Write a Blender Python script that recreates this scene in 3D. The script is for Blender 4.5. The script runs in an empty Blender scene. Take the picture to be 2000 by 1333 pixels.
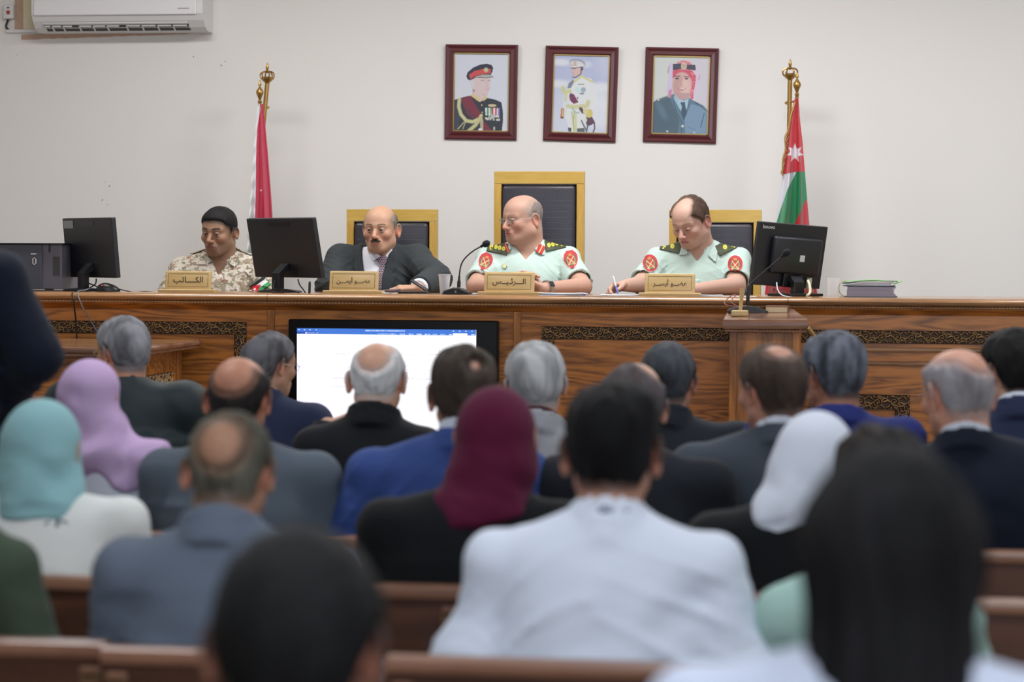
import bpy, bmesh, math, random
import numpy as np
from mathutils import Vector, Matrix

R = math.radians
C = bpy.context.scene.collection
SC = bpy.context.scene

# ------------------------------------------------------------------ camera
FPX = 2000 / 36.0 * 85.0
CAMZ = 1.57
YAW, PITCH, ROLL = R(8.2), R(2.02), R(0.3)
Fv = Vector((-math.sin(YAW) * math.cos(PITCH), math.cos(YAW) * math.cos(PITCH), -math.sin(PITCH)))
R0 = Fv.cross(Vector((0, 0, 1))).normalized()
U0 = R0.cross(Fv).normalized()
Rv = R0 * math.cos(ROLL) + U0 * math.sin(ROLL)
Uv = U0 * math.cos(ROLL) - R0 * math.sin(ROLL)
CAM = Vector((0, 0, CAMZ))
cd = bpy.data.cameras.new('camera')
cam = bpy.data.objects.new('camera', cd)
C.objects.link(cam)
M = Matrix((Rv, Uv, -Fv)).transposed().to_4x4()
M.translation = CAM
cam.matrix_world = M
cd.lens = 85; cd.sensor_width = 36; cd.sensor_fit = 'HORIZONTAL'
cd.clip_start = 0.05; cd.clip_end = 100
cd.dof.use_dof = True
cd.dof.focus_distance = 10.95
cd.dof.aperture_fstop = 2.6
SC.camera = cam

# ------------------------------------------------------------------ world, lights, exposure
w = bpy.data.worlds.new('world'); SC.world = w; w.use_nodes = True
w.node_tree.nodes['Background'].inputs[0].default_value = (0.75, 0.82, 1.0, 1)
w.node_tree.nodes['Background'].inputs[1].default_value = 0.35
SC.view_settings.view_transform = 'Standard'
SC.view_settings.look = 'None'
SC.view_settings.exposure = 0.0
SC.view_settings.gamma = 1.0
SC.view_settings.use_curve_mapping = False
SC.cycles.max_bounces = 6
SC.cycles.use_denoising = True


def area(name, loc, target, sx, sy, power, col):
    l = bpy.data.lights.new(name, 'AREA'); l.shape = 'RECTANGLE'; l.size = sx; l.size_y = sy
    l.energy = power; l.color = col
    o = bpy.data.objects.new(name, l); C.objects.link(o); o.location = loc
    d = Vector(target) - Vector(loc)
    o.rotation_euler = d.to_track_quat('-Z', 'Y').to_euler()
    return o


CEIL = 3.55
for i, (x, y, pw, colr) in enumerate([(-3.1, 10.3, 40, (1, .975, .94)), (-0.9, 10.3, 62, (1, .99, .98)), (1.3, 10.3, 36, (.97, .98, 1)),
                                     (-2.6, 6.6, 36, (.93, .96, 1)), (0.2, 6.6, 32, (.93, .96, 1)), (-1.6, 3.2, 30, (.90, .95, 1)), (0.8, 3.2, 26, (.90, .95, 1))]):
    area('ceiling_light', (x, y, CEIL - 0.06), (x, y, 0), 1.2, 0.3, pw, colr)
# tall windows high on the right-hand and rear walls of the room: cool daylight
area('window_light', (3.4, 7.4, 2.3), (-1.6, 9.6, 1.3), 2.2, 1.5, 34, (.86, .92, 1))
area('window_light', (0.6, -1.6, 2.5), (-1.0, 8.0, 1.2), 3.2, 1.5, 112, (.84, .91, 1))


# ------------------------------------------------------------------ pixel -> place
def ray(u, v):
    return Fv + Rv * ((u - 1000) / FPX) - Uv * ((v - 666.5) / FPX)


def P(u, v, Y):
    d = ray(u, v)
    return CAM + d * (Y / d.y)


def PZ(u, v, z):
    d = ray(u, v)
    return CAM + d * ((z - CAMZ) / d.z)


# ------------------------------------------------------------------ tagging, linking
def tag(o, label=None, cat=None, group=None, kind=None):
    if label: o['label'] = label
    if cat: o['category'] = cat
    if group: o['group'] = group
    if kind: o['kind'] = kind
    return o


def empty(name, loc=(0, 0, 0), rz=0.0, label=None, cat=None, group=None):
    o = bpy.data.objects.new(name, None); C.objects.link(o)
    o.location = loc; o.rotation_euler = (0, 0, rz); o.empty_display_size = .1
    return tag(o, label, cat, group)


def copy_tree(o, parent=None):
    c = o.copy(); C.objects.link(c); c.parent = parent
    for ch in [x for x in bpy.data.objects if x.parent == o]:
        copy_tree(ch, c)
    return c


# ------------------------------------------------------------------ colour, materials
def lin(c):
    out = []
    for v in c[:3]:
        v = v / 255.0
        out.append(v / 12.92 if v <= 0.04045 else ((v + 0.055) / 1.055) ** 2.4)
    return tuple(out)


def nlin(a):
    a = np.clip(np.asarray(a, float) / 255.0, 0, 1)
    return np.where(a <= 0.04045, a / 12.92, ((a + 0.055) / 1.055) ** 2.4)


def newmat(name):
    m = bpy.data.materials.new(name); m.use_nodes = True
    nt = m.node_tree
    return m, nt, nt.nodes['Principled BSDF']


def node(nt, t, **kw):
    n = nt.nodes.new(t)
    for k, v in kw.items():
        setattr(n, k, v)
    return n


def noise_bump(nt, b, scale, strength, dist=0.002, stretch=None, detail=3):
    tc = node(nt, 'ShaderNodeTexCoord'); mp = node(nt, 'ShaderNodeMapping')
    nt.links.new(tc.outputs['Object'], mp.inputs[0])
    if stretch: mp.inputs['Scale'].default_value = stretch
    n = node(nt, 'ShaderNodeTexNoise'); n.inputs['Scale'].default_value = scale; n.inputs['Detail'].default_value = detail
    nt.links.new(mp.outputs[0], n.inputs['Vector'])
    bp = node(nt, 'ShaderNodeBump'); bp.inputs['Strength'].default_value = strength; bp.inputs['Distance'].default_value = dist
    nt.links.new(n.outputs[0], bp.inputs['Height']); nt.links.new(bp.outputs[0], b.inputs['Normal'])
    return n


def mat(name, col, rough=0.6, metal=0.0, bump=None, stretch=None, sheen=0, coat=0, vary=0.0, spec=None):
    m, nt, b = newmat(name)
    b.inputs['Base Color'].default_value = (*lin(col), 1)
    b.inputs['Roughness'].default_value = rough
    b.inputs['Metallic'].default_value = metal
    if spec is not None: b.inputs['Specular IOR Level'].default_value = spec
    if sheen: b.inputs['Sheen Weight'].default_value = sheen
    if coat: b.inputs['Coat Weight'].default_value = coat; b.inputs['Coat Roughness'].default_value = .12
    if bump:
        n = noise_bump(nt, b, bump[0], bump[1], stretch=stretch)
        if vary:
            r = node(nt, 'ShaderNodeMapRange'); r.inputs['To Min'].default_value = 1 - vary; r.inputs['To Max'].default_value = 1 + vary
            nt.links.new(n.outputs[0], r.inputs[0])
            mx = node(nt, 'ShaderNodeVectorMath', operation='SCALE'); mx.inputs[0].default_value = lin(col)
            nt.links.new(r.outputs[0], mx.inputs['Scale']); nt.links.new(mx.outputs[0], b.inputs['Base Color'])
    return m


def attr_mat(name, rough=0.6, bump=None, stretch=None, emit=0.0, coat=0, spec=.5, sss=0, metal_attr=False):
    m, nt, b = newmat(name)
    a = node(nt, 'ShaderNodeAttribute'); a.attribute_name = 'Col'
    nt.links.new(a.outputs['Color'], b.inputs['Base Color'])
    b.inputs['Roughness'].default_value = rough; b.inputs['Specular IOR Level'].default_value = spec
    if coat: b.inputs['Coat Weight'].default_value = coat; b.inputs['Coat Roughness'].default_value = .05
    if emit:
        nt.links.new(a.outputs['Color'], b.inputs['Emission Color']); b.inputs['Emission Strength'].default_value = emit
        b.inputs['Base Color'].default_value = (0.01, 0.01, 0.01, 1)
        nt.links.remove(b.inputs['Base Color'].links[0])
    if sss: b.inputs['Subsurface Weight'].default_value = sss; b.inputs['Subsurface Radius'].default_value = (.012, .005, .003); b.inputs['Subsurface Scale'].default_value = 1.0
    if bump: noise_bump(nt, b, bump[0], bump[1], stretch=stretch)
    return m


def wood(name, dark, light, axis='X', rough=.38, scale=1.0, coat=.25, grain=1.0):
    """grain runs along `axis`; cathedral figure from a stretched, warped noise"""
    m, nt, b = newmat(name)
    tc = node(nt, 'ShaderNodeTexCoord'); mp = node(nt, 'ShaderNodeMapping')
    s = {'X': (.55, 3.2, 5.5), 'Y': (3.2, .55, 5.5), 'Z': (5.5, 3.2, .55)}[axis]
    mp.inputs['Scale'].default_value = tuple(v * scale for v in s)
    nt.links.new(tc.outputs['Object'], mp.inputs[0])
    n1 = node(nt, 'ShaderNodeTexNoise'); n1.inputs['Scale'].default_value = 1.6; n1.inputs['Detail'].default_value = 2; n1.inputs['Distortion'].default_value = .6
    nt.links.new(mp.outputs[0], n1.inputs['Vector'])
    ml = node(nt, 'ShaderNodeMath', operation='MULTIPLY'); ml.inputs[1].default_value = 9 * grain
    fr = node(nt, 'ShaderNodeMath', operation='PINGPONG'); fr.inputs[1].default_value = .5
    nt.links.new(n1.outputs[0], ml.inputs[0]); nt.links.new(ml.outputs[0], fr.inputs[0])
    n2 = node(nt, 'ShaderNodeTexNoise'); n2.inputs['Scale'].default_value = 22; n2.inputs['Detail'].default_value = 4
    nt.links.new(mp.outputs[0], n2.inputs['Vector'])
    mx = node(nt, 'ShaderNodeMath', operation='MULTIPLY_ADD'); mx.inputs[1].default_value = .8
    nt.links.new(n2.outputs[0], mx.inputs[0]); nt.links.new(fr.outputs[0], mx.inputs[2])
    cr = node(nt, 'ShaderNodeValToRGB'); e = cr.color_ramp.elements
    e[0].position = .30; e[0].color = (*lin(dark), 1); e[1].position = .85; e[1].color = (*lin(light), 1)
    nt.links.new(mx.outputs[0], cr.inputs[0]); nt.links.new(cr.outputs[0], b.inputs['Base Color'])
    b.inputs['Roughness'].default_value = rough
    b.inputs['Coat Weight'].default_value = coat; b.inputs['Coat Roughness'].default_value = .2
    bp = node(nt, 'ShaderNodeBump'); bp.inputs['Strength'].default_value = .15; bp.inputs['Distance'].default_value = .001
    nt.links.new(mx.outputs[0], bp.inputs['Height']); nt.links.new(bp.outputs[0], b.inputs['Normal'])
    return m


MT = {}
MT['bench'] = wood('bench wood', (112, 64, 22), (184, 115, 48), 'X')
MT['bench_v'] = wood('bench wood upright', (114, 66, 24), (176, 112, 48), 'Z', grain=.5)
MT['bench_top'] = wood('bench top wood', (112, 78, 50), (158, 116, 78), 'X', rough=.22, coat=.6, grain=.4)
MT['stand_top'] = wood('stand top wood', (88, 58, 44), (134, 94, 74), 'X', rough=.2, coat=.7, grain=.4)
MT['pew'] = wood('pew wood', (66, 38, 24), (92, 55, 37), 'X', rough=.5, coat=.1, grain=.3)
MT['pew_rail'] = wood('pew rail wood', (118, 80, 62), (150, 108, 86), 'X', rough=.35, coat=.3, grain=.3)
MT['beech'] = wood('beech veneer', (178, 138, 58), (200, 162, 80), 'Z', rough=.4, grain=.25)
MT['beech_h'] = wood('beech veneer rail', (180, 146, 64), (198, 164, 84), 'X', rough=.4, grain=.25)
MT['plate'] = wood('nameplate wood', (188, 158, 104), (206, 178, 124), 'X', rough=.45, grain=.2)
MT['frame'] = mat('frame mahogany', (88, 40, 46), .3, coat=.4)
MT['gold'] = mat('gilt bead', (190, 165, 100), .35, .8)
MT['brass'] = mat('brass', (176, 140, 80), .3, .9, bump=(40, .1))
MT['black'] = mat('black plastic', (22, 23, 26), .35)
MT['black_m'] = mat('matt black plastic', (27, 29, 35), .42)
MT['rubber'] = mat('black rubber cable', (18, 18, 20), .5)
MT['white'] = mat('white plastic', (216, 216, 218), .4)
MT['ivory'] = mat('ivory plastic', (205, 198, 170), .5)
MT['paper'] = mat('paper', (232, 234, 240), .8)
MT['paper_grey'] = mat('page edges', (170, 168, 186), .85, bump=(300, .4), stretch=(.1, .1, 4))
MT['ink'] = mat('engraved ink', (62, 44, 30), .7)
MT['steel'] = mat('steel', (190, 190, 192), .25, 1.0)
MT['darkline'] = mat('dark seam', (46, 24, 14), .7)


# ------------------------------------------------------------------ mesh helpers
def obj(name, verts, faces, m, parent=None, smooth=False, cols=None):
    me = bpy.data.meshes.new(name)
    me.from_pydata([tuple(v) for v in verts], [], faces); me.update()
    if smooth: me.polygons.foreach_set('use_smooth', [True] * len(me.polygons))
    if cols is not None:
        a = me.color_attributes.new('Col', 'FLOAT_COLOR', 'POINT')
        cc = np.ones((len(verts), 4), np.float32); cc[:, :3] = cols
        a.data.foreach_set('color', cc.ravel())
    o = bpy.data.objects.new(name, me); C.objects.link(o)
    if m is not None: me.materials.append(m)
    if parent is not None: o.parent = parent
    return o


class MB:
    """collects shapes into one mesh"""
    def __init__(s): s.v = []; s.f = []

    def add(s, v, f):
        n = len(s.v); s.v += [tuple(x) for x in v]; s.f += [tuple(i + n for i in q) for q in f]; return s

    def box(s, x0, y0, z0, x1, y1, z1, b=0.0, xf=None):
        bm = bmesh.new(); bmesh.ops.create_cube(bm, size=1)
        for v in bm.verts:
            v.co = Vector(((x0 + x1) / 2 + v.co.x * (x1 - x0), (y0 + y1) / 2 + v.co.y * (y1 - y0), (z0 + z1) / 2 + v.co.z * (z1 - z0)))
        if b > 0: bmesh.ops.bevel(bm, geom=bm.edges[:], offset=b, segments=3, profile=.5, affect='EDGES')
        if xf is not None: bm.transform(xf)
        bm.verts.ensure_lookup_table()
        s.add([v.co[:] for v in bm.verts], [[v.index for v in f.verts] for f in bm.faces]); bm.free(); return s

    def tube(s, pts, rad, n=10, cap=True):
        pts = [Vector(p) for p in pts]
        if not hasattr(rad, '__len__'): rad = [rad] * len(pts)
        vs = []; prev = None
        for i, p in enumerate(pts):
            t = (pts[min(i + 1, len(pts) - 1)] - pts[max(i - 1, 0)])
            t = t.normalized() if t.length > 1e-9 else Vector((0, 0, 1))
            if prev is None:
                a = t.orthogonal().normalized()
            else:
                a = (prev - t * prev.dot(t)); a = a.normalized() if a.length > 1e-6 else t.orthogonal().normalized()
            prev = a; b = t.cross(a)
            for k in range(n):
                an = 2 * math.pi * k / n
                vs.append(p + (a * math.cos(an) + b * math.sin(an)) * rad[i])
        fs = []
        for i in range(len(pts) - 1):
            for k in range(n):
                fs.append((i * n + k, i * n + (k + 1) % n, (i + 1) * n + (k + 1) % n, (i + 1) * n + k))
        if cap:
            fs.append(tuple(range(n))[::-1]); fs.append(tuple(range((len(pts) - 1) * n, len(pts) * n)))
        return s.add(vs, fs)

    def lathe(s, prof, c=(0, 0, 0), n=24, M=None):
        vs = []
        for r, z in prof:
            for k in range(n):
                a = 2 * math.pi * k / n
                v = Vector((r * math.cos(a), r * math.sin(a), z))
                if M is not None: v = M @ v
                vs.append(v + Vector(c))
        fs = []
        for i in range(len(prof) - 1):
            for k in range(n):
                fs.append((i * n + k, i * n + (k + 1) % n, (i + 1) * n + (k + 1) % n, (i + 1) * n + k))
        fs.append(tuple(range(n))[::-1]); fs.append(tuple(range((len(prof) - 1) * n, len(prof) * n)))
        return s.add(vs, fs)

    def prism(s, poly, z0, z1):
        """poly of (x,y) counter-clockwise, extruded in z"""
        n = len(poly)
        vs = [(x, y, z0) for x, y in poly] + [(x, y, z1) for x, y in poly]
        fs = [tuple(range(n))[::-1], tuple(range(n, 2 * n))] + [(i, (i + 1) % n, n + (i + 1) % n, n + i) for i in range(n)]
        return s.add(vs, fs)

    def sweepx(s, prof, x0, x1):
        """profile of (y,z) swept along x"""
        n = len(prof)
        vs = [(x0, y, z) for y, z in prof] + [(x1, y, z) for y, z in prof]
        fs = [tuple(range(n)), tuple(range(n, 2 * n))[::-1]] + [(i, n + i, n + (i + 1) % n, (i + 1) % n) for i in range(n)]
        return s.add(vs, fs)

    def build(s, name, m, parent=None, smooth=False, xf=None):
        v = s.v if xf is None else [tuple(xf @ Vector(p)) for p in s.v]
        o = obj(name, v, s.f, m, parent, smooth)
        if smooth:
            try:
                o.data.set_sharp_from_angle(angle=R(38))
            except Exception:
                pass
        return o


def bez(p0, p1, p2, p3, n=16):
    out = []
    for i in range(n + 1):
        t = i / n; a = 1 - t
        out.append(tuple(a**3 * p0[k] + 3 * a * a * t * p1[k] + 3 * a * t * t * p2[k] + t**3 * p3[k] for k in range(3)))
    return out


def spline(pts, n=8):
    pts = [np.array(p, float) for p in pts]; out = []
    for i in range(len(pts) - 1):
        p0 = pts[max(i - 1, 0)]; p1 = pts[i]; p2 = pts[i + 1]; p3 = pts[min(i + 2, len(pts) - 1)]
        for k in range(n):
            t = k / n
            out.append(tuple(.5 * ((2 * p1) + (-p0 + p2) * t + (2 * p0 - 5 * p1 + 4 * p2 - p3) * t * t + (-p0 + 3 * p1 - 3 * p2 + p3) * t**3)))
    out.append(tuple(pts[-1]))
    return out


# flat painted surfaces (prints, screen, flags): a fine grid of coloured vertices
class Canvas:
    def __init__(s, x0, y0, x1, y1, nx, ny, bg):
        s.xs = np.linspace(x0, x1, nx); s.ys = np.linspace(y0, y1, ny)
        s.X, s.Y = np.meshgrid(s.xs, s.ys); s.c = np.zeros((ny, nx, 3)); s.c[:] = bg

    def put(s, m, col, a=1.0):
        m = np.clip(m, 0, 1)[..., None] * a
        s.c = s.c * (1 - m) + np.array(col, float) * m

    def poly(s, pts, col, a=1.0):
        X, Y = s.X, s.Y; ins = np.zeros(X.shape, bool); n = len(pts)
        for i in range(n):
            x0, y0 = pts[i]; x1, y1 = pts[(i + 1) % n]
            if y0 == y1: continue
            cnd = ((y0 > Y) != (y1 > Y)) & (X < (x1 - x0) * (Y - y0) / (y1 - y0) + x0)
            ins ^= cnd
        s.put(ins.astype(float), col, a)

    def ell(s, cx, cy, rx, ry, col, a=1.0, soft=.15, rot=0):
        dx, dy = s.X - cx, s.Y - cy; c, sn = math.cos(rot), math.sin(rot)
        q = np.sqrt(((dx * c + dy * sn) / rx)**2 + ((-dx * sn + dy * c) / ry)**2)
        s.put((1 + soft / 2 - q) / soft, col, a)

    def line(s, pts, wd, col, a=1.0):
        d = np.full(s.X.shape, 1e9)
        for (x0, y0), (x1, y1) in zip(pts[:-1], pts[1:]):
            L = (x1 - x0)**2 + (y1 - y0)**2 + 1e-9
            h = np.clip(((s.X - x0) * (x1 - x0) + (s.Y - y0) * (y1 - y0)) / L, 0, 1)
            d = np.minimum(d, np.hypot(s.X - x0 - h * (x1 - x0), s.Y - y0 - h * (y1 - y0)))
        s.put((wd / 2 - d) / (wd * .25) + .5, col, a)

    def grid(s, name, fn, m, parent=None, smooth=False):
        ny, nx = s.X.shape
        vs = fn(s.X.ravel(), s.Y.ravel())
        i = np.arange(ny * nx).reshape(ny, nx)
        f = np.stack([i[:-1, :-1], i[1:, :-1], i[1:, 1:], i[:-1, 1:]], -1).reshape(-1, 4)
        return obj(name, vs.tolist(), f.tolist(), m, parent, smooth, nlin(s.c.reshape(-1, 3)))

# ================================================================== the room
WY = 12.3
XL, XR, YR = -5.3, 3.6, -2.0
m_wall = mat('painted plaster wall', (224, 222, 220), .75, bump=(14, .12))
m_ceil = mat('white ceiling', (235, 235, 232), .8)
m_floor = mat('beige tile floor', (150, 140, 125), .4, bump=(4, .05), vary=.08)


def slab(name, x0, y0, z0, x1, y1, z1, m):
    o = MB().box(x0, y0, z0, x1, y1, z1).build(name, m); o['kind'] = 'structure'; return o


wall_back = slab('wall_back', XL - .1, WY, 0, XR + .1, WY + .15, CEIL, m_wall)
slab('wall_left', XL - .15, YR, 0, XL, WY, CEIL, m_wall)
slab('wall_right', XR, YR, 0, XR + .15, WY, CEIL, m_wall)
slab('wall_front', XL - .1, YR - .15, 0, XR + .1, YR, CEIL, m_wall)
slab('floor', XL - .1, YR, -.1, XR + .1, WY, 0, m_floor)
slab('ceiling', XL - .15, YR - .15, CEIL, XR + .15, WY + .15, CEIL + .1, m_ceil)
DZ = .65
slab('floor_platform', XL, 10.45, 0, XR, WY, DZ, m_floor)
# paint chips and old nail holes in the plaster
mb = MB()
for (u, v, r) in [(200, 391, 2.2), (214, 364, 2.0), (210, 400, 1.3), (206, 356, 1.0), (225, 432, 1.5), (432, 128, 2.2), (440, 120, 1.6), (378, 111, 1.8), (33, 108, 1.2)]:
    p = P(u, v, WY); mb.lathe([(0.0001, 0), (r * .0017, .0004), (r * .0017, .001)], (p.x, WY, p.z), 9, Matrix.Rotation(R(90), 4, 'X'))
mb.build('paint_chip', mat('exposed plaster', (120, 108, 96), .9), wall_back)
# old paint edge and plaster repair around the air conditioner
p0, p1 = P(42, 76, WY), P(398, 63, WY)
mb = MB(); rr = random.Random(3); n = 40; up = []; lo = []
for i in range(n + 1):
    t = i / n; x = p0.x + (p1.x - p0.x) * t; z = p0.z + (p1.z - p0.z) * t
    up.append((x, z + .022)); lo.append((x, z - .003 - .004 * rr.random()))
mb.prism([(x, z) for x, z in lo] + up[::-1], 0, .004)
o = mb.build('trim_1', mat('bare brown plaster', (186, 156, 136), .9, bump=(60, .4), vary=.15), None, xf=Matrix(((1, 0, 0, 0), (0, 0, -1, WY), (0, 1, 0, 0), (0, 0, 0, 1))))
o['kind'] = 'structure'
pa, pb = P(29, 60, WY), P(46, -20, WY); pc, pd = P(46, 58, WY), P(72, -20, WY)
o = MB().box(pa.x, WY - .003, pa.z, pb.x, WY + .002, pb.z).build('trim_2', bpy.data.materials['bare brown plaster']); o['kind'] = 'structure'
o = MB().box(pc.x, WY - .0035, pc.z, pd.x, WY + .002, pd.z).build('trim_3', mat('old cream paint', (212, 204, 174), .85, bump=(30, .2))); o['kind'] = 'structure'


# ------------------------------------------------------------------ carved scroll band
def scroll_h(s, t):
    """height 0..1 of a running acanthus scroll; s along (period 1.9), t across 0..1"""
    p = 2.3
    h = np.zeros_like(s)
    for sg, ph in ((1, 0.0), (-1, p / 2)):
        u = (s - ph + p / 2) % p - p / 2
        tt = (t - .5) * sg
        # spiral volute
        dx, dy = u - .02, tt + .02
        r = np.hypot(dx, dy); a = np.arctan2(dy, dx)
        q = (r - .045 - .17 * (sg * a + math.pi) / (2 * math.pi)) % .17
        d = np.minimum(q, .17 - q)
        vol = np.exp(-(d / .034)**2) * (r < .34)
        h = np.maximum(h, vol)
        h = np.maximum(h, np.exp(-(r / .06)**2))
        h = np.maximum(h, np.exp(-((tt - .30 * np.sin(2 * math.pi * u / p + .6)) / .05)**2) * .9 * (np.abs(u) > .25))
        # leaves fanning from the stem
        for (cx, cy, ln, ang, cv) in [(.42, .22, .30, .7, 1.6), (.50, .02, .34, .1, -1.5), (.40, -.28, .30, -.6, 1.8), (-.40, .30, .26, 2.4, -1.8), (-.46, -.10, .28, 3.4, 1.6), (.12, .40, .24, .2, 2.0), (-.10, -.41, .26, 3.3, 1.8), (.70, .33, .22, 1.2, -1.5), (-.22, .40, .2, 2.0, 2)]:
            lx, ly = u - cx, tt - cy
            c, sn = math.cos(ang), math.sin(ang)
            x = lx * c + ly * sn; y = -lx * sn + ly * c + cv * (lx * c + ly * sn)**2
            ln = ln * 1.25; wd = .058 * np.clip(1 - (x / (ln * .62))**2, 0, 1) + 1e-3
            h = np.maximum(h, np.exp(-(y / wd)**2) * (np.abs(x) < ln * .62) * .95)
    h *= np.clip(np.minimum(t, 1 - t) / .05, 0, 1)
    edge = np.exp(-((np.minimum(t, 1 - t)) / .035)**2) * .55
    return np.maximum(h, edge)


m_carve = attr_mat('carved gilded wood', .42)


def carve_strip(x0, z0, x1, z1, y, vertical=False, W=None):
    W = W or ((x1 - x0) if vertical else (z1 - z0)); L = (z1 - z0) if vertical else (x1 - x0)
    h = W / 32.0; n, k = int(L / h) + 1, 33
    s = np.linspace(0, L, n); t = np.linspace(0, 1, k)
    S, T = np.meshgrid(s / W, t)
    H = scroll_h(S, T)
    if vertical: X = x0 + T * W; Z = z1 - S * W
    else: X = x0 + S * W; Z = z0 + T * W
    Y = y - .001 - .011 * H
    vs = np.stack([X, Y, Z], -1).reshape(-1, 3)
    i = np.arange(n * k).reshape(k, n)
    f = np.stack([i[:-1, :-1], i[:-1, 1:], i[1:, 1:], i[1:, :-1]], -1).reshape(-1, 4)
    if vertical: f = f[:, ::-1]
    Hc = np.clip((H - .25) / .65, 0, 1).reshape(-1, 1)**1.3
    cols = np.array([56, 36, 22.]) * (1 - Hc) + np.array([172, 136, 88.]) * Hc
    return vs, f, nlin(cols)


def carve_frame(parent, x0, z0, x1, z1, W, y, sides='TLRB'):
    V, F, K = [], [], []; n = 0
    parts = []
    if 'T' in sides: parts.append((x0, z1 - W, x1, z1, False))
    if 'B' in sides: parts.append((x0, z0, x1, z0 + W, False))
    if 'L' in sides: parts.append((x0, z0 + (W if 'B' in sides else 0), x0 + W, z1 - W, True))
    if 'R' in sides: parts.append((x1 - W, z0 + (W if 'B' in sides else 0), x1, z1 - W, True))
    for a, b, c, d, vt in parts:
        v, f, k = carve_strip(a, b, c, d, y, vt, W)
        V.append(v); F.append(f + n); K.append(k); n += len(v)
    o = obj('carved_band', np.concatenate(V).tolist(), np.concatenate(F).tolist(), m_carve, parent, True, np.concatenate(K))
    o['label'] = 'dark carved scrollwork band with gilded leaves'
    return o


def rope(mb, x0, x1, y, z, r=.006, pitch=.016):
    """beaded rope moulding along x"""
    n = int((x1 - x0) / pitch)
    for i in range(n):
        x = x0 + (i + .5) * pitch
        mb.box(x - pitch * .42, y - r, z - r, x + pitch * .42, y + r, z + r)
    return mb


def rope_wave(mb, x0, x1, y, z, r=.007, pitch=.015):
    n = max(2, int((x1 - x0) / pitch * 4)); vs = []; fs = []; k = 8
    for i in range(n + 1):
        x = x0 + (x1 - x0) * i / n
        rr_ = r * (.72 + .28 * math.sin(2 * math.pi * x / pitch))
        for j in range(k):
            a = 2 * math.pi * j / k; vs.append((x, y + rr_ * math.cos(a), z + rr_ * math.sin(a)))
    for i in range(n):
        for j in range(k):
            fs.append((i * k + j, i * k + (j + 1) % k, (i + 1) * k + (j + 1) % k, (i + 1) * k + j))
    return mb.add(vs, fs)


# ------------------------------------------------------------------ the judges' bench
ZB = 1.40; BY = 10.36
bench = empty('judges_bench', (0, 0, 0), 0, 'long raised judges\' bench of orange-brown wood with carved scroll bands', 'bench')
x530 = P(530, 600, BY).x; x1011 = P(1011, 600, BY).x; x1515 = P(1540, 600, BY).x
mb = MB().box(XL + .02, BY, .0, XR - .02, BY + .05, ZB - .05)
mb.build('front_panel', MT['bench'], bench)
LIP = [(10.95, ZB), (10.315, ZB), (10.296, ZB - .002), (10.283, ZB - .009), (10.279, ZB - .017), (10.283, ZB - .025), (10.292, ZB - .031), (10.302, ZB - .034), (10.95, ZB - .034)]
for a, b in ((XL + .01, x530 - .0012), (x530 + .0012, x1515 - .0012), (x1515 + .0012, XR - .01)):
    MB().sweepx(LIP, a, b).build('countertop', MT['bench_top'], bench, True)
mb = MB(); rope_wave(mb, XL + .02, XR - .02, 10.303, ZB - .040)
mb.build('rope_moulding', MT['bench_top'], bench, True)
mb = MB().sweepx([(BY + .002, ZB - .034), (10.305, ZB - .034), (10.315, ZB - .05), (10.335, ZB - .058), (BY + .002, ZB - .075)], XL + .02, XR - .02)
mb.build('cove_moulding', MT['bench'], bench)
for xc in (x530, x1011, P(1500, 600, BY).x):
    MB().box(xc - .016, BY - .012, 0, xc + .016, BY + .002, ZB - .072, .003).build('pilaster', MT['bench_v'], bench)
zt1, zt2 = P(300, 628, BY).z, P(1200, 639, BY).z
CW = .055
carve_frame(bench, XL + .3, zt1 - .60, P(482, 628, BY).x, zt1, CW, BY)
carve_frame(bench, P(580, 628, BY).x, zt1 - .60, P(965, 628, BY).x, zt1 - .0, CW, BY)
carve_frame(bench, P(1058, 636, BY).x, zt2 - .60, P(1474, 636, BY).x, zt2, CW, BY)
# right-hand section: frieze, two mouldings, lower framed panel
xa, xb = P(1545, 650, BY).x, P(1948, 650, BY).x
zt3 = P(1700, 645.5, BY).z
carve_frame(bench, xa, zt3 - CW, xb, zt3, CW, BY, 'T')
for v in (684, 711):
    z = P(1760, v, BY).z
    MB().sweepx([(BY + .002, z + .012), (BY - .008, z + .011), (BY - .013, z + .005), (BY - .013, z - .002), (BY - .006, z - .010), (BY + .002, z - .011)], xa + .02, XR - .05).build('rail_moulding', MT['bench_top'], bench)
zt4 = P(1700, 771, BY).z
carve_frame(bench, xa + .08, zt4 - .42, P(1777, 780, BY).x, zt4, .062, BY - .004)
carve_frame(bench, P(1990, 780, BY).x, zt4 - .42, P(2500, 780, BY).x, zt4, .062, BY - .004)

# ------------------------------------------------------------------ clerk's side table (left, in front of the bench)
pc = P(397, 664, 10.30); TZ = pc.z; TX = pc.x; TY0 = 9.28
tb = empty('clerk_table', (TX - .8, 9.8, 0), 0, 'lower wooden side table with a carved panel, jutting out below the left monitor', 'table')
tb_w = lambda mb, name, m, sm=False: mb.build(name, m, tb, sm, Matrix.Translation((-(TX - .8), -9.8, 0)))
prof = [(.0, 0), (.014, .0), (.022, -.008), (.022, -.018), (.012, -.026), (.012, -.034), (0, -.034)]
mb = MB()
mb.box(XL + .05, TY0 + .03, TZ - .034, TX - .03, 10.30, TZ, .004)
tb_w(mb, 'tabletop', MT['bench_top'])
mb = MB().sweepx([(TY0 + .035, TZ - .001)] + [(TY0 + .03 - a, TZ - .001 + b) for a, b in prof][1:] + [(TY0 + .035, TZ - .035)], XL + .05, TX)
n0 = [(TX - .03 + a, b + TZ - .001) for a, b in prof]
vs = [(x, TY0 + .008, z) for x, z in n0] + [(x, 10.30, z) for x, z in n0]; k = len(n0)
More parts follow.
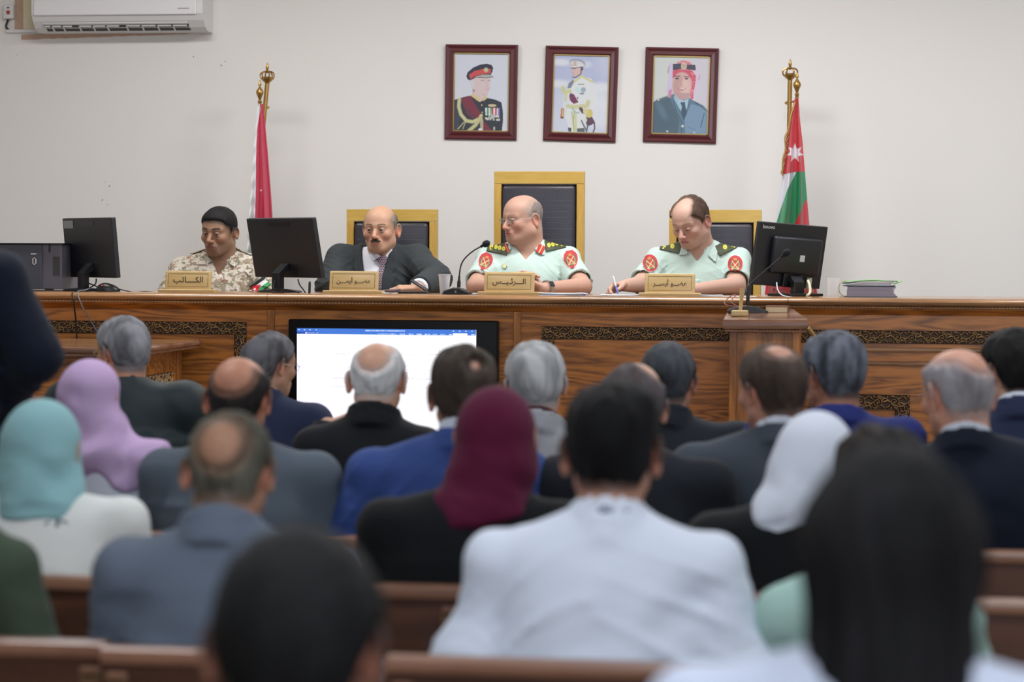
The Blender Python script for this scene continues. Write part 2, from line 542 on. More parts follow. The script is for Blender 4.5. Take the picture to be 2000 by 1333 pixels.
mb.add(vs, [(i, (i + 1) % k, k + (i + 1) % k, k + i) for i in range(k)] + [tuple(range(k))[::-1], tuple(range(k, 2 * k))])
tb_w(mb, 'edge_moulding', MT['stand_top'])
mb = MB().box(XL + .1, TY0 + .10, 0.0, TX - .11, 10.345, TZ - .034)
tb_w(mb, 'body', MT['bench'])
for ya, yb in ((10.25, 10.30), (TY0 + .09, TY0 + .13)): tb_w(MB().box(TX - .135, ya, 0, TX - .10, yb, TZ - .034, .002), 'corner_post', MT['bench_v'])
# carved frame on the side facing the audience aisle: built flat then turned to face +x
Y0c, Y1c, zc = TY0 + .22, 10.19, TZ - .135
V, F, K = [], [], []; n = 0
Wc = .062
for a, b, c, d, vt in ((Y0c, zc - Wc, Y1c, zc, False), (Y0c, zc - .5, Y1c, zc - .5 + Wc, False), (Y0c, zc - .5 + Wc, Y0c + Wc, zc - Wc, True), (Y1c - Wc, zc - .5 + Wc, Y1c, zc - Wc, True)):
    v, f, kk = carve_strip(a, b, c, d, 0, vt, Wc); V.append(v); F.append(f + n); K.append(kk); n += len(v)
V = np.concatenate(V); V2 = np.stack([TX - .109 - V[:, 1] - (TX - .8), V[:, 0] - 9.8, V[:, 2]], -1)
obj('carved_band', V2.tolist(), np.concatenate(F).tolist(), m_carve, tb, True, np.concatenate(K))['label'] = 'dark carved scrollwork band with gilded leaves'

# ------------------------------------------------------------------ witness lectern
q = [P(1421, 607, 10.22), P(1552, 606, 10.22), P(1580, 626, 9.78), P(1411, 626, 9.78)]
lc = empty('lectern', (q[3].x + .16, 9.95, 0), 0, 'narrow wooden lectern with a sloping polished top, standing in front of the bench', 'lectern')
LT = Matrix.Translation((-(q[3].x + .16), -9.95, 0))
mb = MB()
c = sum(q, Vector()) / 4
rings = []
for (sc_, dz) in ((.93, .005), (.975, .003), (1.0, -.008), (1.0, -.022), (.975, -.034), (.95, -.037)):
    rings.append([(c.x + (p.x - c.x) * sc_, c.y + (p.y - c.y) * sc_, p.z + dz) for p in q])
vs = [p for r_ in rings for p in r_]; fs = [(0, 1, 2, 3)[::-1], tuple(range(20, 24))]
for i in range(5):
    for j in range(4): fs.append((i * 4 + j, i * 4 + (j + 1) % 4, i * 4 + 4 + (j + 1) % 4, i * 4 + 4 + j))
mb.add(vs, fs); mb.build('top', MT['stand_top'], lc, xf=LT)
mb = MB(); rope_wave(mb, q[3].x + .01, q[2].x - .01, q[3].y + .012, q[3].z - .043, .006, .013); mb.build('rope_moulding', MT['stand_top'], lc, True, LT)
xl, xr2 = q[3].x + .028, q[2].x - .04
mb = MB()
zf, zb = q[3].z - .037, q[0].z - .037
bx = [(xl, 9.84), (xr2, 9.84), (xr2, 10.22), (xl, 10.22)]
mb.add([(x, y, 0) for x, y in bx] + [(x, y, zf if y < 10 else zb) for x, y in bx], [(0, 3, 2, 1), (4, 5, 6, 7), (0, 1, 5, 4), (1, 2, 6, 5), (2, 3, 7, 6), (3, 0, 4, 7)])
mb.build('body', MT['bench_v'], lc, xf=LT)
for x in (xl - .002, xr2 - .028): MB().box(x, 9.828, 0, x + .03, 9.85, zf, .003).build('corner_post', MT['bench_v'], lc, xf=LT)
p, q2 = P(1578, 640, 10.0), P(1603, 672, 10.2)
MB().tube([p, q2], .0075, 10).build('brace', MT['plate'], lc, True, LT)['label'] = 'pale diagonal brace'

# things on the lectern
zl = lambda y: q[3].z + (q[0].z - q[3].z) * (y - 9.78) / .44 + .0045


def gooseneck_mic(name, base_uv, Yb, pts, label, tip_r, zbase, bw=.085, flat=False):
    b = P(base_uv[0], base_uv[1], Yb)
    o = empty(name, (b.x, Yb, zbase), 0, label, 'microphone', None)
    mb = MB()
    # wedge-shaped base
    prof = [(-bw, .0), (bw, .0), (bw * .98, .008), (bw * .35, .026), (-bw * .25, .03), (-bw * .9, .017), (-bw, .008)]
    n = len(prof); vs = []; steps = [(-.055, .86), (-.045, .97), (0, 1.05), (.045, .97), (.055, .86)]
    for y, s in steps: vs += [(x * s, y, z * (s if z > .008 else 1)) for x, z in prof]
    fs = [tuple(range(n)), tuple(range(4 * n, 5 * n))[::-1]]
    for i in range(4):
        for j in range(n): fs.append((i * n + j, i * n + n + j, i * n + n + (j + 1) % n, i * n + (j + 1) % n))
    mb.add(vs, fs); mb.build('base', MT['black'], o, True)
    L = [P(u, v, y) - Vector((b.x, Yb, zbase)) for u, v, y in pts]
    MB().tube(spline([tuple(L[0]), tuple(L[0] + (L[1] - L[0]) * .5), tuple(L[1])], 3), [.008] * 4 + [.005] * 3, 12).build('stem_collar', MT['black'], o, True)
    MB().tube(spline([tuple(x) for x in L[1:]], 8), .0032, 10).build('gooseneck', MT['black_m'], o, True)
    d = (L[-1] - L[-2]).normalized(); rot = d.to_track_quat('Z', 'Y').to_matrix().to_4x4()
    MB().lathe([(.003, -.012), (.006, -.01), (.0065, 0), (tip_r * .7, .002), (tip_r, .010), (tip_r * 1.05, .018), (tip_r * .85, .028), (tip_r * .4, .034), (.001, .035)], tuple(L[-1]), 16, rot).build('windscreen', mat('foam windscreen', (24, 26, 32), .95, bump=(900, .5)), o, True)
    return o


gooseneck_mic('gooseneck_microphone', (1462, 600), 10.08, [(1460, 594, 10.08), (1462, 560, 10.08), (1470, 551, 10.08), (1496, 528, 10.08), (1530, 499, 10.08)],
              'black gooseneck microphone on the lectern, its neck bent to the right', .0145, zl(10.08))
b = P(1445, 612, 9.92)
o = empty('wooden_peg_stand', (b.x, 9.92, zl(9.92)), 0, 'pale wooden peg on a square base, on the lectern', 'wooden stand')
MB().box(-.034, -.03, 0, .034, .03, .024, .005).build('base', MT['plate'], o)
MB().tube([(.002, 0, .022), (.006, 0, .07), (.009, 0, .10), (.010, 0, .113)], [.0075, .008, .0105, .009], 8).build('peg', MT['plate'], o, True)
b = P(1517, 607, 10.08)
o = empty('book', (b.x + .003, 10.10, zl(10.10) - .002), 0, 'thick closed book with cream page edges, on the lectern beside the microphone', 'book')
MB().box(-.046, -.055, .004, .042, .055, .026).build('pages', mat('cream page edges', (214, 196, 160), .8, bump=(400, .3), stretch=(.1, .1, 6)), o)
MB().box(-.048, -.058, .0, .046, .058, .004, .001).box(-.048, -.058, .026, .046, .058, .030, .001).box(.042, -.058, .0, .047, .058, .030, .001).build('cover', mat('brown book cover', (120, 78, 58), .6), o)
c0 = P(1437, 600, 10.0)
MB().tube(spline([tuple(P(1441, 600, 10.05)), tuple(P(1415, 594, 10.15)), tuple(P(1428, 578, 10.2)), tuple(P(1437, 577, 10.2)), tuple(P(1428, 590, 10.15)), tuple(P(1447, 602, 10.1))], 6), .0022, 8).build('cord', mat('pink brown cord', (120, 70, 66), .6), None, True)
tag(bpy.data.objects['cord'], 'thin reddish cord looped at the back left edge of the lectern', 'cord')


# ------------------------------------------------------------------ high-backed chairs
m_leather, nt, bb = newmat('dark padded leather')
bb.inputs['Base Color'].default_value = (*lin((46, 44, 54)), 1); bb.inputs['Roughness'].default_value = .36
tc = node(nt, 'ShaderNodeTexCoord'); mp = node(nt, 'ShaderNodeMapping'); mp.inputs['Rotation'].default_value = (R(90), 0, 0); mp.inputs['Scale'].default_value = (1, 1, 1)
br = node(nt, 'ShaderNodeTexBrick'); br.inputs['Scale'].default_value = 1; br.inputs['Brick Width'].default_value = .060; br.inputs['Row Height'].default_value = .027; br.squash = 1.5; br.squash_frequency = 3; br.offset = .35
br.inputs['Mortar Size'].default_value = .0012; br.inputs['Mortar Smooth'].default_value = .8
br.inputs['Color1'].default_value = (1, 1, 1, 1); br.inputs['Color2'].default_value = (.35, .35, .35, 1); br.inputs['Mortar'].default_value = (0, 0, 0, 1)
nt.links.new(tc.outputs['Object'], mp.inputs[0]); nt.links.new(mp.outputs[0], br.inputs['Vector'])
bp = node(nt, 'ShaderNodeBump'); bp.inputs['Strength'].default_value = .45; bp.inputs['Distance'].default_value = .003
nt.links.new(br.outputs['Color'], bp.inputs['Height']); nt.links.new(bp.outputs[0], bb.inputs['Normal'])


def chair(u0, u1, vtop, vcush, label):
    Y = 11.52; a, b = P(u0, vtop, Y), P(u1, vtop, Y); x0, x1 = a.x, b.x; zt = (a.z + b.z) / 2
    zc = P((u0 + u1) / 2, vcush, Y).z; cx = (x0 + x1) / 2; W = x1 - x0; s = .036
    o = empty('high_backed_chair', (cx, Y, DZ), 0, label, 'chair', 'high-backed chairs behind the bench')
    h = zt - DZ; hc = zc - DZ; w2 = W / 2
    MB().box(-w2, 0, hc + .004, w2, .05, h, .002).build('top_rail', MT['beech_h'], o)
    for sx in (-1, 1):
        MB().box(min(sx * w2, sx * (w2 - s)), 0, 0, max(sx * w2, sx * (w2 - s)), .05, hc + .003, .002).build('stile', MT['beech'], o)
    MB().box(-w2 + s, .028, .32, w2 - s, .046, hc + .003).build('back_board', MT['darkline'], o)
    bm = MB(); bm.box(-w2 + s + .006, -.018, .50, w2 - s - .006, .03, hc - .004, .016); bm.build('cushion', m_leather, o, True)
    MB().box(-w2 + .01, -.44, .40, w2 - .01, .0, .47, .02).build('seat', m_leather, o, True)
    for sx in (-1, 1):
        xx = sx * (w2 - .03)
        MB().box(xx - .022, -.44, 0, xx + .022, -.40, .40, .003).build('leg', MT['beech'], o)
    return o


chair(677, 853, 409, 434, 'dark leather chair back in a yellow wood frame, behind the man in the suit')
chair(965, 1141, 335, 361, 'tallest dark leather chair back in a yellow wood frame, at the centre')
chair(1307, 1487, 410, 436, 'dark leather chair back in a yellow wood frame, behind the man who is writing')


# ------------------------------------------------------------------ framed portraits
def portrait(cx, cy, w_px, h_px, tilt, crop, canvas, label):
    """crop: frame outer x0,y0,x1,y1 and print x0,y0,x1,y1 in the drawing's own units"""
    Y = WY - .02; c = P(cx, cy, Y); sc_ = (P(cx + w_px / 2, cy, Y).x - P(cx - w_px / 2, cy, Y).x)
    W = sc_; H = W * h_px / w_px
    o = empty('framed_portrait', (c.x, WY - .002, c.z), 0, label, 'picture', 'framed portraits on the back wall')
    o.rotation_euler = (R(2), R(tilt), 0)
    t = W * .118
    prof = [(0, 0), (0, -.018), (.008, -.024), (t * .45, -.016), (t * .8, -.022), (t, -.014), (t, 0)]
    def fr(prof, m, name):
        vs = []; k = len(prof)
        for sx, sz in ((-1, -1), (1, -1), (1, 1), (-1, 1)):
            for d, y in prof: vs.append((sx * (W / 2 - d), y, sz * (H / 2 - d)))
        fs = []
        for i in range(4):
            for j in range(k - 1): fs.append((i * k + j, i * k + j + 1, ((i + 1) % 4) * k + j + 1, ((i + 1) % 4) * k + j))
        return obj(name, vs, fs, m, o)
    fr(prof, MT['frame'], 'frame')
    mb = MB(); w2, h2 = W / 2 - t - .001, H / 2 - t - .001
    for i in range(int(w2 * 2 / .006)):
        x = -w2 + (i + .5) * .006
        for z in (-h2, h2): mb.box(x - .0022, -.017, z - .003, x + .0022, -.011, z + .003)
    for i in range(int(h2 * 2 / .006)):
        z = -h2 + (i + .5) * .006
        for x in (-w2, w2): mb.box(x - .003, -.017, z - .0022, x + .003, -.011, z + .0022)
    mb.build('gilt_beading', MT['gold'], o)
    MB().box(-W / 2 + .01, -.004, -H / 2 + .01, W / 2 - .01, 0, H / 2 - .01).build('backing', MT['black_m'], o)
    x0, y0, x1, y1 = crop
    canvas.grid('print', lambda X, Y_: np.stack([(-w2 - .003) + (X - x0) / (x1 - x0) * (2 * w2 + .006), np.full_like(X, -.010), (h2 + .003) - (Y_ - y0) / (y1 - y0) * (2 * h2 + .006)], -1), m_print, o)
    return o


m_print = attr_mat('glazed print', .3, coat=.5)
SK = (208, 190, 192)
# first portrait: man in peaked cap, dark tunic
cv = Canvas(185, 175, 887, 1160, 176, 246, (203, 208, 222))
cv.ell(250, 1000, 260, 500, (205, 206, 214), .5, .8)
cv.poly([(186, 770), (300, 735), (400, 712), (470, 700), (600, 735), (720, 760), (790, 790), (810, 900), (815, 1010), (800, 1160), (186, 1160)], (58, 62, 72))
cv.poly([(186, 770), (300, 735), (380, 712), (300, 800), (250, 1160), (186, 1160)], (66, 74, 88))
cv.poly([(280, 745), (400, 715), (540, 945), (560, 1010), (690, 1160), (590, 1160), (540, 1020), (420, 990), (350, 930)], (122, 58, 72))
cv.line([(345, 880), (440, 960), (530, 1060)], 26, (76, 66, 92), .6)
cv.line([(262, 760), (255, 850), (285, 950), (350, 1025), (430, 1040), (520, 1000), (540, 960)], 44, (196, 194, 150))
cv.line([(330, 1040), (250, 1130)], 16, (170, 168, 130)); cv.line([(345, 1045), (310, 1130)], 10, (186, 184, 140))
cv.line([(530, 990), (470, 1080), (390, 1150)], 46, (190, 188, 142)); cv.line([(545, 1010), (550, 1150)], 40, (176, 172, 150))
cv.ell(530, 1140, 26, 22, (214, 216, 230))
cv.poly([(395, 560), (430, 660), (420, 700), (520, 790), (600, 740), (620, 700), (560, 600)], SK)
cv.poly([(425, 680), (520, 745), (525, 790), (500, 780), (405, 715)], (208, 190, 142)); cv.poly([(600, 700), (610, 745), (560, 780), (545, 760)], (206, 186, 140))
cv.poly([(392, 520), (420, 490), (640, 480), (655, 520), (640, 560), (652, 600), (632, 640), (622, 690), (560, 715), (500, 690), (440, 640), (400, 580)], SK)
cv.ell(420, 560, 30, 60, (200, 204, 214), .8, .4); cv.ell(440, 650, 12, 20, (120, 106, 120), .7)
cv.line([(530, 520), (575, 515)], 10, (140, 128, 140), .8); cv.line([(615, 520), (640, 520)], 9, (140, 128, 140), .8); cv.line([(600, 630), (635, 635)], 8, (176, 128, 140), .8)
cv.line([(600, 530), (612, 590), (600, 600)], 6, (190, 166, 174), .8); cv.ell(570, 700, 24, 12, (200, 180, 186))
cv.poly([(345, 470), (360, 420), (430, 360), (520, 320), (600, 310), (660, 325), (682, 360), (670, 410), (655, 445), (470, 470), (390, 520), (360, 505)], (52, 58, 74))
cv.poly([(380, 450), (450, 400), (560, 375), (650, 372), (655, 430), (560, 440), (460, 462), (395, 505)], (198, 82, 84))
cv.poly([(470, 468), (560, 445), (650, 445), (685, 470), (600, 482), (500, 485)], (170, 172, 168)); cv.line([(400, 512), (470, 480), (600, 486), (680, 474)], 7, (54, 50, 64))
cv.ell(592, 388, 30, 32, (178, 172, 140)); cv.ell(592, 388, 14, 16, (206, 190, 150))
cv.ell(676, 832, 54, 18, (196, 188, 150))
for i, k in enumerate([(216, 220, 222), (90, 160, 130), (214, 218, 216), (120, 186, 160), (190, 76, 92), (222, 222, 226), (190, 70, 90), (206, 206, 214), (110, 120, 190)]):
    cv.poly([(588 + i * 21, 860), (607 + i * 21, 860), (611 + i * 20, 960), (592 + i * 20, 950)], k)
rr = random.Random(5)
for i in range(16): cv.ell(600 + i * 11, 985 + rr.uniform(-26, 26), 14, 15, rr.choice([(206, 206, 200), (190, 194, 190), (208, 196, 150), (170, 176, 180)]))
cv.ell(545, 828, 9, 10, (206, 190, 130)); cv.ell(552, 920, 9, 10, (206, 190, 130)); cv.ell(705, 1120, 13, 26, (170, 172, 168))
portrait(939.5, 180, 141, 183, .9, (185, 175, 887, 1160), cv, 'framed portrait of a man in a dark tunic and peaked cap, leftmost of three')
# second: white uniform
cv = Canvas(205, 178, 905, 1170, 176, 246, (176, 184, 214))
for cx_, cy_, rx, ry, a in ((280, 280, 150, 42, .9), (260, 550, 180, 50, .9), (820, 580, 140, 60, .9), (600, 700, 420, 130, .5), (800, 900, 260, 260, .9), (250, 1050, 260, 250, .6), (620, 300, 60, 40, .6), (900, 250, 160, 200, .3)):
    cv.ell(cx_, cy_, rx, ry, (216, 220, 228), a, .9)
WH = (214, 218, 222)
cv.poly([(400, 560), (450, 500), (560, 450), (680, 480), (735, 560), (760, 680), (750, 800), (690, 880), (640, 960), (620, 1100), (610, 1150), (420, 1150), (390, 1000), (340, 940), (330, 860), (340, 700)], WH)
cv.poly([(340, 700), (400, 640), (420, 800), (370, 960), (320, 950), (330, 860)], (206, 212, 220))
cv.line([(330, 600), (350, 660), (420, 640)], 46, (196, 200, 150)); cv.line([(375, 660), (365, 760)], 30, (198, 202, 160))
cv.poly([(385, 610), (400, 540), (460, 490), (470, 520), (430, 600)], (128, 132, 150))
cv.poly([(425, 665), (470, 680), (530, 780), (470, 800), (425, 760), (410, 700)], (118, 62, 92))
cv.line([(470, 520), (560, 450), (640, 490), (700, 520)], 24, (200, 200, 150)); cv.line([(520, 550), (590, 552)], 12, (150, 158, 150))
cv.ell(520, 620, 36, 34, (190, 218, 220)); cv.ell(585, 620, 30, 34, (160, 168, 186)); cv.ell(568, 668, 28, 12, (130, 138, 160)); cv.ell(517, 725, 10, 14, (120, 112, 150))
cv.line([(400, 830), (480, 840), (640, 820), (650, 770)], 50, (198, 198, 158)); cv.line([(560, 860), (590, 900)], 40, (92, 74, 84)); cv.line([(450, 850), (500, 910), (540, 910)], 16, (160, 178, 176))
cv.line([(450, 900), (490, 1140)], 22, (188, 196, 140)); cv.line([(500, 930), (510, 1140)], 22, (200, 204, 150)); cv.line([(478, 900), (482, 1140)], 6, (130, 142, 120))
cv.poly([(630, 960), (700, 950), (745, 1030), (700, 1060), (650, 1080), (620, 1010)], (96, 74, 92)); cv.line([(735, 1030), (742, 1100), (725, 1150)], 16, (96, 80, 96)); cv.line([(655, 1060), (640, 1160)], 14, (80, 74, 84))
cv.line([(575, 1010), (640, 1140)], 18, (110, 114, 120)); cv.ell(630, 1000, 14, 26, (206, 212, 190)); cv.ell(665, 915, 46, 56, (204, 190, 120)); cv.ell(620, 890, 30, 40, (206, 200, 160))
cv.poly([(410, 1100), (450, 1105), (450, 1150), (415, 1150)], (78, 86, 90)); cv.poly([(525, 1110), (610, 1100), (620, 1150), (525, 1150)], (92, 100, 110))
cv.poly([(318, 855), (355, 860), (350, 988), (310, 985)], (176, 122, 90)); cv.poly([(312, 965), (350, 968), (350, 990), (310, 988)], (120, 80, 60)); cv.line([(340, 870), (336, 960)], 12, (212, 190, 130))
cv.poly([(430, 350), (560, 340), (575, 400), (520, 440), (480, 470), (450, 450), (432, 400)], (206, 178, 176))
cv.line([(550, 350), (548, 420), (480, 468), (445, 460)], 10, (70, 60, 78)); cv.poly([(540, 340), (575, 330), (575, 370), (550, 380)], (92, 82, 96)); cv.line([(440, 360), (480, 352)], 9, (100, 84, 96)); cv.line([(440, 400), (455, 408)], 6, (150, 110, 120)); cv.line([(446, 428), (470, 430)], 6, (160, 110, 120))
cv.ell(500, 285, 100, 50, (150, 154, 170), 1, .2, .15); cv.ell(498, 295, 88, 38, (204, 206, 212), 1, .2, .15); cv.ell(470, 285, 20, 26, (196, 176, 160)); cv.line([(415, 335), (480, 330), (570, 312)], 22, (212, 214, 218)); cv.line([(412, 346), (480, 344), (560, 330)], 7, (70, 60, 78)); cv.line([(420, 318), (500, 312)], 7, (190, 150, 110))
portrait(1134, 183.5, 142, 184, 1.75, (205, 178, 905, 1170), cv, 'framed portrait of a man in a white uniform with a sword, middle of three')
# third: head scarf, blue jacket
cv = Canvas(205, 165, 925, 1180, 180, 254, (196, 202, 200))
cv.ell(900, 700, 330, 700, (198, 192, 208), .8, 1.0)
cv.poly([(200, 780), (290, 720), (400, 690), (480, 650), (560, 740), (660, 700), (740, 740), (860, 800), (910, 860), (925, 1180), (200, 1180)], (92, 120, 140))
cv.poly([(200, 780), (290, 720), (420, 690), (560, 1010), (540, 1180), (200, 1180)], (78, 98, 114))
cv.ell(330, 880, 40, 120, (112, 140, 162), .4, .9, -.5); cv.poly([(620, 980), (700, 780), (860, 820), (910, 900), (915, 1160), (640, 1160)], (116, 144, 170))
cv.line([(470, 740), (520, 900), (590, 1020), (590, 1170)], 9, (62, 80, 96)); cv.line([(680, 760), (610, 1000)], 7, (76, 96, 116)); cv.line([(870, 900), (830, 1080)], 10, (70, 86, 106))
cv.poly([(485, 650), (560, 740), (600, 900), (560, 860), (480, 720)], (150, 182, 202)); cv.poly([(480, 640), (600, 740), (670, 700), (650, 830), (600, 960), (560, 820)], (158, 188, 208))
cv.poly([(560, 765), (620, 755), (625, 800), (650, 900), (612, 1000), (575, 900), (582, 810)], (66, 84, 104))
cv.line([(260, 740), (390, 690)], 16, (120, 134, 128)); cv.line([(750, 760), (880, 850)], 9, (54, 68, 84)); cv.ell(284, 738, 12, 10, (206, 206, 190)); cv.ell(738, 730, 12, 10, (214, 210, 196))
cv.ell(600, 1070, 16, 18, (206, 204, 196)); cv.ell(408, 1142, 14, 12, (200, 196, 186)); cv.ell(752, 1152, 12, 10, (196, 196, 190)); cv.line([(660, 1080), (760, 1110)], 5, (80, 104, 130))
cv.poly([(400, 270), (440, 250), (470, 420), (440, 560), (470, 650), (400, 700), (380, 620), (400, 480)], (196, 186, 214)); cv.poly([(720, 260), (780, 330), (800, 440), (770, 600), (740, 660), (700, 540), (740, 400)], (206, 190, 210))
cv.line([(405, 300), (390, 390)], 8, (150, 90, 120)); cv.line([(790, 400), (795, 450), (770, 470)], 7, (190, 100, 130)); cv.line([(430, 620), (420, 690)], 40, (196, 130, 160)); 
cv.ell(590, 300, 110, 78, (200, 120, 132)); cv.poly([(450, 360), (500, 340), (700, 350), (750, 420), (740, 560), (700, 700), (690, 560), (690, 460), (600, 400), (500, 400), (455, 470)], (196, 82, 104))
cv.line([(700, 600), (705, 700)], 40, (204, 96, 120)); 
cv.ell(575, 540, 122, 170, (200, 164, 160), 1, .12); cv.ell(520, 560, 60, 130, (178, 140, 140), .6, .8); cv.ell(620, 560, 60, 120, (218, 190, 184), .7, .9)
cv.poly([(480, 640), (690, 640), (670, 710), (600, 745), (540, 720)], (176, 146, 146), .8)
cv.line([(475, 425), (545, 425)], 12, (90, 70, 84)); cv.line([(600, 430), (660, 428)], 11, (100, 78, 90)); cv.ell(510, 455, 26, 12, (96, 78, 92)); cv.ell(630, 455, 24, 11, (104, 86, 98)); cv.ell(510, 453, 8, 8, (50, 40, 54)); cv.ell(630, 453, 8, 8, (50, 40, 54))
cv.line([(572, 440), (560, 540), (590, 550)], 9, (176, 136, 138)); cv.line([(530, 585), (580, 600), (625, 580)], 9, (160, 90, 100)); cv.line([(545, 590), (610, 588)], 7, (230, 220, 222)); cv.line([(545, 606), (605, 604)], 7, (190, 120, 126))
cv.poly([(450, 270), (560, 262), (560, 330), (452, 352)], (64, 62, 82)); cv.poly([(620, 275), (735, 275), (745, 345), (625, 335)], (64, 62, 82)); cv.line([(452, 308), (740, 306)], 6, (96, 90, 110), .7)
cv.ell(592, 292, 38, 48, (196, 178, 160)); cv.ell(592, 292, 20, 26, (178, 158, 140))
rr = random.Random(9)
for i in range(70):
    a = rr.uniform(0, 1); x, y = (rr.uniform(500, 690), rr.uniform(228, 262)) if a < .4 else (rr.uniform(690, 740), rr.uniform(360, 690)); cv.ell(x, y, 5, 5, (222, 170, 180))
portrait(1329.5, 186, 143, 185, 1.6, (205, 165, 925, 1180), cv, 'framed portrait of a young man in red head scarf, rightmost of three')

# ------------------------------------------------------------------ air conditioner, isolator switch
AY = WY - .22
a0, a1 = P(66, 40, AY + .05), P(399, 40, AY + .05)
ac = empty('air_conditioner', ((a0.x + a1.x) / 2, WY, P(230, 62, AY + .1).z), 0, 'white split air conditioner with an open dark louvre, high on the wall at top left', 'air conditioner')
ac.rotation_euler = (0, R(.0), 0)
W = a1.x - a0.x; w2 = W / 2
zr = lambda v: P(230, v, AY).z - ac.location.z
prof = [(0, .0), (-.10, 0), (-.15, .018), (-.185, .05), (-.205, .085), (-.205, .30), (-.19, .315), (0, .315)]
mb = MB().sweepx(prof, -w2, w2); mb.build('housing', MT['white'], ac)
MB().box(-w2 + .012, -.212, .078, w2 - .03, -.204, .30, .006).build('front_panel', mat('glossy white panel', (224, 224, 228), .25), ac)
# louvre slot follows the sloping underside
sl = Matrix.Translation((0, -.146, .021)) @ Matrix.Rotation(R(-30), 4, 'X')
MB().box(-w2 + .055, -.028, -.004, w2 - .085, .028, .006, xf=sl).build('air_outlet', MT['black'], ac)
mb = MB(); L = W - .14; x = -w2 + .055
segs = [.05, .07, .07, .035, .09, .09, .09, .035, .10, .10, .10, .10]; tot = sum(segs); mbd = MB()
for i, s in enumerate(segs):
    ww = s / tot * L
    if s > .04:
        mb.box(x, -.024, -.011, x + .006, .02, -.005, xf=sl); mb.box(x, -.024, -.011, x + ww - .008, -.019, -.005, xf=sl)
    x += ww
mb.build('vane', MT['white'], ac)
MB().box(-w2 + .055, -.046, -.006, w2 - .085, -.03, .0, .002, xf=sl).build('louvre_flap', MT['white'], ac)
MB().lathe([(.001, -.002), (.016, -.001), (.018, .004)], (.0, -.211, .235), 12, Matrix.Rotation(R(90), 4, 'X')).build('badge', MT['steel'], ac)
MB().box(w2 - .13, -.2125, .105, w2 - .07, -.211, .111).build('logo_strip', mat('pale grey print', (150, 150, 156), .5), ac)
p = P(20, 24, WY)
sw = empty('isolator_switch', (p.x, WY, p.z), 0, 'white wall switch box with a small red rocker beside the air conditioner', 'switch')
MB().box(-.028, -.032, -.036, .028, 0, .038, .004).build('box', MT['white'], sw)
MB().box(-.009, -.037, -.013, .009, -.03, .006, .002).build('rocker', mat('red rocker', (170, 60, 44), .4), sw)
MB().box(-.006, -.034, .018, .006, -.03, .024, .001).build('indicator', MT['black'], sw)
a, b, c_ = P(16, 38, WY - .01), P(12, 52, WY - .01), P(18, 60, WY - .01)
MB().tube(spline([tuple(a), tuple(b), tuple(c_)], 6), .006, 8).build('cable', MT['rubber'], None, True)
tag(bpy.data.objects['cable'], 'short black cable below the wall switch box', 'cable')
b0, b1 = P(12, 61, WY - .01), P(86, 62, WY - .01)
tag(MB().box(b0.x, WY - .018, b0.z - .008, b1.x, WY, b0.z + .008, .002).build('cable_conduit', MT['white']), 'white plastic cable conduit running from the wall switch to the air conditioner', 'conduit')


# ------------------------------------------------------------------ television in front of the bench
TYF = BY - .075
t0, t1 = P(563, 624, TYF), P(972, 624, TYF)
tv = empty('television', ((t0.x + t1.x) / 2, TYF, .40), 0, 'large black-framed television showing a white document, in front of the bench', 'television')
W = t1.x - t0.x; TVT = t0.z - .40; w2 = W / 2
zb_ = P(760, 860, TYF).z - .40
MB().box(-w2, 0, zb_, w2, .06, TVT, .006).build('bezel', mat('glossy black bezel', (7, 8, 12), .4, spec=.15), tv, True)
MB().box(-.12, .01, .0, .12, .055, zb_ + .02, .004).build('stand_neck', MT['black'], tv)
MB().box(-.30, -.08, 0, .30, .075, .015, .004).build('stand_base', MT['black'], tv)
cv = Canvas(580, 643, 930, 842, 420, 240, (250, 250, 255))
cv.ell(600, 760, 60, 200, (232, 230, 250), .8, 1.0)
cv.poly([(580, 643), (930, 643), (930, 654.5), (580, 654.5)], (62, 112, 200)); cv.poly([(580, 649.5), (620, 649.5), (620, 654.5), (580, 654.5)], (40, 78, 168))
cv.poly([(885, 650), (913, 650), (913, 655), (885, 655)], (246, 248, 255))
rr = random.Random(2)


def dashes(x0, x1, y, col, wd, gap=1.6):
    x = x0
    while x < x1:
        l = rr.uniform(1.5, 5); cv.line([(x, y), (min(x + l, x1), y)], wd, col, rr.uniform(.5, 1)); x += l + rr.uniform(.6, gap)


dashes(715, 791, 646.5, (214, 226, 250), 1.7, .8); dashes(600, 621, 652, (200, 214, 245), 1.3)
for x in (782, 800, 815, 831, 846, 861, 878, 921): dashes(x, x + 9, 652.5, (214, 226, 250), 1.6)
dashes(739, 775, 652.5, (190, 206, 240), 1.4, .8)
for x in (584, 595, 606, 618, 886, 898, 910, 922): cv.ell(x, 646, 1.3, 1.0, (226, 234, 252))
cv.line([(598, 652), (598, 652.1)], 3, (226, 234, 252))
for (x0, x1, y, a) in [(607, 622, 660, 0), (640, 680, 660, 0), (604, 646, 675, 0), (650, 684, 692, 1), (784, 858, 692, 1), (680, 683, 720, 1), (790, 856, 722, 1), (652, 682, 740, 1), (798, 852, 740, 1), (650, 682, 756, 1), (797, 838, 757, 1), (795, 836, 769, 0), (622, 670, 793, 0), (700, 880, 706, 0), (650, 880, 776, 0)]:
    dashes(x0, x1, y, (158, 158, 172) if a else (218, 216, 230), .9 if a else .7, 2.4)
cv.line([(858, 680), (858, 712)], .8, (190, 190, 205))
cx0 = P(580, 700, TYF).x - (t0.x + t1.x) / 2; cx1 = P(930, 700, TYF).x - (t0.x + t1.x) / 2
cz1 = P(755, 643, TYF).z - .40; cz0 = P(755, 842, TYF).z - .40
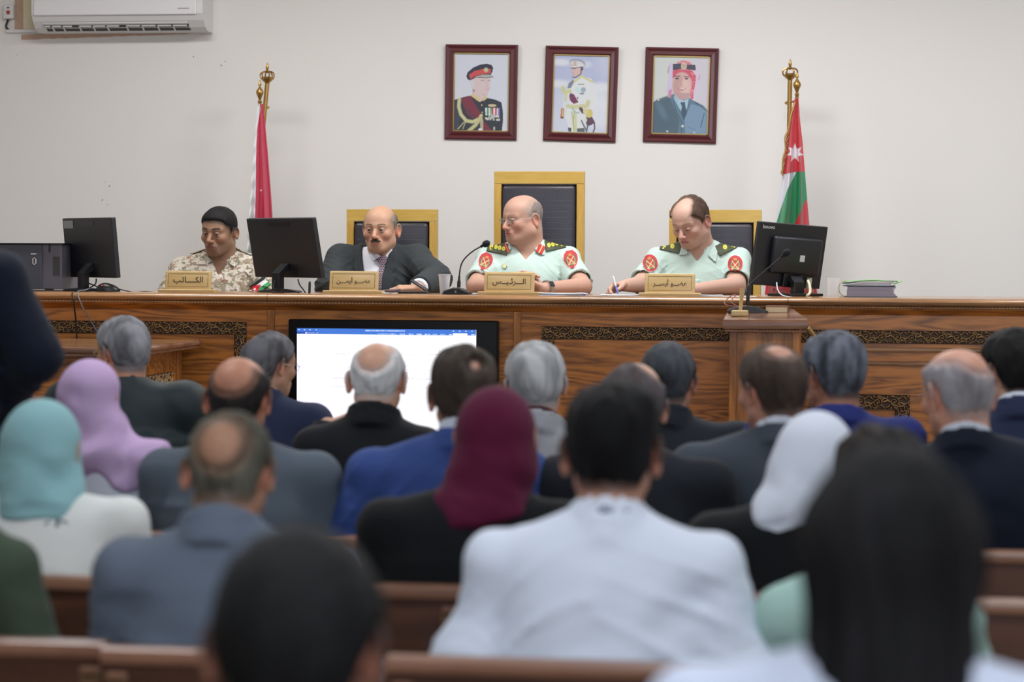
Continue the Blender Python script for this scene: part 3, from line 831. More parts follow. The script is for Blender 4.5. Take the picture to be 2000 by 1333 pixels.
cv.grid('screen', lambda X, Y_: np.stack([cx0 + (X - 580) / 350 * (cx1 - cx0), np.full_like(X, -.0015), cz1 - (Y_ - 643) / 199 * (cz1 - cz0)], -1), attr_mat('lit screen', .3, emit=1.25), tv)

# ------------------------------------------------------------------ monitors, computer, mouse, cables
ZT = ZB


def monitor(uc, Yc, W, H, psi, tilt, vmid, label, logo=None, bump_case=False, roll=0.0, nick='slim'):
    c = P(uc, vmid, Yc); zmid = c.z - ZT
    o = empty('computer_monitor', (c.x, Yc, ZT), psi, label, 'monitor', 'computer monitors on the bench')
    # local: back of the screen faces -y
    T = Matrix.Translation((0, 0, zmid)) @ Matrix.Rotation(roll, 4, 'Y') @ Matrix.Rotation(tilt, 4, 'X')
    MB().box(-W / 2, -.012, -H / 2, W / 2, .012, H / 2, .004, xf=T).build('back_shell', MT['black_m'], o)
    MB().box(-W / 2 + .006, .0115, -H / 2 + .01, W / 2 - .006, .0135, H / 2 - .006, xf=T).build('screen', mat('dark screen glass', (12, 13, 16), .1), o)
    if bump_case:
        MB().box(-W * .30, -.045, -H * .28, W * .40, -.010, H * .30, .012, xf=T).build('rear_housing', MT['black_m'], o, True)
        nx = .02
        MB().box(-.05 + nx, -.03, -H * .5, .05 + nx, -.018, -H * .15, .004, xf=T).build('socket_cover', MT['black'], o)
    else:
        MB().box(-W * .20, -.0135, H * .37, W * .14, -.0115, H * .44, xf=T).build('vent_slot', MT['black'], o)
        MB().box(-W * .22, -.0135, -H * .44, W * .16, -.0115, -H * .26, xf=T).build('port_recess', MT['black'], o)
        nx = -.0
    top = T @ Vector((nx, -.014, -H * .30))
    mb = MB(); mb.box(nx - .028, -.055, .01, nx + .028, -.025, top.z - .03, .003)
    mb.build('stand_neck', MT['black'], o)
    a = Vector((nx, -.04, top.z - .045)); d = top - a
    mb = MB(); vs = [(nx + sx * .028, a.y + dy, a.z + dz) for sx in (-1, 1) for dy, dz in ((-.015, .012), (.015, .012))] + [(nx + sx * .028, top.y + dy, top.z + .012 * 0 + dz) for sx in (-1, 1) for dy, dz in ((-.004, .012), (.004, -.02))]
    mb.add(vs, [(0, 1, 3, 2), (4, 6, 7, 5), (0, 4, 5, 1), (2, 3, 7, 6), (0, 2, 6, 4), (1, 5, 7, 3)]); mb.build('stand_arm', MT['black_m'], o)
    if bump_case: MB().box(nx - .09, -.11, 0, nx + .09, .06, .012, .004).build('stand_base', MT['black'], o)
    else: MB().lathe([(.10, 0), (.102, .004), (.095, .009), (.04, .014), (.001, .015)], (nx, -.03, 0), 28).build('stand_base', MT['black'], o, True)
    if logo:
        f = text_mesh(logo, .024, .0004); f.data.materials.append(MT['white']); f.parent = o; f.name = 'logo'
        f.matrix_local = T @ Matrix.Translation((-W * .45, -.0128, H * .40)) @ Matrix.Rotation(R(90), 4, 'X')
    o['_T'] = 0; del o['_T']
    return o, T


def text_mesh(body, size, depth, font_bold=0.0):
    cu = bpy.data.curves.new('lettering', 'FONT'); cu.body = body; cu.size = size; cu.extrude = depth; cu.offset = font_bold
    o = bpy.data.objects.new('lettering', cu); C.objects.link(o)
    bpy.context.view_layer.update()
    dg = bpy.context.evaluated_depsgraph_get()
    me = bpy.data.meshes.new_from_object(o.evaluated_get(dg)); bpy.data.objects.remove(o)
    n = bpy.data.objects.new('lettering', me); C.objects.link(n); n['_w'] = 0; del n['_w']
    return n


m1, T1 = monitor(178, 10.62, .455, .272, R(-43), R(5.5), 484, 'black slim monitor seen from behind with a small sticker, leftmost on the bench')
MB().box(-.455 * .47, -.0140, .272 * .33, -.455 * .28, -.0125, .272 * .46, .0004, xf=T1).build('sticker', mat('frosted sticker', (150, 152, 156), .5), m1)
m2, T2 = monitor(557, 10.66, .50, .272, R(-40), R(11), 484, 'black slim monitor seen from behind, between the camouflaged man and the suited man')
m3, T3 = monitor(1540, 10.68, .37, .278, R(38), R(8), 499, 'bulky older black monitor seen from behind, at the right end of the bench', logo='lenovo', bump_case=True, roll=R(3.2))
MB().box(.030, -.0475, -.02, .055, -.0448, .008, xf=T3).build('sticker', mat('white label', (196, 198, 200), .6), m3)
MB().box(.105, -.03, -.085 - .055, .125, -.012, -.085 - .005, .003, xf=T3).build('cable_plug', MT['ivory'], m3)


def cable(name, pts, r, m, label, cat='cable'):
    o = MB().tube(spline([tuple(p) for p in pts], 7), r, 8).build(name, m, None, True); tag(o, label, cat); return o


cable('monitor_cable', [P(188, 545, 10.6), P(186, 555, 10.58), P(172, 564, 10.52), P(155, 569, 10.42), P(146, 570.5, 10.36), P(142, 572.5, 10.30), P(141, 576, 10.268), P(144, 590, 10.262), P(145, 600, 10.27), P(148, 625, 10.33), P(150, 662, 10.34)], .0032, MT['rubber'], 'black cable dropping over the bench edge from the leftmost monitor')
cable('monitor_cable', [P(170, 553, 10.62), P(185, 558, 10.58), P(194, 564, 10.52), P(201, 571.5, 10.42)], .0028, MT['rubber'], 'thin black cable curling from the leftmost monitor down to the mouse')
cable('patch_cable', [P(176, 563, 10.5), P(166, 567, 10.45), P(156, 568, 10.40), P(152, 570.5, 10.33), P(152, 573, 10.29), P(153, 580, 10.264), P(157, 590, 10.262), P(162, 602, 10.275), P(176, 625, 10.33), P(190, 648, 10.335)], .0026, mat('grey cable', (120, 128, 140), .5), 'grey cable tied round the leftmost monitor stand and hanging down the bench front')
mo = P(211, 571, 10.50)
ms = empty('computer_mouse', (mo.x, 10.50, ZT), R(15), 'black computer mouse with a red glow, to the right of the leftmost monitor', 'mouse')
mb = MB(); prof = []
for i in range(13):
    t = i / 12; prof.append((.030 * math.sin(math.pi * min(1, t * .5 + .0)) if False else .030 * math.sqrt(max(0, 1 - t * t)), .036 * t))
vs, fs = [], []
bm = bmesh.new(); bmesh.ops.create_uvsphere(bm, u_segments=24, v_segments=14, radius=1)
for v in bm.verts: v.co = Vector((v.co.x * .055, v.co.y * .031, max(v.co.z, -.05) * .036 * (1 - .25 * v.co.x) + .0018))
vs = [v.co[:] for v in bm.verts]; bm.verts.ensure_lookup_table(); fs = [[v.index for v in f.verts] for f in bm.faces]; bm.free()
obj('body', vs, fs, MT['black'], ms, True)
MB().lathe([(.001, .0), (.004, .001), (.004, .003)], (-.026, -.020, .027), 10, Matrix.Rotation(R(70), 4, 'X')).build('red_light', mat('red led', (220, 40, 60), .3), ms)
cable('mouse_cable', [Vector((mo.x + .05, 10.50, ZT + .012)), P(260, 571, 10.5), P(285, 570, 10.5), P(318, 573.5, 10.5)], .0022, MT['rubber'], 'thin black cable running along the bench top from the mouse to the nameplate')
cable('monitor_cable', [P(582, 546, 10.62), P(585, 556, 10.6), P(593, 567, 10.55), P(597, 573, 10.5)], .003, MT['rubber'], 'black cable hanging from the second monitor, right of its stand')
cable('monitor_cable', [P(538, 548, 10.6), P(534, 560, 10.58), P(540, 566, 10.55), P(560, 566, 10.5), P(578, 570, 10.45), P(584, 574, 10.4)], .003, MT['rubber'], 'black cable looping round the stand of the second monitor')
pn = P(604, 575, 10.45)
MB().tube([(pn.x, 10.45, ZT), (pn.x + .001, 10.45, ZT + .006), (pn.x + .002, 10.45, ZT + .045), (pn.x + .003, 10.45, ZT + .052)], [.0045, .0055, .0055, .003], 10).build('antenna', MT['black'], None, True)
tag(bpy.data.objects['antenna'], 'short upright black stub on the bench right of the second monitor', 'antenna')
cable('vga_cable', [P(1578, 548, 10.5), P(1582, 560, 10.48), P(1582, 572, 10.46), P(1576, 578, 10.42)], .0055, MT['ivory'], 'thick cream cable hanging from the older monitor to the bench top')
cable('power_cable', [P(1517, 552, 10.55), P(1519, 566, 10.5), P(1528, 577, 10.46), P(1550, 581.5, 10.44), P(1585, 581.5, 10.42)], .0026, mat('pale grey cable', (186, 190, 200), .5), 'pale grey cable curving below the older monitor')

# computer tower lying at the far left
p0, p1 = P(-60, 575, 10.62), P(121, 575, 10.62)
ct = empty('computer_tower', (p1.x, 10.62, ZT), 0, 'grey desktop computer case on the bench, at the far left', 'computer')
h = P(100, 477, 10.62).z - ZT
MB().box(-.40, 0, .006, 0, .30, h, .003).build('case', mat('grey steel case', (98, 97, 108), .45), ct)
MB().box(-.40, -.012, .006, -.092, .0, h - .004, .003).build('front_fascia', mat('dark fascia', (70, 74, 86), .4), ct)
MB().box(-.042, -.002, .07, -.010, .001, .155).build('vent', mat('vent mesh', (62, 62, 68), .6), ct)
MB().box(-.062, -.002, .175, -.054, .001, .21).build('latch', MT['black_m'], ct)
MB().box(-.078, -.01, 0, -.045, .02, .01).box(-.36, -.01, 0, -.33, .02, .01).build('foot', MT['black'], ct)
mb = MB(); mb.box(-.143, -.0135, .165, -.117, -.0115, .169).box(-.121, -.0135, .118, -.117, -.0115, .15).box(-.135, -.0135, .118, -.131, -.0115, .15).box(-.135, -.0135, .146, -.117, -.0115, .15).box(-.135, -.0135, .118, -.117, -.0115, .122)
mb.build('emblem', MT['white'], ct)
MB().box(-.41, -.02, h, .004, .31, h + .004, .001).build('lid', MT['black'], ct)

# ------------------------------------------------------------------ engraved nameplates
def nameplate(u0, u1, vtop, vbase, txt, scale_w, label):
    Y = 10.40; a, b = P(u0, vbase, Y), P(u1, vbase, Y); W = b.x - a.x
    H = P(u0, vtop, Y).z - ZT
    o = empty('nameplate', ((a.x + b.x) / 2, Y, ZT), 0, label, 'nameplate', 'engraved wooden nameplates on the bench')
    MB().box(-W / 2 - .024, -.028, 0, W / 2 + .024, .035, .014, .002).build('base', MT['plate'], o)
    T = Matrix.Translation((0, 0, .012)) @ Matrix.Rotation(R(-10), 4, 'X')
    hh = H - .012
    MB().box(-W / 2, -.004, 0, W / 2, .012, hh, .004, xf=T).build('panel', MT['plate'], o, True)
    iw, z0, z1, t = W / 2 - .014, .012, hh - .012, .0011
    mb = MB()
    for x0, zz0, x1, zz1 in ((-iw, z0, iw, z0 + t), (-iw, z1 - t, iw, z1), (-iw, z0, -iw + t, z1), (iw - t, z0, iw, z1)):
        mb.box(x0, -.0046, zz0, x1, -.0036, zz1, xf=T)
    mb.build('engraved_border', MT['ink'], o)
    f = text_mesh(txt, 1, .0, .012)
    xs = [v.co.x for v in f.data.vertices]; ys = [v.co.y for v in f.data.vertices]
    s = scale_w * W / (max(xs) - min(xs))
    cxm, cym = (max(xs) + min(xs)) / 2, (max(ys) + min(ys)) / 2
    for v in f.data.vertices: v.co = Vector(((v.co.x - cxm) * s, (v.co.y - cym) * s, 0))
    f.data.materials.append(MT['ink']); f.parent = o
    f.matrix_local = T @ Matrix.Translation((0, -.0048, (z0 + z1) / 2)) @ Matrix.Rotation(R(90), 4, 'X')
    return o


K3 = '\u0640'
nameplate(322, 412, 529, 573, '\uFE90\uFE97\uFE8E' + K3 * 4 + '\uFEDC\uFEDF\uFE8D', .64, 'pale wooden nameplate engraved in Arabic, in front of the man in camouflage')
nameplate(643, 738, 529, 574, '\uFEE6' + K3 * 3 + '\uFEE4\uFEF3\uFE83 \uFEEE' + K3 * 3 + '\uFEC0\uFECB', .70, 'pale wooden nameplate engraved in Arabic, in front of the man in the dark suit')
nameplate(945, 1043, 531, 577, '\uFEB2' + K3 * 2 + '\uFEF4' + K3 + '\uFE8B\uFEAE' + K3 * 3 + '\uFEDF\uFE8D', .66, 'pale wooden nameplate engraved in Arabic, in front of the officer wearing glasses')
nameplate(1259, 1357, 534, 580, '\uFEAE' + K3 * 2 + '\uFEB4\uFEF3\uFE83 \uFEEE' + K3 * 2 + '\uFEC0\uFECB', .68, 'pale wooden nameplate engraved in Arabic, in front of the officer who is writing')

# ------------------------------------------------------------------ microphone, cups, papers, folders on the bench
gooseneck_mic('gooseneck_microphone', (894, 574), 10.42, [(896, 562, 10.42), (897, 540, 10.42), (900, 520, 10.42), (908, 505, 10.42), (925, 490, 10.42), (943, 480, 10.42)],
              'black gooseneck microphone on the bench top, left of the officer wearing glasses', .0145, ZT, .062)
mk = P(891, 572, 10.36)
st = MB(); n = 6
st.prism([(math.cos(i * math.pi / 6) * (.008 if i % 2 else .003) * (1 if i % 2 == 0 or True else 1), math.sin(i * math.pi / 6) * (.008 if i % 2 else .0035)) for i in range(12)], 0, .001)
o = st.build('mic_emblem', MT['steel'], None, xf=Matrix.Translation((0, -.058, .013)) @ Matrix.Rotation(R(90), 4, 'X')); o.parent = bpy.data.objects['gooseneck_microphone.001']; o.name = 'emblem'


def glassmat(name, col, rough, alpha):
    m, nt, b = newmat(name); b.inputs['Base Color'].default_value = (*lin(col), 1); b.inputs['Roughness'].default_value = rough
    b.inputs['Alpha'].default_value = alpha; b.inputs['Specular IOR Level'].default_value = .8
    return m


c = P(868, 575, 10.50)
o = empty('plastic_cup', (c.x, 10.50, ZT), 0, 'white translucent plastic cup to the left of the bench microphone', 'cup')
hh = P(868, 536, 10.50).z - ZT
MB().lathe([(.019, 0), (.0195, .001), (.0265, hh - .004), (.0285, hh - .002), (.0285, hh), (.0255, hh), (.0185, .003), (.001, .003)], (0, 0, 0), 32).build('shell', glassmat('translucent plastic', (222, 222, 226), .3, .80), o, True)
c = P(1627, 585, 10.52)
o = empty('water_glass', (c.x, 10.52, ZT), 0, 'clear empty drinking glass between the older monitor and the folders', 'glass')
hh = P(1627, 543, 10.52).z - ZT
gm = glassmat('clear glass', (236, 238, 240), .05, .20)
MB().lathe([(.024, 0), (.0265, .002), (.0275, hh), (.0262, hh), (.0245, .010), (.001, .010)], (0, 0, 0), 32).build('tumbler', gm, o, True)


def papers(u0, u1, v, Y, n, label, cat='papers', blue=False, seed=0, name='paper_stack', d=.10):
    a, b = P(u0, v, Y), P(u1, v, Y); rr = random.Random(seed); mb = MB(); W = b.x - a.x
    o = empty(name, ((a.x + b.x) / 2, Y, ZT), 0, label, cat)
    for i in range(n):
        rz = Matrix.Rotation(R(rr.uniform(-6, 6)), 4, 'Z') @ Matrix.Translation((rr.uniform(-.006, .006), rr.uniform(-.004, .004), .0004 + i * .0018))
        w = W / 2; k = 8; vs = []
        for iy in (-1, 1):
            for ix in range(k + 1):
                x = -w + 2 * w * ix / k; vs.append((x, iy * d / 2, .0020 * i / max(n, 1) * (x / w)**2 * rr.uniform(.5, 2)))
        vs = [tuple(rz @ Vector(p)) for p in vs] + [tuple(rz @ (Vector(p) + Vector((0, 0, .0010)))) for p in vs]
        m_ = k + 1; N = 2 * m_; fs = []
        for ix in range(k):
            fs += [(ix, ix + m_, ix + m_ + 1, ix + 1), (N + ix, N + ix + 1, N + ix + m_ + 1, N + ix + m_), (ix, ix + 1, N + ix + 1, N + ix), (m_ + ix, N + m_ + ix, N + m_ + ix + 1, m_ + ix + 1)]
        fs += [(0, N, N + m_, m_), (k, m_ + k, N + m_ + k, N + k)]
        mb.add(vs, fs)
    mb.build('sheets', MT['paper'], o)
    if blue: MB().box(-W * .32, -d / 2 - .001, .0, W * .52, d / 2, .003).build('cover', mat('blue folder', (84, 110, 190), .5), o)
    return o


papers(1046, 1144, 577, 10.44, 5, 'stack of white papers with a blue edge, right of the middle nameplate', blue=True, seed=2)
papers(918, 942, 577, 10.46, 3, 'sheets of bluish paper between the microphone and the middle nameplate', seed=4)
papers(1172, 1246, 580, 10.42, 2, 'sheets of white paper under the writing hand', seed=6, d=.16)
papers(1364, 1412, 582, 10.44, 3, 'sheets of white paper right of the rightmost nameplate', seed=8)
papers(1415, 1478, 583, 10.44, 1, 'single white sheet of paper behind the lectern', seed=9)
papers(745, 772, 574, 10.45, 2, 'folded clear plastic sheet and paper by the tie of the man in the suit', seed=11)

# file folders heaped at the right end
a, b = P(1640, 585, 10.55), P(1758, 585, 10.55)
fx = a.x; W = b.x - a.x
m_green = mat('green card folder', (120, 196, 92), .55); m_greend = mat('dark green folder', (34, 70, 46), .5)
rr = random.Random(7)


def sheetpile(x0, x1, y0, y1, z0, z1, seed, mb=None):
    rr = random.Random(seed); mb = mb or MB(); n = max(2, int((z1 - z0) / .003)); zz = z0
    for i in range(n):
        mb.box(x0 + rr.uniform(-.001, .004), y0 + rr.uniform(0, .004), zz, x1 - rr.uniform(0, .016), y1, zz + (z1 - z0) / n * .8); zz += (z1 - z0) / n
    return mb


o = empty('document_folder', (fx + W / 2, 10.55, ZT), 0, 'lower document file in the heap at the right end, packed with lilac-grey pages', 'folder', 'folders heaped at the right end of the bench')
sheetpile(-W / 2 + .03, W / 2 - .016, -.06, .10, .003, .046, 3).build('pages', MT['paper_grey'], o)
MB().box(-W / 2 + .02, -.064, 0, W / 2 - .012, .104, .003).build('cover', MT['black_m'], o)
# spine curl in tan card
vs = []; k = 14
for iy in (-.066, .10):
    for i in range(k + 1):
        an = R(95 + 175 * i / k); vs.append((-W / 2 + .030 + .034 * math.cos(an), iy + (.02 if iy < 0 else 0) * abs(math.cos(an)), .036 + .036 * math.sin(an)))
fs = [(i, i + 1, k + 2 + i, k + 1 + i) for i in range(k)]
s_ = obj('spine', vs, fs, mat('tan green card', (176, 158, 88), .55), o, True); s_.modifiers.new('s', 'SOLIDIFY').thickness = .0015
o = empty('document_folder', (fx + W / 2, 10.55, ZT + .047), 0, 'upper document file in the heap at the right end, with green covers', 'folder', 'folders heaped at the right end of the bench')
MB().box(-W / 2 + .012, -.062, 0, W / 2 - .02, .10, .003).build('back_cover', MT['black_m'], o)
mb = MB(); sheetpile(-W / 2 + .02, W / 2 - .024, -.055, .09, .003, .016, 5, mb)
mb.build('pages', MT['paper'], o)


def curved_sheet(name, x0, x1, z0, z1, bend, m, parent, y0=-.066, y1=.1, th=.0018):
    k = 12; vs = []
    for iy in (y0, y1):
        for i in range(k + 1):
            t = i / k; vs.append((x0 + (x1 - x0) * t, iy, z0 + (z1 - z0) * t + bend * math.sin(t * math.pi)))
    s = obj(name, vs, [(i, i + 1, k + 2 + i, k + 1 + i) for i in range(k)], m, parent, True)
    s.modifiers.new('s', 'SOLIDIFY').thickness = th; return s


curved_sheet('loose_sheet', -W / 2 + .012, W / 2 - .03, .004, .018, .008, MT['paper'], o)
curved_sheet('dark_cover', -W / 2 + .01, W / 2 - .012, .012, .022, .007, m_greend, o)
curved_sheet('green_cover', -W / 2 + .012, W / 2 + .002, .017, .018, .010, m_green, o)
curved_sheet('green_flap', W / 2 - .03, W / 2 + .006, .010, .024, -.002, m_green, o, -.07, .06)


# ------------------------------------------------------------------ flags on brass stands
def crown(mb, c, s=1.0):
    x, y, z = c
    mb.lathe([(.008 * s, 0), (.012 * s, .004), (.022 * s, .012 * s), (.026 * s, .02 * s), (.021 * s, .028 * s), (.012 * s, .03 * s)], c, 16)
    for i in range(6):
        a = i * math.pi / 3
        pts = bez((x + .024 * s * math.cos(a), y + .024 * s * math.sin(a), z + .018 * s), (x + .040 * s * math.cos(a), y + .040 * s * math.sin(a), z + .034 * s), (x + .030 * s * math.cos(a), y + .030 * s * math.sin(a), z + .058 * s), (x, y, z + .050 * s), 8)
        mb.tube(pts, .0035 * s, 6)
    mb.lathe([(.004 * s, .045 * s), (.009 * s, .052 * s), (.005 * s, .060 * s), (.0075 * s, .068 * s), (.005 * s, .080 * s), (.001, .092 * s)], c, 12)


def finial(mb, c, s=1.0):
    mb.lathe([(.005 * s, 0), (.009 * s, .004), (.009 * s, .018 * s), (.012 * s, .022 * s), (.006 * s, .034 * s), (.012 * s, .05 * s), (.019 * s, .066 * s), (.018 * s, .078 * s), (.008 * s, .092 * s), (.004 * s, .104 * s), (.009 * s, .108 * s), (.006 * s, .116 * s), (.004 * s, .128 * s), (.001, .134 * s)], c, 18)


def flag(Yf, pole_top, pole_bot, fin, arm_v, Lout, Rout, cv, folds, label, fringe=None, extra=None):
    """Lout/Rout: outline of the hanging cloth as (u,v) lists; cv: canvas in (0..1, v)"""
    a = P(pole_top[0], pole_top[1], Yf); b = P(pole_bot[0], pole_bot[1], Yf)
    dirn = (b - a).normalized(); k = (a.z - DZ) / (a.z - b.z); base = a + (b - a) * k
    o = empty('flag_on_stand', (base.x, Yf, DZ), 0, label, 'flag', 'flags on brass stands against the wall')
    off = Vector((base.x, Yf, DZ))
    MB().tube([a - off, base - off], .0115, 14).build('pole', MT['brass'], o, True)
    mb = MB(); crown(mb, tuple(a - off), 1.15); mb.build('crown_finial', MT['brass'], o, True)
    MB().lathe([(.17, 0), (.17, .015), (.12, .03), (.03, .05), (.02, .09)], (0, 0, 0), 32).build('base', MT['brass'], o, True)
    f = P(fin[0], fin[1], Yf - .06) - off
    mb = MB(); finial(mb, tuple(f), 1.0); mb.build('staff_finial', MT['brass'], o, True)
    pp = P(fin[0], arm_v, Yf - .06) - off; pl = P(pole_top[0] + (pole_bot[0] - pole_top[0]) * (arm_v - pole_top[1]) / (pole_bot[1] - pole_top[1]), arm_v + 3, Yf) - off
    mb = MB(); mb.tube([pp, pl + (pl - pp) * .35], .005, 8); mb.tube([f, f + (base - a).normalized() * .03], .006, 8)
    mb.lathe([(.001, -.01), (.012, -.004), (.012, .004), (.001, .01)], tuple(pl + (pl - pp) * .35), 10); mb.build('bracket', MT['brass'], o, True)
    Lv = np.array([p[1] for p in Lout], float); Lu = np.array([p[0] for p in Lout], float); Ru = np.array([p[0] for p in Rout], float); Rvv = np.array([p[1] for p in Rout], float)

    def fn(X, V):
        lu = np.interp(V, Lv, Lu); ru = np.interp(V, Rvv, Ru); U = lu + (ru - lu) * X
        wf = (ru - lu) / 60.0
        Yo = Yf - .07 + folds(X, V) * np.clip(wf, .15, 1.2)
        out = np.zeros((len(X), 3))
        d = np.array(Fv)[None] + np.array(Rv)[None] * ((U - 1000) / FPX)[:, None] - np.array(Uv)[None] * ((V - 666.5) / FPX)[:, None]
        y0 = Yf - .07
        pt = np.array(CAM)[None] + d * (y0 / d[:, 1])[:, None]
        pt[:, 1] = Yo
        return pt - np.array(off)[None]
    m = attr_mat('satin flag cloth', .55, bump=(300, .05)); m.node_tree.nodes['Principled BSDF'].inputs['Sheen Weight'].default_value = .3
    c_ = cv.grid('cloth', fn, m, o, True)
    c_.modifiers.new('s', 'SOLIDIFY').thickness = .002
    if extra: extra(o, off)
    return o


# left flag: red field, green below, white satin edge
cv = Canvas(0, 203, 1, 640, 90, 300, (198, 58, 88))
v_ = cv.Y; s_ = cv.X
lu = np.interp(v_, [205, 425, 505, 640], [504, 486, 481, 470]); ru = np.interp(v_, [205, 425, 505, 640], [513, 531, 536, 548]); U = lu + (ru - lu) * s_
white = U < np.interp(v_, [205, 260, 330, 425, 505, 640], [509, 504, 502, 501, 494, 488])
cv.put(((v_ > 458 + (U - 490) * 1.2) & ~white).astype(float), (52, 148, 86)); cv.put(((v_ > 520) & ~white).astype(float), (30, 30, 34))
cv.put(white.astype(float), (238, 238, 242))
cv.put((np.abs(U - np.interp(v_, [205, 232], [508.5, 512])) < .8).astype(float) * (v_ < 222), (60, 60, 70))
cv.ell(.5, 372, .05, 1.6, (240, 230, 232))


def folds_l(X, V):
    w = np.where(X < .32, .007 * np.sin(V * .19 + X * 6) * np.clip((.34 - X) * 8, 0, 1), 0)
    return w + .030 * np.sin(X * 15 + .6 * np.sin(V * .01)) + .02 * np.cos(X * 27 + 1) * np.clip((V - 230) / 200, 0, 1)


flag(11.98, (522, 163), (509, 300), (507.5, 208), 206, [(504, 203), (500, 230), (494, 300), (490, 380), (486, 425), (481, 505), (470, 640)], [(513, 203), (516, 230), (522, 300), (528, 380), (531, 425), (536, 505), (548, 640)], cv, folds_l,
     'flag with red field and white satin edge on a brass stand, at the left')

# right flag: red with white star, white, green, red, embroidered hem
cv = Canvas(0, 192, 1, 600, 150, 420, (196, 44, 60))
v_ = cv.Y
lu = np.interp(v_, [192, 250, 345, 440, 520, 600], [1552, 1537, 1528, 1514, 1500, 1491]); ru = np.interp(v_, [192, 230, 270, 345, 440, 520, 600], [1559, 1562, 1567, 1573, 1581, 1590, 1599]); U = lu + (ru - lu) * cv.X
ssx = (cv.xs * 1.0)
cv2 = cv; pts = []


def mask_uv(pts):
    ins = np.zeros(U.shape, bool); n = len(pts)
    for i in range(n):
        x0, y0 = pts[i]; x1, y1 = pts[(i + 1) % n]
        if y0 == y1: continue
        ins ^= ((y0 > v_) != (y1 > v_)) & (U < (x1 - x0) * (v_ - y0) / (y1 - y0) + x0)
    return ins.astype(float)


cv.put(mask_uv([(1480, 352), (1552, 336), (1600, 334), (1600, 640), (1480, 640)]), (30, 132, 84))
cv.put(mask_uv([(1480, 352), (1555, 336), (1538, 372), (1524, 410), (1512, 450), (1490, 450)]), (206, 206, 218))
cv.put(mask_uv([(1574, 392), (1600, 380), (1600, 640), (1480, 640), (1480, 560), (1530, 470), (1550, 440)]), (190, 36, 50))
cv.put(mask_uv([(1480, 468), (1520, 450), (1500, 520), (1480, 540)]), (24, 110, 70))
star = []
for i in range(14):
    a = -math.pi / 2 + i * math.pi / 7; r_ = 19.5 if i % 2 == 0 else 9
    star.append((1552.5 + r_ * math.cos(a) * .92, 299 + r_ * math.sin(a)))
cv.put(mask_uv(star), (222, 222, 228))
# embroidered hem of dark green scrolls on red
for (cx_, cy_, rx_, ry_) in [(1512, 566, 9, 9), (1530, 572, 8, 8), (1548, 564, 9, 10), (1566, 572, 8, 9), (1584, 566, 9, 9), (1505, 585, 9, 7), (1540, 584, 10, 6), (1575, 586, 10, 6)]:
    q_ = np.sqrt(((U - cx_) / rx_)**2 + ((v_ - cy_) / ry_)**2); cv.put(np.clip(1 - np.abs(q_ - .85) / .16, 0, 1), (26, 60, 44)); cv.put(np.clip(1 - np.abs(q_ - .62) / .07, 0, 1), (96, 150, 96)); cv.put((q_ < .3).astype(float), (30, 66, 48))


def folds_r(X, V):
    return .035 * np.sin(X * 9 + V * .006) + .014 * np.sin(X * 21 + V * .01 + 1) + .010 * np.sin(V * .05 + X * 5) * np.clip((280 - V) / 60, 0, 1)


def braid(o, off):
    pts = [P(u, v, 11.9) - off for u, v in [(1553, 200), (1545, 226), (1540, 252), (1533, 268), (1534, 290), (1529, 312), (1528, 344)]]
    mb = MB(); mb.tube(spline([tuple(p) for p in pts], 6), .004, 6)
    for i in range(26):
        t = i / 26; u = 1545 - 17 * t + 2 * math.sin(i * 2.2); v = 228 + 110 * t; p = P(u, v, 11.9) - off
        mb.tube([tuple(p), (p.x - .004, p.y, p.z - .016)], [.004, .0015], 5)
    mb.build('gold_braid', MT['gold'], o, True)


flag(11.98, (1543, 157), (1540.5, 300), (1556.5, 194), 197, [(1552, 192), (1537, 250), (1528, 345), (1514, 440), (1500, 520), (1491, 600)], [(1559, 192), (1562, 230), (1567, 270), (1573, 345), (1581, 440), (1590, 520), (1599, 600)], cv, folds_r,
     'flag with a white star on red above green, on the right brass stand', extra=braid)

# ------------------------------------------------------------------ pews
PEWY = [7.05, 6.12, 5.24, 4.36, 3.46, 2.56]
PH = .842
rowname = ['front row', 'second row', 'third row', 'fourth row', 'fifth row', 'rearmost row']
segX = [(-3.6, -1.395), (-1.385, -.86), (-.845, .02), (.035, 1.7)]


def make_pew(L, y, x0, label, row):
    o = empty('wooden_pew', (x0 + L / 2, y, 0), 0, label, 'pew', 'wooden pews of the public seating')
    l = L / 2
    MB().box(-l + .004, .004, .36, l - .004, .022, PH - .02).build('backrest', MT['pew'], o)
    MB().sweepx([(-.014, PH - .03), (-.018, PH - .018), (-.014, PH - .004), (-.004, PH), (.020, PH), (.028, PH - .005), (.030, PH - .018), (.026, PH - .03)], -l, l).build('top_rail', MT['pew_rail'], o, True)
    MB().box(-l + .004, .022, .415, l - .004, .43, .44, .006).build('seat', MT['pew'], o)
    for xx in ([-l + .028, l - .028] + ([0.0] if L > .7 else [])):
        MB().box(xx - .022, -.012, 0, xx + .022, .004, PH - .055, .003).build('end_bracket', mat_bracket, o)
        MB().box(xx - .019, -.012, PH - .066, xx + .019, .006, PH - .048, .002).build('bracket_cap', MT['pew_rail'], o)
        mb = MB()
        for z in (PH - .10, PH - .135): mb.lathe([(.001, .0), (.007, .001), (.007, .004)], (xx, -.011, z), 10, Matrix.Rotation(R(90), 4, 'X'))
        mb.build('bolt', MT['brass'], o)
        MB().box(xx - .02, .0, 0, xx + .02, .40, .414, .004).build('leg', MT['pew'], o)
    return o


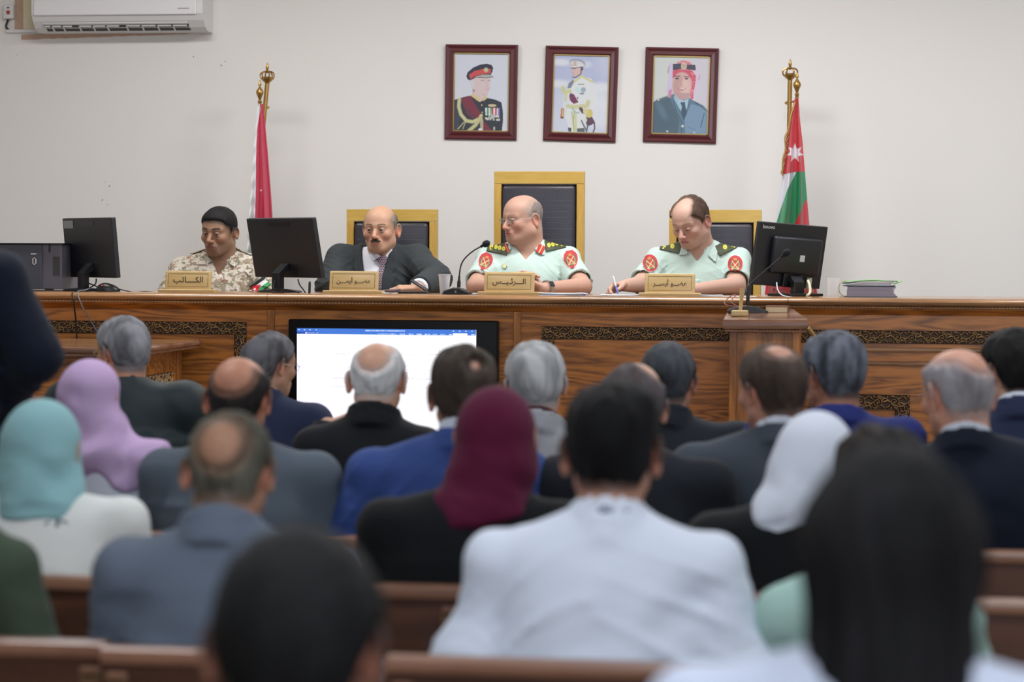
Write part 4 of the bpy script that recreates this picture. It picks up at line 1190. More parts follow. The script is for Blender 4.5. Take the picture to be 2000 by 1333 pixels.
mat_bracket = mat('bracket wood', (104, 76, 50), .5)
where = ['at the far left', 'left of the centre aisle', 'in the middle', 'on the right']
for r_, y in enumerate(PEWY):
    for s_i, (a, b) in enumerate(segX):
        if r_ in (4, 5) and s_i in (1,) and False: continue
        sh = -.055 * (r_ - 3) * 0
        make_pew(b - a, y - ((0, .05, .06, .09)[s_i] if r_ == 3 else 0), a + sh, 'dark wooden pew of the %s, %s' % (rowname[r_], where[s_i]), r_)


# ================================================================== people: implicit surfaces meshed on a grid
F4 = np.float32


def V3(*a): return np.array(a, F4)


def rotm(yaw=0, pitch=0, roll=0):
    """local -> parent. yaw + turns to own left, pitch + looks down, roll + tips to own right"""
    m = Matrix.Rotation(R(yaw), 3, 'Z') @ Matrix.Rotation(R(-pitch), 3, 'X') @ Matrix.Rotation(R(roll), 3, 'Y')
    return np.array(m, F4)


def s_ell(p, c, r, Rm=None):
    q = p - V3(*c)
    if Rm is not None: q = q @ Rm
    r = V3(*r)
    k0 = np.sqrt(((q / r)**2).sum(-1)) + 1e-6; k1 = np.sqrt(((q / (r * r))**2).sum(-1)) + 1e-6
    return k0 * (k0 - 1) / k1


def s_cone(p, a, b, ra, rb, sq=None):
    a = V3(*a); b = V3(*b); d = b - a
    if sq is not None:      # flatten: scale offsets along an axis
        pass
    h = np.clip(((p - a) @ d) / max(float(d @ d), 1e-9), 0, 1)
    q = p - a - h[:, None] * d
    if sq is not None: q = q / V3(*sq)
    return np.sqrt((q * q).sum(-1)) - (ra + (rb - ra) * h)


def smin(a, b, k):
    h = np.maximum(k - np.abs(a - b), 0) / k
    return np.minimum(a, b) - h * h * k * .25


def smax(a, b, k): return -smin(-a, -b, k)


def sstep(a, b, x):
    t = np.clip((x - a) / (b - a), 0, 1); return t * t * (3 - 2 * t)


def nz(p, f, seed=0, oct=3):
    """cheap smooth noise from rotated sines, about -1..1"""
    rs = np.random.RandomState(seed); out = np.zeros(len(p), F4); amp = 1.0; tot = 0
    for o in range(oct):
        for k in range(3):
            d = rs.normal(size=3); d /= np.linalg.norm(d); d2 = rs.normal(size=3); d2 /= np.linalg.norm(d2)
            out += amp * np.sin((p @ d.astype(F4)) * f + rs.uniform(0, 6) + 1.7 * np.sin((p @ d2.astype(F4)) * f * .7 + rs.uniform(0, 6)))
        tot += amp * 1.6; amp *= .5; f *= 2.1
    return out / tot


def axis(segs):
    """segs: list of (start, end, step)"""
    out = [segs[0][0]]
    for a, b, h in segs:
        n = max(1, int(round((b - a) / h)))
        out += list(np.linspace(a, b, n + 1)[1:])
    return np.array(out, F4)


def nets(fn, xs, ys, zs, st=4):
    nx, ny, nz_ = len(xs), len(ys), len(zs)
    ix = np.unique(np.append(np.arange(0, nx, st), nx - 1)); iy = np.unique(np.append(np.arange(0, ny, st), ny - 1)); iz = np.unique(np.append(np.arange(0, nz_, st), nz_ - 1))
    G = np.stack(np.meshgrid(xs[ix], ys[iy], zs[iz], indexing='ij'), -1).reshape(-1, 3)
    c = fn(G).reshape(len(ix), len(iy), len(iz))
    jx = np.clip(np.rint(np.interp(np.arange(nx), ix, np.arange(len(ix)))).astype(int), 0, len(ix) - 1)
    jy = np.clip(np.rint(np.interp(np.arange(ny), iy, np.arange(len(iy)))).astype(int), 0, len(iy) - 1)
    jz = np.clip(np.rint(np.interp(np.arange(nz_), iz, np.arange(len(iz)))).astype(int), 0, len(iz) - 1)
    V = c[jx][:, jy][:, :, jz].astype(F4)
    hx = np.gradient(xs)[:, None, None]; hy = np.gradient(ys)[None, :, None]; hz = np.gradient(zs)[None, None, :]
    near = np.abs(V) < (np.sqrt(hx**2 + hy**2 + hz**2) * st * .62 + .012)
    I = np.nonzero(near)
    pts = np.stack([xs[I[0]], ys[I[1]], zs[I[2]]], -1)
    out = np.empty(len(pts), F4); ch = 400000
    for k in range(0, len(pts), ch): out[k:k + ch] = fn(pts[k:k + ch])
    V[I] = out
    V[0] = V[-1] = 1; V[:, 0] = V[:, -1] = 1; V[:, :, 0] = V[:, :, -1] = 1
    ins = V < 0
    s = ins.astype(np.int8)
    cs = s[:-1, :-1, :-1] + s[1:, :-1, :-1] + s[:-1, 1:, :-1] + s[1:, 1:, :-1] + s[:-1, :-1, 1:] + s[1:, :-1, 1:] + s[:-1, 1:, 1:] + s[1:, 1:, 1:]
    act = (cs > 0) & (cs < 8); A = np.nonzero(act); n = len(A[0])
    idx = np.full(act.shape, -1, np.int32); idx[A] = np.arange(n)
    acc = np.zeros((n, 3), F4); cnt = np.zeros(n, F4)
    ax = [xs, ys, zs]
    cor = [(i, j, k) for i in (0, 1) for j in (0, 1) for k in (0, 1)]
    for a in cor:
        for d in range(3):
            if a[d]: continue
            b = list(a); b[d] = 1
            va = V[A[0] + a[0], A[1] + a[1], A[2] + a[2]]; vb = V[A[0] + b[0], A[1] + b[1], A[2] + b[2]]
            m = (va < 0) != (vb < 0)
            t = np.where(m, va / np.where(va - vb == 0, 1, va - vb), 0)
            for e in range(3):
                ca = ax[e][A[e] + a[e]]; cb = ax[e][A[e] + b[e]]
                acc[:, e] += np.where(m, ca + (cb - ca) * t, 0)
            cnt += m
    P_ = acc / cnt[:, None]
    Q = []
    for d in range(3):
        e, f = [(1, 2), (2, 0), (0, 1)][d]
        sl0 = [slice(None)] * 3; sl1 = [slice(None)] * 3; sl0[d] = slice(0, -1); sl1[d] = slice(1, None)
        ch_ = ins[tuple(sl0)] != ins[tuple(sl1)]
        J = np.nonzero(ch_); J = [j.copy() for j in J]
        ok = (J[e] > 0) & (J[f] > 0) & (J[e] < ins.shape[e] - 1) & (J[f] < ins.shape[f] - 1)
        J = [j[ok] for j in J]
        if len(J[0]) == 0: continue
        def g(de, df):
            K = [j.copy() for j in J]; K[e] = K[e] - de; K[f] = K[f] - df; return idx[K[0], K[1], K[2]]
        q = np.stack([g(1, 1), g(0, 1), g(0, 0), g(1, 0)], -1)
        flip = ~ins[J[0], J[1], J[2]]
        q[flip] = q[flip][:, ::-1]
        Q.append(q)
    Q = np.concatenate(Q); Q = Q[(Q >= 0).all(1)]
    return P_, Q


def mkmesh(name, P_, Q, m, parent, cols=None, keep=None):
    if keep is not None:
        k = keep(P_); kk = k[Q].any(1); Q = Q[kk]
        used = np.zeros(len(P_), bool); used[Q.ravel()] = True
        mp = np.cumsum(used) - 1; P_ = P_[used]; Q = mp[Q]
        if cols is not None: cols = cols[used]
    me = bpy.data.meshes.new(name)
    me.vertices.add(len(P_)); me.vertices.foreach_set('co', P_.astype(F4).ravel())
    me.loops.add(len(Q) * 4); me.loops.foreach_set('vertex_index', Q.astype(np.int32).ravel())
    me.polygons.add(len(Q)); me.polygons.foreach_set('loop_start', np.arange(0, len(Q) * 4, 4, dtype=np.int32))
    me.polygons.foreach_set('use_smooth', np.ones(len(Q), bool))
    me.update(calc_edges=True); me.validate()
    if cols is not None:
        a = me.color_attributes.new('Col', 'FLOAT_COLOR', 'POINT')
        cc = np.ones((len(P_), 4), F4); cc[:, :3] = cols; a.data.foreach_set('color', cc.ravel())
    me.materials.append(m)
    o = bpy.data.objects.new(name, me); C.objects.link(o); o.parent = parent
    return o


# ------------------------------------------------------------------ head, in its own frame (face +y, crown +z)
def head_sdf(q, h):
    """q: points in head frame; h: dict of proportions"""
    jw, fat = h.get('jaw', 1.0), h.get('fat', 0.0)
    q = q.copy(); sgn = np.abs(q[:, 0]); p = np.stack([sgn, q[:, 1], q[:, 2]], -1).astype(F4)
    d = s_ell(p, (0, -.012, .030), (.0765, .097, .087))
    d = smin(d, s_ell(p, (0, .028, .034), (.066, .062, .066)), .03)
    d = smin(d, s_ell(p, (0, .022, -.040), (.064 * jw + fat * .3, .066, .066)), .03)
    d = smin(d, s_ell(p, (0, .052, -.088), (.030 * jw + fat, .034, .024)), .03)
    d = smin(d, s_cone(p, (.052 * jw, -.004, -.058), (.018, .060, -.092), .018 + fat, .015), .03)      # jaw line
    d = smin(d, s_ell(p, (.044, .060, -.022), (.022, .022, .020)), .022)                    # cheekbones
    d = smin(d, s_cone(p, (.006, .087, .021), (.046, .070, .020), .010, .007), .018)        # brow ridge
    d = smax(d, -s_ell(p, (.031, .102, .000), (.020, .018, .0135)), .012)                   # eye sockets
    d = smin(d, s_cone(p, (0, .088, .010), (0, .1115, -.031), .0075, .0120), .011)          # nose
    d = smin(d, s_ell(p, (.0125, .0995, -.036), (.0088, .0110, .0078)), .006)
    cr_ = s_cone(p, (.019, .101, -.036), (.033, .080, -.066), .0022, .0015); d = smax(d, -cr_, .009 )
    d = smax(d, -s_ell(p, (.0065, .103, -.0435), (.0035, .0045, .004)), .003)
    d = smin(d, s_ell(p, (0, .083, -.062), (.030, .014, .022)), .014)                       # muzzle
    d = smin(d, s_ell(p, (0, .0945, -.0585), (.021, .0055, .0045)), .005)
    d = smin(d, s_ell(p, (0, .0935, -.0685), (.018, .0065, .0055)), .005)
    d = smax(d, -s_ell(p, (0, .103, -.0635), (.022, .006, .0012 + h.get('mouth', 0.0))), .003)
    if h.get('lids', True):
        e = (.031, .0800, .0)
        sh = s_ell(p, e, (.0140, .0140, .0140))
        ul, ll = h.get('ulid', .0032) - 18 * (p[:, 0] - .031)**2, h.get('llid', -.0042) + 9 * (p[:, 0] - .031)**2
        up = smax(sh, ul - p[:, 2], .002); lo = smax(sh, p[:, 2] - ll, .002)
        d = smin(d, np.minimum(up, lo), .004)
        d = smax(d, -np.maximum(s_ell(p, e, (.0126, .0126, .0126)), np.maximum(ll - p[:, 2], p[:, 2] - ul)), .0015)
    # ears
    es = h.get('ear', 1.0)
    e = ((p - V3(.0865, -.018, -.004)) @ EARM) / es; ex, ey, ez = e[:, 0], e[:, 1], e[:, 2]
    wy = np.interp(ez, [-.034, -.012, .012, .034], [.009, .0130, .0165, .0165]).astype(F4)
    kk = np.sqrt((ey / wy)**2 + (ez / .0285)**2); rim = np.sqrt(((kk - 1) * wy)**2 + (ex - .0035)**2 * .8) - .0034
    sheet = np.maximum(np.abs(ex + .001) - .0024, (kk - 1) * wy)
    ear = smin(rim, sheet, .003)
    ear = smin(ear, s_ell(e, (.002, .002, -.027), (.0045, .0075, .008)), .006)
    kk2 = np.sqrt(((ey + .0035) / (wy * .58))**2 + ((ez + .000) / .0165)**2); ear = smin(ear, np.sqrt(((kk2 - 1) * wy * .58)**2 + (ex - .002)**2) - .0022, .004)
    ear = smin(ear, s_ell(e, (.001, .0125, -.006), (.004, .004, .006)), .004)
    ear = smax(ear, -s_ell(e, (.0065, .002, -.002), (.007, .0065, .012)), .002)
    d = smin(d, ear * es, .004)
    d = smin(d, s_ell(p, (.075, -.010, -.008), (.008, .009, .018)), .008)
    # under-chin fold / neck root
    d = smin(d, s_cone(p, (0, -.030, -.040), (0, -.030, -.13), .054 + fat, .056 + fat), .035)
    return d


EARM = np.array(Matrix.Rotation(R(-10), 3, 'X') @ Matrix.Rotation(R(32), 3, 'Z'), F4)


def hair_line(q):
    """>0 inside the hair region, metres"""
    y, z, x = q[:, 1], q[:, 2], np.abs(q[:, 0])
    zl = np.interp(y, [-.12, -.055, -.036, -.028, -.005, .012, .030, .050, .068, .085, .12], [-.078, -.072, -.052, .004, .012, -.012, .018, .034, .056, .064, .066]).astype(F4)
    return (z - zl)


# ------------------------------------------------------------------ torso + limbs, in person frame
def build_frame(o):
    """fills defaults and derives joints. person frame: origin on the floor, faces +y, +x is own right"""
    S = o['S']; sw = o.setdefault('sw', .178); ly = o.setdefault('lean', 0.0); o.setdefault('hipz', .47)
    o.setdefault('hunch', 0.0); o.setdefault('girth', 1.0)
    sx = o.setdefault('shift', 0.0)        # sideways lean of the shoulders
    ny = ly + o['hunch']
    o['C'] = V3(sx, ly, S)                  # shoulder-line centre
    o['N'] = V3(sx + o.get('nx', 0), ny - .008, S + .02 + o.get('nz', 0))
    Rh = rotm(o.get('yaw', 0), o.get('pitch', 0), o.get('roll', 0)); o['Rh'] = Rh
    hs = o.setdefault('hs', 1.0)
    pv = o['N'] + V3(0, .012, .045)
    o['H'] = pv + (Rh @ V3(0, .026, .100)) * hs
    drop = o.setdefault('drop', .045)
    sh = {}
    for s, k in ((1, 'R'), (-1, 'L')):
        sh[k] = o['C'] + V3(s * sw, -.002, -drop + s * o.get('tiltsh', 0))
    o['SH'] = sh
    E, Wp = o.get('elbow', {}), o.get('wrist', {})
    for s, k in ((1, 'R'), (-1, 'L')):
        if k not in E: E[k] = sh[k] + V3(s * .045, .05, -.27)
        if k not in Wp: Wp[k] = np.array([s * .09 + sx, E[k][1] + .20, E[k][2] - .02], F4)
        E[k] = np.asarray(E[k], F4); Wp[k] = np.asarray(Wp[k], F4)
    o['E'], o['W'] = E, Wp
    return o


def torso(p, o, off=0.0, pad=0.0):
    C_, g, sw, hz = o['C'], o['girth'], o['sw'], o['hipz']
    S = float(C_[2]); cx, cy = float(C_[0]), float(C_[1])
    L = S - hz
    d = s_ell(p, (cx * .85, cy * .8 + .0, S - .17), (.172 * g * sw / .178 + off, .122 * g + off, .20 + off))
    d = smin(d, s_ell(p, (cx * .4, cy * .3 + .012, hz + L * .30), (.158 * g + off, .122 * g + off, .23 + off)), .06)
    d = smin(d, s_ell(p, (0, 0, hz + .06), (.175 * g + off, .135 + off, .12 + off)), .06)
    for s, k in ((1, 'R'), (-1, 'L')):
        sh = o['SH'][k]
        d = smin(d, s_cone(p, (cx + s * .05, cy - .012, S - .045), sh + V3(s * .006, 0, .010), .054 + off, .042 + off + pad, (1, 1.15, 1)), .045)
        d = smin(d, s_cone(p, o['N'] + V3(s * .012, -.012, .002), (cx + s * .11, cy - .010, S - .036), .044 + off * .8, .034 + off, None), .05)
    return d


def arm(p, o, k, off=0.0, to=1.0, r=(.052, .043, .040, .027)):
    s, e, w_ = o['SH'][k], o['E'][k], o['W'][k]
    ag = o.get('armg', 1.0)
    d = s_cone(p, s + V3(0, 0, -.012), e, r[0] * ag + off, r[1] * ag + off)
    if to > 0:
        e2 = e + (w_ - e) * to
        d = smin(d, s_cone(p, e, e2, r[2] * ag + off, (r[2] + (r[3] - r[2]) * to) * ag + off), .02)
    return d


def hand_parts(w_, fwd, nrm, side, curls, spread=1.0, thumb=(.5, .7, .5), sc=1.0):
    """list of (a,b,ra,rb). fwd: along the fingers, nrm: out of the palm, side: towards the thumb"""
    f = np.asarray(fwd, float); f /= np.linalg.norm(f); n = np.asarray(nrm, float); n -= f * (n @ f); n /= np.linalg.norm(n)
    s = np.cross(f, n) * side
    w_ = np.asarray(w_, float); out = []
    P0 = w_ + f * .012
    for i in range(4):
        t = .026 - i * .0172
        kn = w_ + (f * (.088 - .004 * abs(i - 1.2)) + s * t) * sc
        out.append((P0 + s * t * .55, kn, .0125 * sc, .0098 * sc))
        L = [(.042, .026, .021), (.046, .029, .022), (.043, .027, .022), (.034, .020, .019)][i]
        c = curls[i]; ang = 0; a = kn; rr_ = .0088 * sc - (i == 3) * .001
        sd = s * (1.5 - i) * .05 * spread
        for j in range(3):
            ang += c * (.8, 1.0, .75)[j]
            d = f * math.cos(ang) + n * math.sin(ang) + sd; d /= np.linalg.norm(d)
            b = a + d * L[j] * sc; out.append((a, b, rr_, rr_ * .90)); a = b; rr_ *= .90
    a = w_ + (f * .022 + s * .022 + n * .006) * sc
    d = f * thumb[0] + s * thumb[1] + n * thumb[2]; d /= np.linalg.norm(d); b = a + d * .044 * sc
    out.append((w_ + f * .014 + s * .012, a, .014 * sc, .0125 * sc)); out.append((a, b, .0125 * sc, .0098 * sc))
    d = f * (thumb[0] + .5) + s * (thumb[1] - .25) + n * thumb[2]; d /= np.linalg.norm(d)
    out.append((b, b + d * .030 * sc, .0095 * sc, .0078 * sc))
    return out


def body_sdf(p, o):
    d = torso(p, o, -.004)
    C_ = o['C']
    top = p[:, 2] > C_[2] - .13
    near = np.full(len(p), 1.0, F4)
    if top.any():
        q = ((p[top] - o['H']) / o['hs']) @ o['Rh']
        near[top] = head_sdf(q, o['head']) * o['hs']
    nk = s_cone(p, o['H'] + o['Rh'] @ V3(0, -.028, -.06), o['N'] + V3(0, -.004, -.02), .054 + o['head'].get('fat', 0), .055 + o['head'].get('fat', 0) * .6)
    d = smin(d, smin(near, nk, .02), .03)
    for k in ('R', 'L'):
        if k in o.get('noarms', ''): continue
        a = arm(p, o, k)
        if k in o.get('hands', {}):
            for (x, y, ra, rb) in o['hands'][k]: a = smin(a, s_cone(p, x, y, ra, rb), .007)
        else:
            a = smin(a, s_ell(p, o['W'][k] + V3(0, .06, -.01), (.04, .075, .022)), .03)
        d = smin(d, a, .02)
    return d


def skin_cols(p, o):
    hd = o['head']; base = nlin(hd['skin']); n = len(p)
    col = np.tile(base, (n, 1)).astype(float)
    q = ((p - o['H']) / o['hs']) @ o['Rh']; x, y, z = np.abs(q[:, 0]), q[:, 1], q[:, 2]
    inh = (z > -.15)

    def mix(m, c, a=1.0):
        nonlocal col
        m = (np.clip(m, 0, 1) * a)[:, None]; col = col * (1 - m) + nlin(c)[None] * m
    red = hd.get('flush', (205, 120, 100))
    g = lambda cx, cy, cz, r: np.exp(-(((x - cx)**2 + (y - cy)**2 + (z - cz)**2) / r**2))
    mix(g(.040, .070, -.030, .026), red, .35 * hd.get('fl', 1)); mix(g(0, .112, -.032, .018), red, .35 * hd.get('fl', 1)); mix(g(.083, -.012, -.008, .030), red, .45)
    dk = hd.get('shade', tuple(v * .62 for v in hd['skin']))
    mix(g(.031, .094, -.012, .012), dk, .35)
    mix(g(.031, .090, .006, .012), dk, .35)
    if hd.get('stubble'):
        m = sstep(-.030, -.050, z) * sstep(-.01, .03, y) * (z > -.14); m = np.maximum(m, g(0, .098, -.050, .018)); mix(m, hd['stubble'], hd.get('stub_a', .5))
        m = sstep(.055, .062, x) * sstep(-.05, -.02, z) * sstep(.045, .02, y) * (y > -.01) * (z < .03); mix(m, hd['stubble'], hd.get('stub_a', .5))
    lip = hd.get('lip', (168, 98, 92))
    mm = (((x / .024)**2 + ((z + .0632) / .0105)**2) < 1) & (y > .080); mix(mm.astype(float), lip, .75)
    mm = (np.abs(z + .0633) < .0013) & (x < .022) & (y > .080); mix(mm.astype(float), (80, 40, 38), .8)
    ul = hd.get('ulid', .0032) - 18 * (x - .031)**2; de = np.sqrt((x - .031)**2 + (y - .080)**2 + z**2)
    mm = (de < .0158) * sstep(.0017, .0006, np.abs(z - ul - .0004)) * (np.abs(x - .031) < .0135); mix(mm, (44, 28, 24), .75)
    # brows
    zb_ = .0245 + .004 * np.sin(np.clip((x - .012) / .04, 0, 1) * 2.6) - .10 * np.clip(x - .040, 0, 1)
    bw = hd.get('browt', .0045)
    mm = sstep(bw, bw * .5, np.abs(z - zb_)) * sstep(.010, .015, x) * sstep(.054, .046, x) * (y > .045); mix(mm, hd.get('brow', (60, 45, 38)), hd.get('brow_a', .85))
    # scalp tint under and beside the hair
    if hd.get('hair'):
        hr = hd['hair']; m = hair_m(q, hr); mix(sstep(-.008, .010, m) * inh, hr['c1'], hr.get('tint', .85))
    return col


def hair_m(q, hr):
    m = hair_line(q)
    if hr.get('hl'): m = m - hr['hl'] * sstep(.02, .07, q[:, 1]).astype(F4)
    for b in hr.get('bald', []):
        m = np.minimum(m, s_ell(q, b[:3], b[3:6]))
    return m


def hair_sdf(q, h, hr):
    d = head_sdf(q, dict(h, lids=False))
    # ignore the ears: use the skull for hair
    sk = s_ell(q, (0, -.012, .030), (.0765, .097, .087)); sk = smin(sk, s_ell(q, (0, .028, .034), (.066, .062, .066)), .03)
    sk = smin(sk, s_ell(q, (0, .022, -.040), (.064, .066, .066)), .03)
    sk = smin(sk, s_cone(q, (0, -.030, -.040), (0, -.030, -.13), .054, .056), .035)
    t = hr.get('t', .010); m = hair_m(q, hr)
    tt = -.006 + (t + .006) * sstep(-.004, hr.get('fade', .035), m)
    top = sstep(.02, .11, q[:, 2]) * hr.get('vol', .0)
    side = sstep(.0, -.06, q[:, 2]) * .4
    tt = tt * (1 - side * (tt > 0)) + top * sstep(.0, .03, m)
    f = hr.get('freq', 160)
    nn = nz(q * V3(1, 1, hr.get('zs', .35)), f, hr.get('seed', 1), 2) * hr.get('rough', .0022)
    return sk - tt - nn * sstep(.0, .012, m)


HAIRMATS = {}


def hair_mat(rough=.75, curly=False):
    k = ('h', curly)
    if k in HAIRMATS: return HAIRMATS[k]
    m = attr_mat('hair strands' + (' curly' if curly else ''), .68, spec=.18, bump=(420 if curly else 260, .7), stretch=(1, 1, .12 if not curly else .8))
    HAIRMATS[k] = m; return m


m_skin = attr_mat('skin', .52, spec=.4, sss=.12, bump=(380, .12))
m_eye = attr_mat('eye', .12, spec=.8)


def cloth_folds(p, o, amp, seed):
    """soft diagonal drag folds hanging from the shoulders"""
    C_ = o['C']; q = p - C_
    a = np.abs(q[:, 0])
    f1 = np.sin((q[:, 0] * 16 + q[:, 2] * 34 + 1.6 * np.sin(q[:, 2] * 9 + seed)) + seed)
    f2 = np.sin((-q[:, 0] * 19 + q[:, 2] * 30 + 1.8 * np.sin(q[:, 0] * 11 + seed * 2)) + seed * 1.7)
    f3 = nz(p, 17, seed, 2)
    low = sstep(.02, -.22, q[:, 2])
    side = sstep(.04, .16, a)
    rg = lambda v: np.clip(1 - np.abs(v) * 1.35, 0, 1)**2
    mod = .5 + .5 * nz(p, 9, seed + 7, 1)
    drag = np.where(q[:, 0] > 0, rg(f1), rg(f2)) * mod
    lm = np.zeros(len(p), F4)
    for s, k in ((1, 'R'), (-1, 'L')):
        e, w_ = o['E'][k], o['W'][k]; de = np.sqrt(((p - e)**2).sum(-1)); ax = o['SH'][k] - e; ax = ax / np.linalg.norm(ax)
        lm += np.exp(-(de / .13)**2) * rg(np.sin(((p - e) @ ax) * 95 + 2.2 * np.sin(p[:, 0] * 30 + seed) + 1.5 * np.sin(p[:, 1] * 26)))
        arm_pit = o['SH'][k] + V3(-s * .03, .03, -.09); dp = np.sqrt(((p - arm_pit)**2).sum(-1))
        lm += .9 * np.exp(-(dp / .09)**2) * rg(np.sin((p[:, 0] * s * 60 + p[:, 2] * 75) + 1.5 * np.sin(p[:, 1] * 30 + seed)))
    return amp * (1.1 * drag * (.25 + .75 * low) * (.35 + .65 * side) + .75 * lm + .7 * f3 * (.4 + .6 * low))


def band(p, o, r0, r1, z0, z1, th, open_front=0.0, back=-.014, roll=0.0):
    """stand-up collar round the neck: tapered elliptical shell"""
    N = o['N']; ax = (o['H'] + o['Rh'] @ V3(0, -.028, -.06)) - N; ax = ax / np.linalg.norm(ax); ax = ax * .55 + V3(0, 0, .45); ax /= np.linalg.norm(ax)
    q = p - N; t = q @ ax; t = t - q[:, 1] * open_front
    c = q - t[:, None] * ax
    c = c - V3(0, back + .014, 0)
    rad = np.sqrt((c[:, 0])**2 + (c[:, 1] * .96)**2 + c[:, 2]**2)
    rr_ = r0 + (r1 - r0) * np.clip((t - z0) / (z1 - z0), 0, 1)
    d = np.abs(rad - rr_) - th
    return smax(smax(d, t - z1, .004), z0 - t, .004)


def axfor(lo, hi, flo, fhi, hc, hf):
    segs = []
    flo, fhi = max(lo, flo), min(hi, fhi)
    if flo > lo + hc: segs.append((lo, flo, hc))
    else: flo = lo
    segs.append((flo, fhi, hf) if fhi < hi - hc else (flo, hi, hf))
    if fhi < hi - hc: segs.append((fhi, hi, hc))
    return axis(segs)


def cloth(name, col, rough=.8, weave=500, st=.35, sheen=.04, stretch=None, vary=0.0):
    return mat(name, col, rough, bump=(weave, st), sheen=sheen, stretch=stretch, vary=vary, spec=.18)


def neck_cut(p, o, r=.062):
    N = o['N']; return s_cone(p, N + V3(0, -.004, .012), o['H'], r, r + .012)


def jacket_sdf(p, o):
    J = o['jacket']; off = J.get('off', .016)
    d = torso(p, o, off, J.get('pad', .004))
    for k in ('R', 'L'):
        a = arm(p, o, k, off + .001, .93, (.054, .048, .045, .036))
        cut = o['W'][k] - (o['W'][k] - o['E'][k]) * .07; ax = (o['W'][k] - o['E'][k]); ax = ax / np.linalg.norm(ax)
        a = smax(a, (p - cut) @ ax, .006)
        d = smin(d, a, .028)
    d = d - cloth_folds(p, o, J.get('fold', .006), J.get('seed', 1))
    if J.get('pleats'):       # gathered gown below a yoke
        q = p - o['C']; a = sstep(-.075, -.11, q[:, 2] + .12 * np.abs(q[:, 0])) 
        d = d - .014 * a * np.maximum(np.sin(q[:, 0] * 85 + 2 * np.sin(q[:, 2] * 6)), -.5) - .02 * a
    d = smax(d, -neck_cut(p, o, J.get('nk', .062)), .006)
    S = float(o['C'][2]); cx = float(o['C'][0])
    if J.get('front'):
        z = p[:, 2]; v = np.interp(z, [S - .46, S - .36, S - .10, S - .02, S + .06], [.0, .038, .043, .060, .075]).astype(F4)
        x = np.abs(p[:, 0] - cx - J.get('vx', 0)); fr = p[:, 1] > o['C'][1]
        w_ = np.interp(z, [S - .42, S - .10, S - .092, S - .06, S + .04], [.012, .062, .042, .052, .02]).astype(F4)
        lap = sstep(.003, -.001, x - v - w_) * sstep(-.004, 0, x - v) * fr * sstep(S - .37, S - .34, z)
        d = d - .0055 * lap
        seam = (np.abs(x - v - w_) < .0022) & fr & (z > S - .34) & (z < S - .02); d = d + .003 * seam
        wedge = np.maximum(x - v, o['C'][1] + .02 - p[:, 1]); d = smax(d, -wedge, .004)
    if J.get('collar', True):
        b = band(p, o, .094, .075, -.030, J.get('ch', .042) + .004, .0060, open_front=-.35)
        if J.get('front'): b = smax(b, p[:, 1] - o['N'][1] - .05, .01)
        d = smin(d, b, .004)
    if J.get('nr') is not None: pass
    return smax(d, (o['hipz'] - .03) - p[:, 2], .01)


def shirt_sdf(p, o):
    T = o['shirt']; off = T.get('off', .008)
    d = torso(p, o, off, 0)
    sl = T.get('sleeve', 'long')
    for k in ('R', 'L'):
        if sl == 'none': continue
        s, e, w_ = o['SH'][k] + V3(0, 0, -.012), o['E'][k], o['W'][k]
        if sl == 'short':
            ax = e - s; L = np.linalg.norm(ax); ax = ax / L; end = s + ax * L * T.get('sl', .86)
            a = s_cone(p, s, end + ax * .03, .058 * o.get('armg', 1), .063 * o.get('armg', 1)); a = smax(a, (p - end) @ ax, .004)
            hol = s_cone(p, end - ax * .02, end + ax * .05, .052 * o.get('armg', 1), .056 * o.get('armg', 1)); a = smax(a, -hol, .003)
        else:
            a = arm(p, o, k, off, .95, (.054, .047, .044, .036))
            cut = w_ - (w_ - e) * .05; ax = (w_ - e); ax = ax / np.linalg.norm(ax); a = smax(a, (p - cut) @ ax, .004)
            if T.get('cuff'): a = smin(a, smax(s_cone(p, w_ - ax * .045, w_, .037, .038), (p - w_ + ax * .004) @ ax, .003), .003)
        d = smin(d, a, .022)
    d = d - cloth_folds(p, o, T.get('fold', .005), T.get('seed', 1))
    if T.get('belt'): d = d - .02 * np.exp(-((p[:, 2] - T['belt']) / .06)**2) * (p[:, 1] < 0)
    d = smax(d, -neck_cut(p, o, T.get('nk', .060)), .005)
    if T.get('open'):      # open neck V
        S = float(o['C'][2]); x = np.abs(p[:, 0] - o['N'][0]); v = np.interp(p[:, 2], [S - T['open'], S + .03], [0, .062]).astype(F4)
        d = smax(d, -np.maximum(np.maximum(x - v, (S - T['open']) - p[:, 2]), o['C'][1] + .02 - p[:, 1]), .004)
    if T.get('collar', True):
        b = band(p, o, T.get('r0', .075), T.get('r1', .063), T.get('z0', -.03), T.get('ch', .045), .0035, open_front=T.get('of', -.3))
        if T.get('open'): b = smax(b, p[:, 1] - o['N'][1] - .060, .004)
        d = smin(d, b, .003)
    return smax(d, (o['hipz'] - .03) - p[:, 2], .01)


